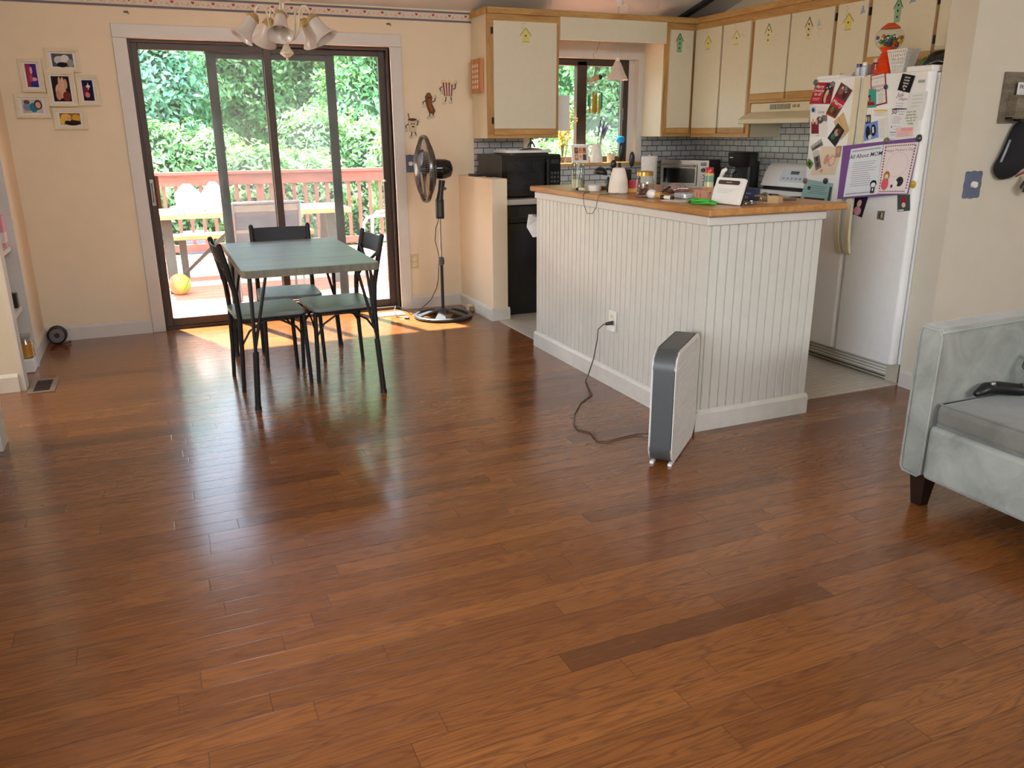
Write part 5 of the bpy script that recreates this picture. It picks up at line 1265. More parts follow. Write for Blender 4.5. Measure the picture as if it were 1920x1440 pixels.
bc = [S(40,120,60),S(232,200,70),S(220,110,110),S(40,60,140),S(236,232,220),S(210,60,40),S(30,90,60)]
r_ = random.Random(4); placed = []
mb = MB()
for k in range(900):
    p = Vector((r_.uniform(-.062,.062), r_.uniform(-.062,.062), .152+r_.uniform(0,.062)))
    if ((p.x/.064)**2+(p.y/.064)**2+((p.z-.205)/.054)**2) < 1 and all((p-q_).length > .019 for q_ in placed):
        placed.append(p); mb.sphere(p, .0105, 10, 7, col=bc[len(placed) % 7], M=Mg)
o = obj('gumballs', mb, M_['gloss'], gm, smooth=True); o['kind'] = 'stuff'
bk = thing('plastic_basket', 'small white perforated basket beside the gumball machine', 'basket', (3.95,-2.895,ZT))
def tapered_basket(mb, cx, cy, z0, h, w0, w1, d0, d1):
    nx, nz = 9, 7
    for (ax_, sg) in (('y',-1),('y',1),('x',-1),('x',1)):
        for i in range(nx+1):
            u = -1+2*i/nx; pts = []
            for z_, w_, dd in ((0,w0,d0),(h,w1,d1)):
                pts.append((cx+sg*dd/2, cy+u*w_/2, z0+z_) if ax_ == 'x' else (cx+u*dd/2, cy+sg*w_/2, z0+z_))
            mb.bar(pts[0], pts[1], .006, .003, (1,0,0) if ax_ == 'x' else (0,1,0))
    for j in range(nz+1):
        t_ = j/nz; w_ = w0+(w1-w0)*t_; dd = d0+(d1-d0)*t_; z = z0+h*t_
        mb.tube([(cx-dd/2,cy-w_/2,z),(cx+dd/2,cy-w_/2,z),(cx+dd/2,cy+w_/2,z),(cx-dd/2,cy+w_/2,z)], .0042, 4, closed=True)
    mb.box(cx-d0/2, cx+d0/2, cy-w0/2, cy+w0/2, z0, z0+.003)
mb = MB(); tapered_basket(mb, 3.95, -2.885, ZT, .135, .065, .13, .06, .1); obj('basket_body', mb, M_['white_plastic'], bk)
def bottle(name, label, x, y, z, r, h, body, cap, group=None, cat='bottle', caph=.02):
    t_ = thing(name, label, cat, (x,y,z), 0, group)
    mb = MB(); mb.lathe([(0,0),(r,0),(r,h*.72),(r*.62,h*.82),(r*.6,h-caph),(0,h-caph)], 18, body, M=T(x,y,z)); obj('bottle_body', mb, M_['gloss'], t_, smooth='auto')
    mb = MB(); mb.lathe([(0,h-caph),(r*.72,h-caph),(r*.72,h),(0,h)], 18, cap, M=T(x,y,z)); obj('cap', mb, M_['gloss'], t_, smooth='auto'); return t_
bottle('capped_bottle','white bottle with a navy cap on the refrigerator',3.95,-2.575,ZT,.02,.085,S(190,196,206),S(40,54,120),'small bottles on the refrigerator')
bottle('capped_bottle','white bottle with a white cap, left of the red bottle on the refrigerator',3.95,-2.622,ZT,.022,.09,S(196,204,216),S(236,238,240),'small bottles on the refrigerator',caph=.024)
bottle('sauce_bottle','red bottle with a pale cap left of the gumball machine',3.97,-2.682,ZT,.026,.105,S(150,36,32),S(210,190,180),'small bottles on the refrigerator')
tu = thing('tube', 'white tube with an orange end lying on the refrigerator top', 'tube', (3.95,-2.5,ZT))
mb = MB(); mb.cyl((3.95,-2.46,ZT+.022),(3.95,-2.545,ZT+.022),.02,col=S(226,214,200)); obj('tube_body', mb, M_['paint'], tu, smooth='auto')
mb = MB(); mb.cyl((3.95,-2.445,ZT+.022),(3.95,-2.46,ZT+.022),.021,col=S(224,140,84)); obj('cap', mb, M_['paint'], tu, smooth='auto')
bg_ = thing('black_bag', 'crumpled black and green bag lying on the right of the refrigerator top', 'bag', (4.0,-3.1,ZT))
mb = MB(); mb.sphere((4.05,-3.09,ZT+.055), 1, 24, 14, (.12,.13,.062), S(24,26,24))
for i, v in enumerate(mb.v): mb.v[i] = (v[0]+.008*math.sin(v[1]*60), v[1]+.008*math.sin(v[2]*90+v[0]*50), max(ZT+.001, v[2]+.008*math.sin(v[1]*70+v[0]*40)))
mb.sphere((3.96,-3.03,ZT+.06), .022, 10, 7, (1,1.4,.7), S(60,130,70)); obj('bag_body', mb, M_['gloss'], bg_, smooth=True)
cb_ = thing('clear_box', 'clear plastic clamshell box behind the white basket on the refrigerator', 'box', (4.23,-2.95,ZT))
mb = MB(); mb.box(4.16,4.3,-3.04,-2.87,ZT+.001,ZT+.16); obj('clamshell', mb, M_['jar_glass'], cb_, bevel=.012)
# ------------------------------------------------------------------ kitchen island
IX0, IX1, IY0, IY1, IZ = 2.333, 3.005, -3.385, -1.55, 1.035
isl = thing('kitchen_island', 'white beadboard kitchen island with a baseboard', 'island', (2.67,-2.47,0))
def beadboard(p0, p1, nrm, z0, z1, pitch, first):
    """one vertical panel with V-grooves"""
    p0 = Vector((*p0,0)); p1 = Vector((*p1,0)); n = Vector((*nrm,0)); L = (p1-p0).length; d = (p1-p0)/L
    us = [(0,0)]; u = first
    while u < L-.008: us += [(u-.004,0),(u-.002,-.009),(u+.002,-.009),(u+.004,0)]; u += pitch
    us.append((L,0)); mb = MB(); vs = []
    for (u, w) in us: q = p0+d*u+n*w; vs += [(q.x,q.y,z0),(q.x,q.y,z1)]
    k = len(us)
    b0 = p0-n*.012; b1 = p1-n*.012
    vs += [(b0.x,b0.y,z0),(b0.x,b0.y,z1),(b1.x,b1.y,z0),(b1.x,b1.y,z1)]
    fs = [(2*i,2*i+2,2*i+3,2*i+1) for i in range(k-1)]
    m = 2*k; fs += [(0,1,m+1,m),(2*k-2,m+2,m+3,2*k-1),(m,m+1,m+3,m+2)]
    fs += [tuple([2*i+1 for i in range(k)]+[m+3,m+1]), tuple([2*i for i in range(k)][::-1]+[m,m+2])]
    mb.add(vs, fs); return mb
M_['bead'] = plain('beadboard_paint', S(208,207,196), .42, var=.025, scale=10)
obj('beadboard_panel', beadboard((IX0,IY1),(IX0,IY0+.0122),(-1,0),.0,IZ-.04,.0525,.035), M_['bead'], isl)
obj('beadboard_panel', beadboard((IX0,IY0),(IX1,IY0),(0,-1),.0,IZ-.04,.0507,.02), M_['bead'], isl)
mb = MB(); mb.box(IX0+.012,IX1,IY0+.012,IY1,.003,IZ); obj('carcass', mb, M_['cab_cream'], isl)
mb = MB(); mb.box(IX0-.013,IX1+.013,IY0-.013,IY1+.01,IZ-.042,IZ); obj('top_trim', mb, M_['trim'], isl, bevel=.006)
mb = MB(); base_profile(mb,(IX0,IY1+.012),(IX0,IY0-.016),(-1,0),.105,.017); base_profile(mb,(IX0-.017,IY0),(IX1+.012,IY0),(0,-1),.105,.017); base_profile(mb,(IX1,IY0),(IX1,IY0+.3),(1,0),.105,.017); obj('baseboard', mb, M_['trim_old'], isl)
for k in range(3):
    mb = MB(); y0_ = IY0+.05+k*.59; mb.box(IX1, IX1+.018, y0_, y0_+.56, .12, .98); obj('door', mb, M_['cab_cream'], isl, bevel=.002)
mb = MB(); mb.prism(rrect(2.302,3.118,-3.43,-1.50,.012,4), 1.037, 1.07); tag(obj('countertop', mb, M_['counter'], bevel=.009, seg=4), 'honey-coloured wooden countertop on the white beadboard island', 'countertop')

def plate(name, label, cat, c, M, w, h, mat, kind, scallop=False, group=None):
    t_ = thing(name, label, cat, c, 0, group)
    mb = MB()
    if scallop:
        n = 64; poly = []
        for k in range(n):
            a = 2*PI*k/n; ca, sa = math.cos(a), math.sin(a); q = 1/max(abs(ca)**8+abs(sa)**8, 1e-6)**(1/8)
            poly.append((w/2*q*ca*(1+.035*math.cos(8*a)), h/2*q*sa*(1+.035*math.cos(8*a))))
    else: poly = rrect(-w/2,w/2,-h/2,h/2,.006)
    mb.prism(poly, 0, .006, M=M); obj('plate', mb, mat, t_, bevel=.0015)
    if kind == 'outlet':
        for sy in (-1,1):
            mb = MB(); mb.prism(ellip(0, sy*h*.2, w*.24, h*.13, 16), .006, .0085, S(226,218,190), M=M)
            for dx in (-.007,.007): mb.box(dx-.0012,dx+.0012,sy*h*.2-.003,sy*h*.2+.007,.0085,.009,S(50,46,40),M=M)
            obj('socket', mb, M_['paint'], t_)
    else:
        mb = MB(); mb.lathe([(0,.024),(.015,.024),(.017,.02),(.017,.006),(0,.006)], 20, M=M); obj('dimmer_knob', mb, M_['white_plastic'], t_, smooth='auto')
        mb = MB(); mb.box(.022,.03,-.012,.012,.006,.013,M=M); obj('toggle', mb, M_['tan_plastic'], t_)
    return t_
o = plate('wall_outlet','white double socket on the beadboard side of the island','outlet',(2.327,-2.575,.385),frame_M((2.328,-2.575,.385),(0,-1,0),(0,0,1)),.076,.118,M_['white_plastic'],'outlet')
ch_ = thing('plug_adapter', 'white block adapter plugged into the island socket', 'adapter', (2.31,-2.59,.36))
mb = MB(); mb.box(2.293,2.3185,-2.62,-2.565,.335,.368); obj('adapter_body', mb, M_['white_plastic'], ch_, bevel=.005)
plate('wall_outlet','ivory double socket on the back wall between door casing and standing fan','outlet',(1.945,0,.392),frame_M((1.945,-.0005,.392),(1,0,0),(0,0,1)),.072,.118,M_['tan_plastic'],'outlet')
plate('light_switch','blue scalloped switch plate on the back wall behind the standing fan','switch',(1.945,0,1.172),frame_M((1.945,-.0005,1.172),(1,0,0),(0,0,1)),.088,.135,M_['blue_plate'],'switch',True)
plate('light_switch','blue scalloped switch plate with white dimmer knob on the right partition wall','switch',(3.983,-3.405,1.128),frame_M((3.983,-3.4055,1.128),(1,0,0),(0,0,1)),.125,.138,M_['blue_plate'],'switch',True)

# ------------------------------------------------------------------ things on the island
Z1 = 1.0705
def on(name, label, cat, x, y, z=Z1, group=None): return thing(name, label, cat, (x,y,z), 0, group)
g = on('glass_canister','tall frosted glass canister at the far end of the island','canister',2.405,-1.98)
mb = MB(); mb.lathe([(0,.004),(.04,.004),(.041,.0),(.041,.155),(.0375,.157),(.036,.15),(.036,.01),(0,.01)], 28, M=T(2.405,-1.98,Z1)); obj('glass_body', mb, M_['jar_glass'], g, smooth='auto')
mb = MB(); mb.lathe([(0,.0105),(.035,.0105),(.035,.06),(.03,.066),(0,.062)], 24, M=T(2.405,-1.98,Z1)); obj('contents', mb, plain('flour', S(206,200,170), .9, bump=.002), g, smooth='auto')
mb = MB(); mb.lathe([(.0362,.06),(.0405,.06),(.0405,.14),(.0362,.14)], 28, S(176,174,164), M=T(2.405,-1.98,Z1)); obj('frosted_band', mb, M_['jar_glass'], g, smooth=True)
tn = on('round_tin','low white round tin near the frosted canister','tin',2.44,-2.13)
mb = MB(); mb.lathe([(0,0),(.038,0),(.04,.003),(.04,.03),(.036,.034),(0,.034)], 26, M=T(2.44,-2.13,Z1)); obj('tin_body', mb, M_['white_plastic'], tn, smooth='auto')
bw = on('wooden_tray','small brown wooden tray behind the white tin','tray',2.53,-2.02)
mb = MB(); mb.prism(rrect(2.48,2.60,-2.07,-1.97,.02),Z1,Z1+.018); obj('tray_body', mb, wood('tray_wood', S(120,72,40), S(150,94,56)), bw, bevel=.004)
vb = on('vial','tiny white bottle with a black cap lying by the canister','bottle',2.36,-2.07)
mb = MB(); mb.cyl((2.36,-2.085,Z1+.01),(2.375,-2.12,Z1+.01),.0095,col=S(214,206,180)); obj('vial_body', mb, M_['gloss'], vb, smooth='auto')
mb = MB(); mb.cyl((2.352,-2.066,Z1+.01),(2.36,-2.085,Z1+.01),.0085,col=S(30,30,30)); obj('cap', mb, M_['gloss'], vb, smooth='auto')

df = on('oil_diffuser','white tapered oil diffuser on the island with a thin cord','diffuser',2.46,-2.365)
prof = [(0,0),(.05,0),(.056,.005),(.057,.02),(.052,.07),(.041,.115),(.034,.136),(.031,.14),(0,.141)]
mb = MB(); mb.lathe(prof, 32, M=T(2.46,-2.365,Z1)); obj('diffuser_body', mb, plain('cream_ceramic', S(226,216,200), .4, var=.02), df, smooth='auto')
mb = MB(); mb.tube([(2.43,-2.42,Z1+.004),(2.37,-2.44,Z1+.004),(2.31,-2.43,Z1+.003),(2.296,-2.425,1.06),(2.294,-2.41,1.0),(2.294,-2.37,.965),(2.294,-2.31,.96),(2.294,-2.27,1.0),(2.295,-2.255,1.06),(2.31,-2.25,Z1+.003),(2.36,-2.22,Z1+.003),(2.33,-2.12,Z1+.003)], .0018, 6); obj('cord', mb, M_['rubber'], df, smooth=True)

cr = on('utensil_crock','dark utensil crock hidden behind the white diffuser','crock',2.56,-2.245)
mb = MB(); mb.lathe([(0,0),(.045,0),(.05,.01),(.05,.125),(.046,.125),(.044,.012),(0,.012)], 26, M=T(2.56,-2.245,Z1)); obj('crock_body', mb, M_['black'], cr, smooth='auto')
def utensil(name, label, p0, p1, head, hr, hs, cat='utensil'):
    u = thing(name, label, cat, tuple(p0), 0, 'black kitchen utensils in the crock')
    p0 = Vector(p0); p1 = Vector(p1)
    mb = MB(); m_ = p0.lerp(p1, .55); mb.tube([p0, m_, p1], [.007,.008,.009], 10); obj('handle', mb, M_['black'], u, smooth='auto')
    mb = MB(); mb.sphere(head, hr, 18, 12, hs); obj('head', mb, M_['black'], u, smooth=True); return u
utensil('spatula','upright black spoon-shaped utensil, tallest in the crock behind the diffuser',(2.548,-2.245,Z1+.016),(2.534,-2.245,1.235),(2.546,-2.243,1.295),.022,(.8,.5,2.3))
utensil('spatula','black utensil leaning right out of the crock behind the diffuser',(2.575,-2.24,Z1+.016),(2.603,-2.24,1.19),(2.62,-2.24,1.25),.021,(.85,.5,2.1))
utensil('spatula','short black utensil leaning left in the crock, beside the ladle',(2.56,-2.23,Z1+.016),(2.51,-2.235,1.2),(2.5,-2.236,1.225),.02,(.9,.5,1.2))
ld = thing('ladle','black ladle hooked over the left of the crock, bowl hanging outward','ladle',(2.44,-2.24,Z1),0,None)
mb = MB(); mb.tube([(2.545,-2.26,Z1+.018),(2.50,-2.262,1.15),(2.47,-2.258,1.2),(2.445,-2.25,1.2)], .007, 8); obj('handle', mb, M_['black'], ld, smooth=True)
mb = MB(); mb.lathe([(0,-.034),(.02,-.03),(.036,-.014),(.042,.006),(.04,.006),(.034,-.012),(.018,-.027),(0,-.03)], 22, M=T(2.41,-2.245,1.178)@RX(PI)@RY(-.2)); obj('bowl', mb, M_['black'], ld, smooth=True)
sp_ = thing('serving_spoon','black slotted spoon with a steel edge hanging below the ladle','spoon',(2.45,-2.23,Z1),0,None)
mb = MB(); mb.tube([(2.555,-2.225,1.085),(2.52,-2.2,1.2)], .006, 8); obj('handle', mb, M_['black'], sp_, smooth=True)
mb = MB(); mb.sphere((2.448,-2.27,1.115), .022, 16, 10, (.6,.45,2.0)); obj('bowl', mb, M_['black'], sp_, smooth=True)

bx = on('carton','small red box with a yellow base behind the diffuser','box',2.6,-2.33)
mb = MB(); Mx = T(2.595,-2.315,Z1)@RZ(-.6); mb.box(-.03,.03,-.015,.015,.02,.066,S(168,28,34),M=Mx); mb.box(-.03,.03,-.0155,.0155,0,.02,S(206,160,60),M=Mx); obj('carton', mb, M_['paint'], bx)
gj = on('candy_jar','glass jar with a gold lid and brown sweets on the island edge','jar',2.43,-2.685)
Mj = T(2.43,-2.685,Z1)
mb = MB(); mb.lathe([(0,.0),(.045,.0),(.049,.006),(.049,.085),(.042,.1),(.04,.112),(.038,.112),(.04,.098),(.046,.083),(.046,.008),(0,.006)], 28, M=Mj); obj('glass_body', mb, M_['jar_glass'], gj, smooth='auto')
mb = MB(); mb.lathe([(0,.135),(.041,.135),(.044,.131),(.044,.112),(0,.112)], 28, M=Mj); obj('lid', mb, M_['brass'], gj, smooth='auto')
r_ = random.Random(9); mb = MB()
for k in range(70):
    a = r_.uniform(0,2*PI); q = .036*math.sqrt(r_.random()); mb.sphere((q*math.cos(a), q*math.sin(a), .016+r_.random()*.05), .0085, 8, 6, (1,1.2,.8), col=[S(110,62,44),S(84,48,40),S(150,110,96),S(176,150,140)][k%4], M=Mj)
o = obj('sweets', mb, M_['paint'], gj, smooth=True); o['kind'] = 'stuff'
eg = on('shaker','white egg-shaped shaker with a wooden top lying on its side','shaker',2.425,-2.79)
mb = MB(); mb.sphere((2.418,-2.775,Z1+.024), .024, 18, 12, (1,1.35,1)); obj('shaker_body', mb, M_['white_plastic'], eg, smooth=True)
mb = MB(); mb.cyl((2.43,-2.802,Z1+.022),(2.442,-2.825,Z1+.02),.018,.016,16); obj('wooden_top', mb, M_['oak'], eg, smooth='auto')
rz = on('scraper','black handled scraper propped behind the white shaker','scraper',2.5,-2.75)
mb = MB(); mb.bar((2.47,-2.76,Z1+.02),(2.55,-2.745,Z1+.055),.016,.008); obj('handle', mb, M_['black'], rz, bevel=.002)
vb = on('lip_balm','small white tube with black ends lying on the island edge','tube',2.46,-2.86)
mb = MB(); mb.cyl((2.452,-2.845,Z1+.0105),(2.465,-2.885,Z1+.0105),.01,col=S(226,222,206)); obj('tube_body', mb, M_['gloss'], vb, smooth='auto')
mb = MB(); mb.cyl((2.445,-2.825,Z1+.0105),(2.452,-2.845,Z1+.0105),.01,col=S(30,30,32)); mb.cyl((2.465,-2.885,Z1+.0105),(2.469,-2.898,Z1+.0105),.01,col=S(30,30,32)); obj('end_caps', mb, M_['gloss'], vb, smooth='auto')
pp = on('paper_slip','white paper slip lying flat at the front of the island','paper',2.45,-2.97)
mb = MB(); mb.prism([(2.39,-2.9),(2.42,-3.04),(2.5,-3.02),(2.47,-2.88)],Z1,Z1+.0015); obj('slip', mb, M_['white_plastic'], pp)
fb = on('snack_bag','crumpled silver snack bag in front of the toaster oven','bag',2.78,-2.45)
mb = MB(); mb.sphere((2.78,-2.47,Z1+.022), 1, 28, 16, (.055,.1,.026), S(150,142,146))
for i, v in enumerate(mb.v): mb.v[i] = (v[0]+.006*math.sin(v[1]*90), v[1]+.005*math.sin(v[0]*110), max(Z1, v[2]+.006*math.sin(v[1]*120+v[0]*80)))
obj('foil_body', mb, plain('crumpled_foil', S(190,180,186), .2, .85, var=.2, scale=40), fb, smooth=True)
ti = on('flat_case','flat silver-white case lying on the island','case',2.6,-2.8)
mb = MB(); mb.prism(rrect(2.55,2.66,-2.88,-2.77,.02),Z1,Z1+.026); obj('case_body', mb, plain('pale_silver', S(206,210,222), .25, .3), ti, bevel=.006)
bx = on('patterned_box','small pink and tan patterned box beside the silver case','box',2.6,-2.94)
mb = MB(); Mx = T(2.607,-2.945,Z1)@RZ(-.25); mb.box(-.02,.02,-.05,.05,0,.05,S(206,150,126),M=Mx)
for k in range(4): mb.poly([(-.0203,b,c) for b,c in ellip(-.035+.022*k,.025,.008,.011,10)], S(214,170,90) if k%2 else S(176,96,84), M=Mx)
obj('carton', mb, M_['paint'], bx)
bx = on('carton','red and grey carton right of the pink box','box',2.68,-2.98)
mb = MB(); Mx = T(2.66,-3.0,Z1)@RZ(-.3); mb.box(-.015,.015,-.035,.0,0,.046,S(176,34,44),M=Mx); mb.box(-.015,.015,0,.03,0,.046,S(120,122,134),M=Mx); obj('carton', mb, M_['paint'], bx)
sc_ = on('spray_can','spray can with a red cap at the far side of the island','spray can',3.04,-2.42)
Ms = T(3.04,-2.42,Z1)
mb = MB(); mb.lathe([(0,0),(.028,0),(.0285,.09),(.024,.1),(0,.1)], 22, S(206,200,160), M=Ms); mb.lathe([(.0287,.05),(.0287,.085)], 22, S(120,160,140), M=Ms); mb.lathe([(.0287,.086),(.0287,.092)], 22, S(214,170,60), M=Ms); obj('can', mb, M_['gloss'], sc_, smooth='auto')
mb = MB(); mb.lathe([(.0245,.1),(.0245,.128),(.022,.132),(0,.132)], 22, S(176,30,36), M=Ms); obj('cap', mb, M_['gloss'], sc_, smooth='auto')
wb = on('wooden_block','small wooden block in front of the spray can','block',2.98,-2.52)
mb = MB(); mb.box(2.94,3.0,-2.55,-2.49,Z1,Z1+.024); obj('block', mb, M_['picnic'], wb, bevel=.003)
# white tablet stand
dv = on('digital_display','white electronic device with a dark label strip propped on the island','device',2.53,-3.24)
Mv = frame_M((2.512,-3.145,Z1+.004),(.08,-.997,0),(.30,.03,.95)); 
mb = MB(); mb.prism(rrect(0,.19,0,.125,.008),-.02,.0,M=Mv); obj('body', mb, M_['white_plastic'], dv, bevel=.003)
mb = MB(); mb.prism(rrect(.004,.186,-.004,.121,.008),-.035,-.021,M=Mv); obj('dark_back', mb, M_['black'], dv, bevel=.003)
mb = MB(); mb.prism(rrect(.02,.165,.092,.112,.009),.0003,.001,S(60,48,44),M=Mv); mb.box(.075,.112,.1,.104,.001,.0013,S(190,170,160),M=Mv)
for k in range(3): mb.box(.03,.15-.02*k,.068-.008*k,.07-.008*k,.0003,.0006,S(200,196,190),M=Mv)
obj('label_strip', mb, M_['paint'], dv)
gc = on('green_cable','loose coil of bright green cable at the island corner','cable',2.47,-3.15)
mb = MB(); pts = []
for k in range(70):
    a = k*.42; pts.append((2.46+(.03+.012*math.sin(a*.37))*math.cos(a), -3.15+(.085+.02*math.sin(a*.23))*math.sin(a)-.02*math.sin(k*.3), Z1+.006+.012*(k/70)+.004*math.sin(a*1.7)))
mb.tube(pts, .004, 6); obj('coil', mb, plain('green_rubber', S(64,180,60), .45), gc, smooth=True)
mb = MB(); mb.box(2.43,2.45,-3.1,-3.085,Z1,Z1+.012); obj('cable_end', mb, M_['black'], gc)
bx = on('carton','dark blue carton with pale lettering behind the white device','box',2.79,-3.13)
Mx = frame_M((2.735,-3.05,Z1),(.35,-.94,0),(0,0,1)); mb = MB(); mb.box(0,.115,0,.062,-.04,0,S(30,52,92),M=Mx); mb.box(.03,.09,.034,.039,0,.001,S(110,136,176),M=Mx); text(mb,'WELL',.014,Mx@T(.06,.018,.001),S(150,170,200)); obj('carton', mb, M_['paint'], bx)
td = on('tape_dispenser','tan cardboard tape holder with a clear tape roll','tape',2.77,-3.26)
Mx = frame_M((2.72,-3.215,Z1),(.4,-.92,0),(0,0,1)); mb = MB(); mb.box(.0,.125,0,.006,-.05,0,S(176,142,100),M=Mx); mb.box(.07,.125,.006,.036,-.05,0,S(190,156,112),M=Mx); mb.box(0,.05,.03,.036,-.05,0,S(150,118,80),M=Mx); obj('card_holder', mb, M_['paint'], td)
mb = MB(); mb.tube([(.05+.02*math.cos(2*PI*k/20),.027+.018*math.sin(2*PI*k/20),-.01) for k in range(20)], .006, 6, closed=True, M=Mx); obj('tape_roll', mb, M_['steel'], td, smooth=True)
kc = on('key_chain','tangle of silver keys and a white bead on the island front','keys',2.6,-3.31)
mb = MB()
for k, (x, y) in enumerate(((2.6,-3.29),(2.62,-3.32),(2.58,-3.31),(2.64,-3.3))): mb.bar((x,y,Z1+.005+.004*k),(x+.03*math.cos(k*1.3),y+.03*math.sin(k*1.3),Z1+.007+.004*k),.01,.003)
mb.sphere((2.575,-3.335,Z1+.009),.009); mb.sphere((2.61,-3.335,Z1+.009),.009); obj('keys', mb, M_['steel'], kc, smooth='auto')
pn = on('pen','dark grey pen lying near the right end of the island','pen',2.9,-3.2)
mb = MB(); mb.cyl((2.86,-3.16,Z1+.006),(2.98,-3.22,Z1+.006),.005); obj('pen_body', mb, M_['grey_plastic'], pn, smooth='auto')
mg = on('cake_server','white-handled scraper leaning up behind the white device','scraper',2.62,-3.0)
mb = MB(); mb.tube([(2.62,-3.0,Z1+.005),(2.6,-3.1,Z1+.115),(2.598,-3.125,Z1+.15),(2.6,-3.14,Z1+.158)], [.006,.009,.011,.008], 10); obj('handle', mb, M_['white_plastic'], mg, smooth=True)
dt = thing('dish_towel','thin pale towel hanging off the far end of the island','towel',(2.33,-1.5,.78))
mb = MB(); mb.tube([(2.33,-1.549,.88),(2.33,-1.5,.88),(2.44,-1.5,.88),(2.44,-1.549,.88)], .006, 8); obj('towel_bar', mb, M_['steel'], dt, smooth=True)
mb = MB(); mb.add([(2.30,-1.49,.885),(2.43,-1.49,.885),(2.43,-1.485,.74),(2.345,-1.46,.73),(2.30,-1.46,.80)], [(0,1,2,3,4)]); o = obj('cloth', mb, M_['bag'], dt); s_ = o.modifiers.new('thick','SOLIDIFY'); s_.thickness = .006
# ------------------------------------------------------------------ on the worktop under the window
bb = thing('soap_bottle','clear blue spray bottle on the worktop below the window, behind the island','bottle',(3.05,-.35,.912))
Mx = T(3.05,-.35,.912)
mb = MB(); mb.lathe([(0,0),(.035,0),(.038,.01),(.036,.12),(.02,.17),(.012,.2),(0,.2)], 22, M=Mx); t = NT('blue_liquid'); t.bsdf(S(60,150,220), .1, trans=.3); obj('bottle_body', mb, t.m, bb, smooth='auto')
mb = MB(); mb.lathe([(0,.2),(.014,.2),(.014,.22),(.02,.24),(.02,.26),(0,.262)], 16, S(150,200,230), M=Mx); obj('nozzle', mb, M_['gloss'], bb, smooth='auto')
pb = thing('plastic_wrap','crumpled clear plastic bag on the worktop beside the microwave','bag',(3.07,-.5,.912))
mb = MB(); mb.sphere((3.08,-.5,.965), 1, 20, 12, (.05,.06,.06))
for i, v in enumerate(mb.v): mb.v[i] = (v[0]+.01*math.sin(v[1]*80), v[1], max(.913, v[2]+.01*math.sin(v[0]*90)))
obj('bag_body', mb, M_['jar_glass'], pb)
# window sill
ZS = WZ0+.012
def sill(name, label, cat, x, y=-.02): return thing(name, label, cat, (x,y,ZS))
fv_ = sill('flower_vase','slim glass bottle of yellow dried flowers on the window sill','vase',3.29)
mb = MB(); mb.lathe([(0,0),(.022,0),(.024,.01),(.022,.07),(.012,.1),(.012,.13)], 18, M=T(3.29,-.02,ZS)); obj('glass_body', mb, M_['jar_glass'], fv_, smooth='auto')
r_ = random.Random(3); mb = MB(); mf = MB()
for k in range(34):
    a = r_.uniform(0,2*PI); q = r_.uniform(.01,.085); hgt = r_.uniform(.15,.25); lean = r_.uniform(0,.12) if k % 3 == 0 else 0
    tip = (3.29+q*.7*math.cos(a)+lean*.6, -.02+q*.5*math.sin(a), ZS+hgt+lean*1.3); mb.tube([(3.29,-.02,ZS+.01),(3.29+.3*(tip[0]-3.29),-.02,ZS+.14),tip], .0012, 4)
    for j in range(5): mf.sphere((tip[0]+r_.uniform(-.018,.018),tip[1]+r_.uniform(-.012,.012),tip[2]+r_.uniform(-.02,.02)), r_.uniform(.005,.009), 7, 5)
obj('stems', mb, plain('dry_stem', S(150,140,80), .8), fv_); obj('blossoms', mf, plain('yellow_blossom', S(250,226,120), .8, var=.12), fv_, smooth=True)
dp = sill('dried_grass','tall tan dried grass stalks rising behind the yellow flowers','dried grass',3.335,.01)
mb = MB(); mf = MB()
for k in range(9):
    x1 = 3.325+.012*k+r_.uniform(-.01,.01); z1_ = ZS+r_.uniform(.3,.42)+.012*k; mb.tube([(3.335,.01,ZS),(3.335+.4*(x1-3.335),.01,ZS+.2),(x1,.01,z1_)], .0013, 4)
    for j in range(9): mf.sphere((x1-.002*j+r_.uniform(-.012,.012),.01+r_.uniform(-.008,.008),z1_-.022*j), .006, 6, 5)
obj('stalks', mb, plain('tan_stem', S(160,130,80), .8), dp); obj('seed_heads', mf, plain('tan_seed', S(214,176,110), .85, var=.15), dp, smooth=True)
pf = sill('picture_frame','white frame with a collage of small photos on the window sill','picture frame',3.45,-.04)
MP = frame_M((3.372,-.055,ZS),(1,.0,0),(0,.16,.987))
mb = MB(); ring_p = MB(); ring_p.box(0,.165,0,.155,-.01,0,M=MP); obj('frame', ring_p, M_['white_plastic'], pf, bevel=.003)
mb = MB(); mb.box(.022,.143,.02,.135,.0003,.0012,S(236,226,210),M=MP)
cc = [S(190,130,110),S(120,70,60),S(224,200,170),S(206,150,120),S(90,70,66),S(176,120,80)]
for i in range(3):
    for j in range(2):
        x0 = .026+.039*i; y0 = .024+.056*j; mb.box(x0,x0+.035,y0,y0+.05,.0012,.0018,cc[(i*2+j)%6],M=MP); mb.poly([(a,b,.002) for a,b in ellip(x0+.017,y0+.03,.01,.012,10)], cc[(i+j*3+2)%6], M=MP)
obj('photos', mb, M_['paper'], pf)
pj = sill('pitcher','white enamel pitcher holding dried lavender on the window sill','pitcher',3.622,-.02)
Mp = T(3.622,-.02,ZS)
mb = MB(); mb.lathe([(0,0),(.052,0),(.054,.006),(.056,.04),(.048,.1),(.038,.135),(.043,.158),(.041,.158),(.036,.135),(.045,.1),(.05,.02),(0,.01)], 28, M=Mp); obj('pitcher_body', mb, plain('enamel_white', S(228,226,214), .25), pj, smooth='auto')
mb = MB(); mb.tube([(-.04,0,.148),(-.06,-.0,.152),(-.082,0,.14),(-.085,0,.115),(-.066,0,.085),(-.053,0,.07)], .0055, 8, M=Mp); obj('handle', mb, plain('enamel_pale', S(216,222,214), .3), pj, smooth=True)
lv = thing('lavender_bunch','bunch of dried purple lavender leaning right in the white pitcher','dried flowers',(3.63,-.02,ZS+.02))
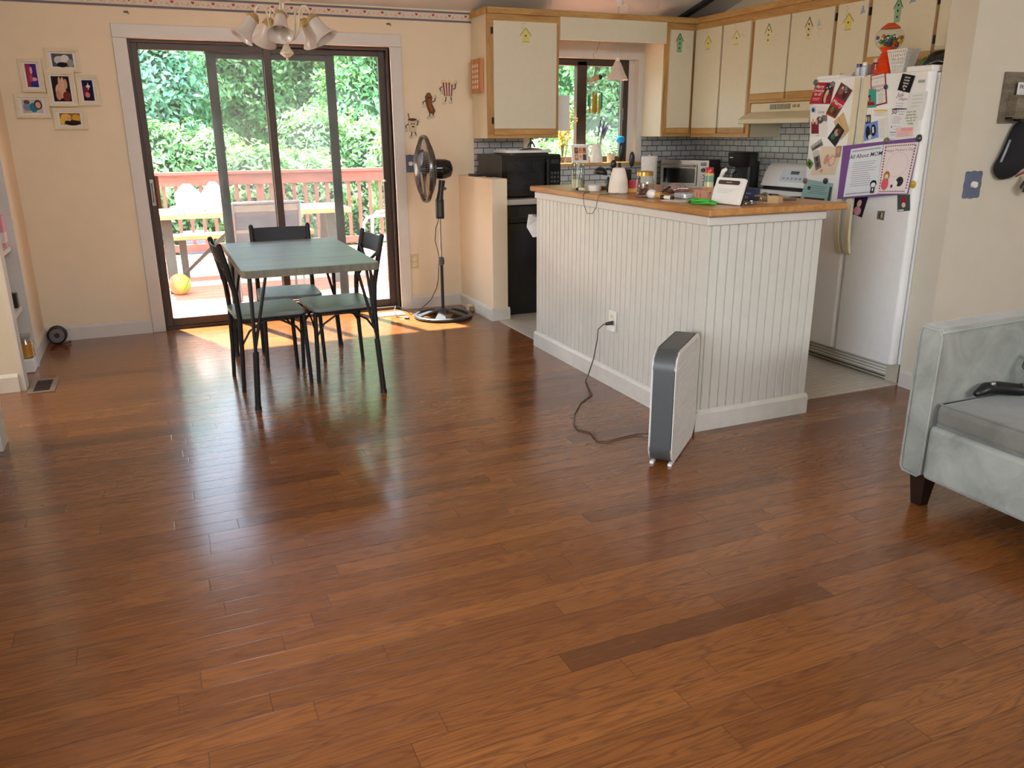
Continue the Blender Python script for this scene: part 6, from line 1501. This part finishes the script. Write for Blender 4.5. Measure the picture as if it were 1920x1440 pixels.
mb = MB(); mf = MB()
for k in range(19):
    a = r_.uniform(-.05,.85); dx = math.sin(a)*r_.uniform(.7,1.1); L = r_.uniform(.24,.33)
    tip = (3.622+.02+dx*.13, -.02+r_.uniform(-.04,.04), ZS+.06+L*math.cos(a*.7)); mb.tube([(3.622+r_.uniform(-.012,.012),-.02,ZS+.03),tip], .0014, 4)
    p0 = Vector((3.622,-.02,ZS+.06)); d_ = (Vector(tip)-p0).normalized()
    for j in range(7): q = Vector(tip)-d_*.012*j; mf.sphere(q, .0042, 6, 5, (1,1,1.6))
obj('stems', mb, plain('lavender_stem', S(110,104,100), .85), lv); obj('flower_spikes', mf, plain('lavender_bloom', S(104,92,128), .85, var=.15), lv, smooth=True)
sp2 = sill('plant_pot','small cream pot with white flowers on the window sill','plant',3.77,-.02)
mb = MB(); mb.lathe([(0,0),(.03,0),(.036,.06),(.038,.07),(.033,.07),(.03,.055),(0,.055)], 22, M=T(3.77,-.02,ZS)); obj('pot', mb, plain('pot_glaze', S(214,196,170), .5), sp2, smooth='auto')
mb = MB()
for k in range(26): mb.sphere((3.77+r_.uniform(-.035,.035),-.02+r_.uniform(-.03,.03),ZS+.068+r_.uniform(0,.03)), .008, 7, 5, col=[S(230,230,206),S(150,180,120)][k%2])
obj('blossoms', mb, M_['paint'], sp2, smooth=True)
bu = sill('bubble_bottle','clear bottle with a bright blue cap standing on the right of the window sill','bottle',3.862,-.02)
Mx = T(3.862,-.02,ZS)
mb = MB(); mb.lathe([(0,0),(.026,0),(.028,.01),(.026,.14),(.018,.16),(0,.16)], 20, M=Mx); obj('bottle_body', mb, M_['jar_glass'], bu, smooth='auto')
mb = MB(); mb.lathe([(0,.16),(.024,.16),(.036,.175),(.038,.2),(.03,.215),(0,.22)], 14, S(40,150,230), M=Mx); obj('cap', mb, M_['gloss'], bu, smooth='auto')
wd = thing('soap_dispenser','white boxy dispenser mounted on the cabinet side at the left edge of the window','dispenser',(3.16,-.17,1.41))
mb = MB(); mb.box(3.096,3.25,-.23,-.06,1.412,1.69); obj('dispenser_body', mb, M_['white_plastic'], wd, bevel=.008)
mb = MB(); mb.box(3.1,3.14,-.2,-.16,1.69,1.735); mb.box(3.13,3.165,-.19,-.17,1.69,1.705); obj('top_clip', mb, M_['brass'], wd)
# wind chime
wc = thing('wind_chime','driftwood wind chime with amber and teal glass strips hanging in the window','wind chime',(3.475,-.25,1.6))
mb = MB(); mb.tube([(3.415,-.25,1.795),(3.44,-.252,1.81),(3.47,-.25,1.825),(3.5,-.25,1.828)], [.012,.019,.02,.014], 10); obj('driftwood', mb, plain('driftwood', S(206,160,120), .8, var=.12), wc, smooth=True)
mb = MB(); mb.sphere((3.512,-.25,1.83),.02); obj('dark_knot', mb, M_['black'], wc, smooth=True)
mb = MB(); mb.tube([(3.44,-.25,1.82),(3.458,-.25,1.95),(3.49,-.25,1.825)], .0012, 4); mb.tube([(3.458,-.25,1.95),(3.458,-.25,1.975)], .0012, 4); obj('hanging_string', mb, M_['rubber'], wc)
am = NT('amber_glass'); am.bsdf(S(206,150,30), .1, trans=.5); te = NT('teal_glass'); te.bsdf(S(30,160,170), .1, trans=.5)
for k, (dx, top, bot, c_) in enumerate(((-.062,1.70,1.60,te),(-.045,1.69,1.545,am),(-.024,1.715,1.55,am),(-.004,1.70,1.54,am),(.016,1.715,1.555,am),(.036,1.70,1.545,am),(.055,1.72,1.58,te))):
    mb = MB(); mb.prism([(-.009,bot+.012),(.0,bot),(.009,bot+.012),(.007,top-.012),(0,top),(-.007,top-.012)],-.002,.002,M=frame_M((3.474+dx,-.25+.012*math.sin(k*2),0),(1,.2*math.sin(k),0),(0,0,1))); s_ = obj('glass_strip', mb, c_.m, wc)
    mb = MB(); mb.tube([(3.474+dx,-.25,top-.004),(3.46+dx*.5,-.25,1.805)], .0008, 4); obj('thread', mb, M_['white_plastic'], s_)
hk = thing('wire_hook','thin wire hook above the kitchen window holding the wind chime','hook',(3.458,-.25,1.99))
mb = MB(); mb.tube([(3.458,-.25,1.972),(3.45,-.25,1.985),(3.445,-.25,2.005),(3.455,-.25,2.02),(3.468,-.25,2.012),(3.47,-.28,2.05),(3.47,-.326,2.12)], .0018, 5); obj('wire', mb, M_['brass'], hk, smooth=True)
# pendant lamp over the window
pd = thing('pendant_lamp','white conical glass pendant lamp hanging in front of the kitchen window','lamp',(3.674,-.25,1.81))
Mx = T(3.674,-.25,0)
mb = MB(); mb.lathe([(.016,1.965),(.03,1.94),(.06,1.87),(.092,1.812),(.09,1.811),(.057,1.868),(.026,1.938),(.013,1.96)], 32, M=Mx); obj('lamp_shade', mb, M_['frost'], pd, smooth='auto')
mb = MB(); mb.lathe([(0,1.985),(.012,1.985),(.018,1.965),(.02,1.95),(0,1.95)], 18, M=Mx); obj('socket_cap', mb, M_['white_plastic'], pd, smooth='auto')
mb = MB(); mb.cyl((3.674,-.25,1.985),(3.674,-.25,cz(-.25)+.004),.0035,seg=8); obj('cord', mb, M_['steel'], pd)
mb = MB(); mb.sphere((3.674,-.25,1.89),.028,14,10); obj('bulb', mb, M_['white_plastic'], pd, smooth=True)
# track light
tl = thing('ceiling_spotlight','white spotlight head with a looped cord on the ceiling above the window valance','spotlight',(3.6,-.52,2.4))
mb = MB(); mb.cyl((3.47,-.62,cz(-.62)+.003),(3.47,-.62,cz(-.62)-.016),.045); obj('canopy', mb, M_['white_plastic'], tl, smooth='auto')
mb = MB(); mb.tube([(3.47,-.62,2.43),(3.475,-.6,2.39)], .009, 8); obj('stem', mb, M_['white_plastic'], tl)
mb = MB(); mb.tube([(3.475,-.61,2.415),(3.5,-.55,2.355),(3.51,-.54,2.335)], [.026,.026,.022], 14); obj('lamp_head', mb, M_['white_plastic'], tl, smooth='auto')
mb = MB(); mb.tube([(3.51,-.54,2.34),(3.53,-.54,2.315),(3.57,-.54,2.312),(3.575,-.54,2.33),(3.55,-.54,2.338),(3.53,-.54,2.33)], .004, 6); obj('cord_loop', mb, M_['white_plastic'], tl, smooth=True)
tr = thing('ceiling_track','dark grey lighting track running along the kitchen ceiling near the right wall','track',(4.2,-.9,2.5))
mb = MB(); mb.bar((4.36,-.06,cz(-.06)-.014),(4.36,-3.0,cz(-3.0)-.014),.06,.026,(0,0,1)); obj('track_rail', mb, M_['dark_alu'], tr)

# ------------------------------------------------------------------ wall decorations
def photo_frame(name, label, x0, x1, z0, z1, yoff, pic):
    t_ = thing(name, label, 'picture frame', ((x0+x1)/2,-.02,z0), 0, 'cream picture frames clustered on the back wall')
    Mf = frame_M((x0,-.002-yoff,z0),(1,0,0),(0,0,1)); w_, h_ = x1-x0, z1-z0; b = .021
    mb = MB()
    for (a,c,d_,e) in ((0,w_,0,b),(0,w_,h_-b,h_),(0,b,b,h_-b),(w_-b,w_,b,h_-b)): mb.box(a,c,d_,e,0,.016,M=Mf)
    for (a,c,d_,e) in ((.006,w_-.006,.006,.011),(.006,w_-.006,h_-.011,h_-.006),(.006,.011,.011,h_-.011),(w_-.011,w_-.006,.011,h_-.011)): mb.box(a,c,d_,e,.016,.019,M=Mf)
    obj('frame', mb, plain('cream_frame', S(222,208,176), .5, var=.03) if 'cream_frame' not in M_ else M_['cream_frame'], t_, bevel=.0015)
    mb = MB(); mb.box(b,w_-b,b,h_-b,.001,.004,S(226,222,218),M=Mf)
    px0, px1, py0, py1 = b+.018 if w_ > h_ else b+.014, w_-b-.018 if w_ > h_ else w_-b-.014, b+.012, h_-b-.012
    for (kind, a, c, rx, ry, col) in pic:
        A = px0+(px1-px0)*a; Cc = py0+(py1-py0)*c; RX_ = (px1-px0)*rx; RY_2 = (py1-py0)*ry
        z = .0045+.0001*pic.index((kind,a,c,rx,ry,col))
        if kind == 'r': mb.poly([(A-RX_,Cc-RY_2,z),(A+RX_,Cc-RY_2,z),(A+RX_,Cc+RY_2,z),(A-RX_,Cc+RY_2,z)], col, M=Mf)
        else: mb.poly([(p,q,z) for p,q in ellip(A,Cc,RX_,RY_2,14)], col, M=Mf)
    obj('photo', mb, M_['paper'], t_)
M_['cream_frame'] = plain('cream_frame', S(222,208,176), .5, var=.03)
SK = S(206,162,140)
photo_frame('picture_frame','cream frame with a black and white photo, topmost of the cluster',-.505,-.302,1.805,1.952,0,[('r',.5,.5,.5,.5,S(84,84,86)),('e',.35,.5,.25,.32,S(196,194,192)),('e',.62,.62,.2,.3,S(214,212,210)),('e',.45,.15,.25,.2,S(24,24,26)),('e',.85,.3,.15,.3,S(150,148,144))])
photo_frame('picture_frame','cream upright frame with a red and violet photo, at the left of the cluster',-.664,-.53,1.676,1.885,0,[('r',.5,.5,.5,.5,S(70,40,120)),('r',.22,.5,.22,.5,S(150,50,70)),('e',.5,.72,.12,.16,S(210,160,190)),('e',.65,.34,.3,.08,S(226,150,180)),('r',.65,.12,.35,.12,S(40,50,130)),('e',.4,.4,.15,.18,S(180,70,100))])
photo_frame('picture_frame','cream upright frame with a photo of a ringed hand, in the middle of the cluster',-.524,-.349,1.588,1.812,.004,[('r',.5,.5,.5,.5,S(34,26,26)),('e',.45,.42,.3,.3,SK),('e',.62,.72,.1,.24,S(214,172,148)),('e',.45,.74,.09,.24,S(206,162,138)),('e',.78,.7,.09,.2,S(200,152,130)),('e',.75,.2,.22,.2,S(110,50,40)),('e',.3,.25,.15,.2,S(190,140,120))])
photo_frame('picture_frame','cream upright frame with a dark blue and red photo, at the right of the cluster',-.346,-.212,1.594,1.79,0,[('r',.5,.5,.5,.5,S(28,22,56)),('e',.3,.45,.25,.3,S(120,30,50)),('e',.55,.7,.2,.06,S(226,220,236)),('e',.55,.7,.05,.18,S(226,220,236)),('e',.4,.28,.22,.14,S(206,120,110)),('r',.5,.08,.5,.08,S(20,16,40))])
photo_frame('picture_frame','cream wide frame with two faces in a photo, bottom left of the cluster',-.722,-.524,1.514,1.666,.002,[('r',.5,.5,.5,.5,S(190,186,184)),('e',.25,.45,.2,.35,S(120,140,160)),('e',.25,.8,.15,.15,S(90,70,64)),('e',.55,.4,.2,.35,S(40,120,150)),('e',.78,.6,.2,.36,S(80,50,44)),('e',.78,.58,.13,.24,SK),('r',.2,.08,.2,.08,S(206,170,150))])
photo_frame('picture_frame','cream wide frame with a yellow and black photo, lowest of the cluster',-.513,-.313,1.441,1.58,0,[('r',.5,.5,.5,.5,S(150,104,40)),('e',.3,.65,.25,.3,S(226,176,90)),('e',.8,.6,.2,.3,S(214,160,50)),('e',.6,.15,.4,.24,S(36,28,26)),('e',.1,.3,.12,.3,S(206,190,50)),('e',.45,.5,.1,.2,SK)])

def snack(name, label, x, z, kind):
    t_ = thing(name, label, 'wall sign', (x,-.006,z), 0, 'metal snack figures on the back wall')
    Ms_ = frame_M((x,-.004,z),(1,0,0),(0,0,1)); zz = [.0]
    def P_(mb, pts, col):
        zz[0] += .00035; mb.prism(pts, 0, .004+zz[0], col, M=Ms_)
    lm = MB(); dk = S(70,44,34); gl = S(206,196,172)
    bm = MB()
    if kind == 'popcorn':
        bm.prism([(-.038,-.04),(.03,-.045),(.045,.055),(-.05,.06)], 0, .006, S(226,214,196), M=Ms_)
        for k in range(4): bm.prism([(-.035+.018*k,-.041),(-.026+.018*k,-.0415),(-.034+.0245*k,.0585),(-.046+.0245*k,.06)], .006, .0068, S(134,40,40), M=Ms_)
        for k in range(7): bm.prism(ellip(-.045+.015*k,.062+.01*math.sin(k*2),.012,.011,10), 0, .0055+.0003*k, S(226,206,160), M=Ms_)
        legs = ((-.02,-.045,-.03,-.085),(.018,-.045,.022,-.078)); arms = ((-.05,.03,-.07,.012,-.056,-.01),(.042,.01,.06,.02,.062,.05)); hand = (.063,.062)
    elif kind == 'hotdog':
        pts = [(-.03,.06),(-.014,.088),(.01,.09),(.028,.06),(.024,.01),(.05,-.045),(.036,-.07),(.0,-.062),(-.018,-.02),(-.026,.02)]
        bm.prism(pts, 0, .006, S(104,62,34), M=Ms_); bm.prism([(-.01,.07),(.004,.078),(.014,.05),(.012,.0),(.03,-.05),(.014,-.052),(-.004,-.01),(-.006,.03)], .006, .0085, S(146,84,44), M=Ms_)
        bm.prism(ellip(-.002,.052,.006,.008,8), .0085, .009, S(40,26,22), M=Ms_); bm.prism(ellip(.01,.05,.005,.007,8), .0085, .009, S(40,26,22), M=Ms_)
        legs = ((.004,-.06,-.004,-.09),(.028,-.062,.032,-.085)); arms = ((-.026,.03,-.05,.02,-.046,-.004),(.028,.02,.05,.03,.052,.05)); hand = (.054,.062)
    else:
        bm.prism([(-.024,-.038),(.026,-.04),(.032,.05),(-.038,.056)], 0, .006, S(206,190,160), M=Ms_)
        bm.prism(ellip(-.003,.053,.035,.011,16), .0062, .0075, S(84,58,44), M=Ms_); bm.prism([(-.028,.056),(-.022,.056),(-.03,.1),(-.038,.098)], 0, .005, S(130,60,50), M=Ms_)
        for dx in (-.008,.01): bm.prism(ellip(dx,.022,.0045,.008,8), .006, .0068, S(50,36,30), M=Ms_)
        bm.prism(ellip(.002,-.0,.012,.006,10), .006, .0068, S(60,36,30), M=Ms_)
        legs = ((-.012,-.038,-.018,-.075),(.014,-.04,.024,-.068)); arms = ((-.035,.02,-.06,.005,-.05,-.02),(.03,.01,.042,.02,.044,.045)); hand = (.046,.058)
    obj('figure_body', bm, M_['gloss'], t_)
    for (x0,z0,x1,z1) in legs:
        lm = MB(); lm.tube([(x0,z0,.004),((x0+x1)/2+.004,(z0+z1)/2,.004),(x1,z1,.004)], .004, 6, dk, M=Ms_); lm.sphere((x1-.004,z1-.006,.005), .013, 12, 8, (1.3,.8,.4), gl, M=Ms_); obj('leg', lm, M_['gloss'], t_, smooth=True)
    for i, (x0,z0,x1,z1,x2,z2) in enumerate(arms):
        lm = MB(); lm.tube([(x0,z0,.004),(x1,z1,.004),(x2,z2,.004)], .004, 6, dk, M=Ms_); hx, hz = hand if i else (x2,z2-.004); lm.sphere((hx,hz,.005), .012, 12, 8, (.9,1.2,.4), gl, M=Ms_); obj('arm', lm, M_['gloss'], t_, smooth=True)
snack('popcorn_sign','striped popcorn box figure on the wall, uppermost of the three snack figures',2.281,1.723,'popcorn')
snack('hotdog_sign','brown hot dog figure on the wall between the cup and the popcorn box',2.118,1.616,'hotdog')
snack('cup_sign','drinking cup figure with a straw on the wall, lowest of the three snack figures',1.978,1.452,'cup')
def nail(label, x, z):
    t_ = thing('wall_hook', label, 'hook', (x,0,z), 0, 'small hooks over the glass door')
    mb = MB(); mb.box(x-.014,x+.014,-.012,-.001,z-.004,z+.006); mb.tube([(x+.006,-.01,z-.002),(x+.014,-.02,z-.012),(x+.018,-.024,z-.006)], .002, 5); obj('bracket', mb, plain('old_brown_metal', S(96,74,62), .6), t_)
nail('small brown hook above the left end of the door casing', .02, 2.19); nail('small brown hook above the right end of the door casing', 1.821, 2.19)

# key rack on the partition
kr = thing('key_rack','weathered grey wooden key rack with a mail pocket on the right partition wall','rack',(4.28,-3.42,1.43))
gw = wood('weathered_wood', S(92,84,72), S(136,126,108), 'X', 1.5, .8)
mb = MB(); mb.box(4.092,4.47,-3.42,-3.406,1.435,1.684); obj('backboard', mb, gw, kr, bevel=.002)
mb = MB(); mb.box(4.13,4.47,-3.475,-3.463,1.455,1.572); mb.box(4.13,4.142,-3.465,-3.42,1.455,1.572); mb.box(4.13,4.47,-3.465,-3.42,1.455,1.465); obj('mail_pocket', mb, gw, kr, bevel=.002)
for x in (4.2,4.3,4.4):
    mb = MB(); mb.tube([(x,-3.421,1.45),(x,-3.45,1.445),(x,-3.455,1.46)], .004, 6); obj('key_hook', mb, M_['black_matte'], kr, smooth=True)
ml = thing('letter','white printed letter headed FROM sticking out of the key rack pocket','letter',(4.25,-3.44,1.47))
mb = MB(); mb.box(4.165,4.36,-3.438,-3.4365,1.48,1.634,S(226,226,222)); text(mb,'FROM',.03,frame_M((4.178,-3.4383,1.61),(1,0,0),(0,0,1)),S(30,30,34),'LEFT',.015)
for k in range(3): mb.box(4.18,4.3,-3.4384,-3.438,1.59-.01*k,1.593-.01*k,S(170,170,172))
obj('sheet', mb, M_['paper'], ml)
cp = thing('baseball_cap','black cap hanging by its strap below the key rack','cap',(4.2,-3.46,1.2))
mb = MB()
pts = [(4.205,1.445),(4.255,1.45),(4.36,1.40),(4.42,1.3),(4.38,1.21),(4.26,1.195),(4.215,1.15),(4.165,1.145),(4.12,1.165),(4.095,1.2),(4.10,1.235),(4.135,1.27),(4.165,1.35)]
n = len(pts); vs = []; cx = sum(p[0] for p in pts)/n; czz = sum(p[1] for p in pts)/n
for (k, y) in ((1.0,-3.412),(1.0,-3.43),(.9,-3.468),(.6,-3.5),(.2,-3.512)): vs += [(cx+(x-cx)*k, y, czz+(z-czz)*k) for x, z in pts]
fs = [(i*n+j, i*n+(j+1)%n, (i+1)*n+(j+1)%n, (i+1)*n+j) for i in range(4) for j in range(n)] + [tuple(range(n-1,-1,-1)), tuple(4*n+j for j in range(n))]
mb.add(vs, fs); o = obj('cap_crown', mb, plain('black_cotton', S(22,22,28), .9, bump=.001), cp, smooth=True); ss = o.modifiers.new('smooth','SUBSURF'); ss.levels = 2; ss.render_levels = 2
mb = MB(); mb.tube([(4.165,-3.445,1.35),(4.14,-3.45,1.30),(4.115,-3.45,1.24)], .006, 8, S(150,160,170)); h = obj('side_strap', mb, M_['gloss'], cp, smooth=True); h['label'] = 'grey side strap'
mb = MB(); mb.tube([(4.36,-3.46,1.2),(4.3,-3.47,1.19),(4.235,-3.46,1.165)], .004, 6, S(150,40,30)); h = obj('red_trim', mb, M_['gloss'], cp, smooth=True)
ln = thing('lanyard','orange-red lanyard hanging from the key rack at the right edge','lanyard',(4.35,-3.46,1.45))
mb = MB(); mb.tube([(4.3,-3.456,1.452),(4.33,-3.48,1.475),(4.38,-3.485,1.48),(4.4,-3.457,1.45),(4.41,-3.48,1.38)], .009, 8, S(200,74,36), flat=.4); obj('strap', mb, M_['paint'], ln, smooth=True)
ky = thing('key_ring','bunch of black and silver keys hanging below the black cap','keys',(4.35,-3.45,1.1))
mb = MB(); mb.tube([(4.4,-3.455,1.455),(4.37,-3.47,1.3),(4.35,-3.465,1.2)], .002, 5); mb.tube([(4.345+.018*math.cos(2*PI*k/16),-3.46,1.185+.018*math.sin(2*PI*k/16)) for k in range(16)], .0018, 5, closed=True); obj('ring', mb, M_['steel'], ky, smooth=True)
for k, (dx, dz, m_) in enumerate(((-.05,-.07,'black'),(-.03,-.09,'black'),(-.005,-.1,'steel'),(.02,-.09,'black'),(.04,-.08,'steel'))):
    mb = MB(); mb.bar((4.345,-3.455-.004*k,1.172),(4.345+dx,-3.455-.004*k,1.172+dz),.018,.004,(0,1,0)); obj('key', mb, M_[m_], ky, bevel=.001)

# remote, adapter and small floor things
rm = thing('remote','flat black gadget lying on top of the half wall','remote',(2.41,-.25,1.0755))
mb = MB(); mb.prism(rrect(2.36,2.45,-.34,-.2,.01),1.0758,1.093); obj('casing', mb, M_['black'], rm, bevel=.003)
ks = thing('keys','small dark key lying on the front of the half wall top','keys',(2.43,-.45,1.0755))
mb = MB(); mb.bar((2.42,-.44,1.079),(2.45,-.5,1.079),.014,.005); obj('key', mb, M_['black_matte'], ks)
pf2 = thing('plug_adapter','cream plug-in adapter lying on the floor between fan base and half wall','adapter',(2.31,-.31,0))
mb = MB(); mb.box(2.29,2.332,-.33,-.28,.002,.055); obj('adapter_body', mb, M_['cream_plastic'], pf2, bevel=.004)
mb = MB(); mb.box(2.296,2.33,-.345,-.331,.01,.045); obj('adapter_face', mb, M_['brass'], pf2)
def floor_vent(label, x0, x1, y0, y1, mat, slot_axis, light):
    t_ = thing('floor_vent', label, 'floor vent', ((x0+x1)/2,(y0+y1)/2,.0))
    b = .028 if not light else .014
    mb = MB()
    for q in ((x0,x1,y0,y0+b),(x0,x1,y1-b,y1),(x0,x0+b,y0+b,y1-b),(x1-b,x1,y0+b,y1-b)): mb.box(*q,.0005,.006)
    obj('vent_frame', mb, mat, t_, bevel=.001)
    mb = MB(); mb.box(x0+b,x1-b,y0+b,y1-b,.0003,.0012,S(22,16,14)); 
    if light:
        n = 14; w_ = (x1-x0-2*b)/n
        for k in range(n): mb.box(x0+b+w_*k,x0+b+w_*k+w_*.5,y0+b,y1-b,.0012,.005,S(186,176,160))
    else:
        n = 12; w_ = (y1-y0-2*b)/n
        for k in range(n): mb.box(x0+b,x1-b,y0+b+w_*k,y0+b+w_*k+w_*.45,.0012,.0045,S(58,42,36))
        mb.box(x0+b,x1-b,(y0+y1)/2-.006,(y0+y1)/2+.006,.0012,.005,S(70,52,44))
    obj('louvres', mb, M_['paint'], t_)
floor_vent('square brown floor register on the wood floor at the left wall',-.765,-.625,-1.335,-1.04,plain('register_metal', S(150,138,124), .4, .4),'y',False)
floor_vent('pale slotted floor register in front of the glass door beside the standing fan',1.545,1.79,-.215,-.075,plain('register_pale', S(196,186,170), .5),'x',True)
gz = thing('cable_reel','small round black and grey cable reel on the floor in the left corner','reel',(-.705,-.09,0))
ring_ = lambda y, r: [(-.705+r*math.cos(2*PI*k/28), y, .066+r*math.sin(2*PI*k/28)) for k in range(28)]
mb = MB(); mb.tube(ring_(-.115,.05), .012, 8, closed=True); mb.tube(ring_(-.07,.05), .012, 8, closed=True); mb.cyl((-.705,-.125,.066),(-.705,-.06,.066),.02); obj('reel', mb, M_['black'], gz, smooth='auto')
mb = MB()
for k in range(4):
    for r_c in (.022,.034,.046): mb.tube(ring_(-.12+.016*k, r_c), .0075, 6, closed=True)
obj('wound_cable', mb, plain('grey_cable', S(120,112,108), .6), gz, smooth=True)
mb = MB(); mb.tube([(-.71,-.12,.02),(-.68,-.135,.006),(-.65,-.13,.008),(-.635,-.12,.012)], .004, 6); mb.sphere((-.632,-.118,.012),.009,10,7); obj('cable_tail', mb, M_['black'], gz, smooth=True)

# ------------------------------------------------------------------ closet shelves on the left, with what they hold
def shelf(label, z):
    t_ = thing('closet_shelf', label, 'shelf', (-.95,-.91,z), 0, 'white closet shelves on the left')
    mb = MB(); mb.box(-1.15,-.797,-1.14,-.705,z-.03,z); obj('shelf_board', mb, M_['trim'], t_, bevel=.003)
shelf('white closet shelf at chest height, highest one in view', 1.13)
shelf('white closet shelf holding a pink packet', .77)
shelf('white closet shelf holding a black phone-sized case, lowest board', .40)
pk = thing('pink_packet','pink and white packet standing on the middle closet shelf','packet',(-.83,-.78,.7705))
mb = MB(); mb.box(-.86,-.80,-.84,-.745,.771,.955,S(214,150,156)); mb.box(-.8605,-.7995,-.8405,-.7445,.80,.86,S(226,206,206)); obj('packet_body', mb, M_['paint'], pk)
bk2 = thing('phone_case','black upright case on the lowest closet shelf','case',(-.82,-.76,.4005))
mb = MB(); mb.box(-.845,-.803,-.8,-.74,.401,.49); obj('case_body', mb, M_['black'], bk2, bevel=.006)
bs = thing('storage_bin','white bin on the closet floor under the candle jar','bin',(-.84,-.78,.001))
mb = MB(); mb.box(-.9,-.772,-.85,-.715,.001,.082); obj('bin_body', mb, M_['white_plastic'], bs, bevel=.006)
cj = thing('candle_jar','orange candle in a glass jar at the bottom of the left closet','candle',(-.808,-.765,.0825))
Mx = T(-.808,-.765,.083)
mb = MB(); mb.lathe([(0,0),(.042,0),(.043,.1),(.034,.115),(.034,.13),(.031,.13),(.031,.114),(.039,.098),(.039,.004),(0,.004)], 24, M=Mx); obj('glass_jar', mb, M_['jar_glass'], cj, smooth='auto')
mb = MB(); mb.lathe([(0,.0045),(.0385,.0045),(.0385,.09),(0,.09)], 24, S(226,150,40), M=Mx); obj('wax', mb, M_['gloss'], cj, smooth='auto')
mb = MB(); mb.lathe([(0,.15),(.036,.148),(.038,.135),(.036,.13),(0,.13)], 24, M=Mx); obj('lid', mb, M_['jar_glass'], cj, smooth='auto')

# ------------------------------------------------------------------ chandelier
CX, CY = .80, -1.6; CZ = 1.80
cd = thing('chandelier','white five-armed chandelier with frosted bell shades over the table','chandelier',(CX,CY,CZ))
Mx = T(CX,CY,0)
M_['antique'] = plain('antique_white_metal', S(214,200,176), .4, .1, var=.06)
mb = MB(); mb.lathe([(0,1.785),(.006,1.787),(.007,1.797),(.004,1.802),(.016,1.806),(.036,1.822),(.037,1.828),(.022,1.85),(.013,1.87),(.03,1.888),(.031,1.895),(.014,1.905),(.011,1.93),(.013,2.0),(.02,2.04),(.011,2.05),(.012,2.075),(.04,2.088),(.042,2.092),(.012,2.094),(.009,2.12),(0,2.12)], 28, M=Mx); obj('centre_column', mb, M_['antique'], cd, smooth='auto')
mb = MB(); mb.cyl((CX,CY,2.11),(CX,CY,cz(CY)-.02),.006,seg=10); mb.lathe([(0,cz(CY)-.045),(.05,cz(CY)-.03),(.06,cz(CY)+.004),(0,cz(CY)+.004)], 24, M=Mx); obj('hanging_rod', mb, M_['antique'], cd, smooth='auto')
for k in range(5):
    a = R(-105)+2*PI*k/5; ca, sa = math.cos(a), math.sin(a)
    Pt = lambda r, z: (CX+r*ca, CY+r*sa, z)
    mb = MB(); mb.tube([Pt(.012,1.9),Pt(.05,1.895),Pt(.078,1.93),Pt(.085,1.985),Pt(.09,2.03),Pt(.108,2.058),Pt(.128,2.058),Pt(.146,2.035),Pt(.15,2.012)], .0055, 8); arm_ = obj('arm', mb, M_['antique'], cd, smooth=True)
    tilt = R(36)
    axis = Vector((ca*math.sin(tilt), sa*math.sin(tilt), -math.cos(tilt)))
    base = Vector(Pt(.15,2.01)); side = Vector((-sa,ca,0)); MS = frame_M(base, side, axis.cross(side))
    if (MS.to_3x3() @ Vector((0,0,1))).dot(axis) < 0: MS = frame_M(base, side*-1, axis.cross(side))
    mb = MB(); mb.lathe([(0,-.006),(.015,-.004),(.03,.012),(.035,.026),(.033,.028),(0,.022)], 22, M=MS)
    for q in range(3): b = 2*PI*q/3; mb.cyl((.034*math.cos(b),.034*math.sin(b),.022),(.043*math.cos(b),.043*math.sin(b),.022),.003,seg=6,M=MS)
    s_ = obj('shade_holder', mb, M_['old_brass'], cd, smooth='auto')
    pr = [(.026,.018),(.031,.035),(.033,.06),(.037,.09),(.046,.115),(.062,.137),(.068,.143)]
    mb = MB(); mb.lathe(pr+[(.066,.144)]+[(r-.003,z) for r, z in pr[::-1]], 36, M=MS)
    obj('lamp_shade', mb, M_['frost'], cd, smooth=True)
    mb = MB(); mb.sphere((0,0,.07),.02,14,10,(1,1,1.3),M=MS); obj('bulb', mb, M_['white_plastic'], cd, smooth=True)
for o_ in list(bpy.data.objects):
    if o_.type == 'EMPTY' and 'label' in o_ and not o_.children: print('EMPTY WITHOUT PARTS', o_.name)
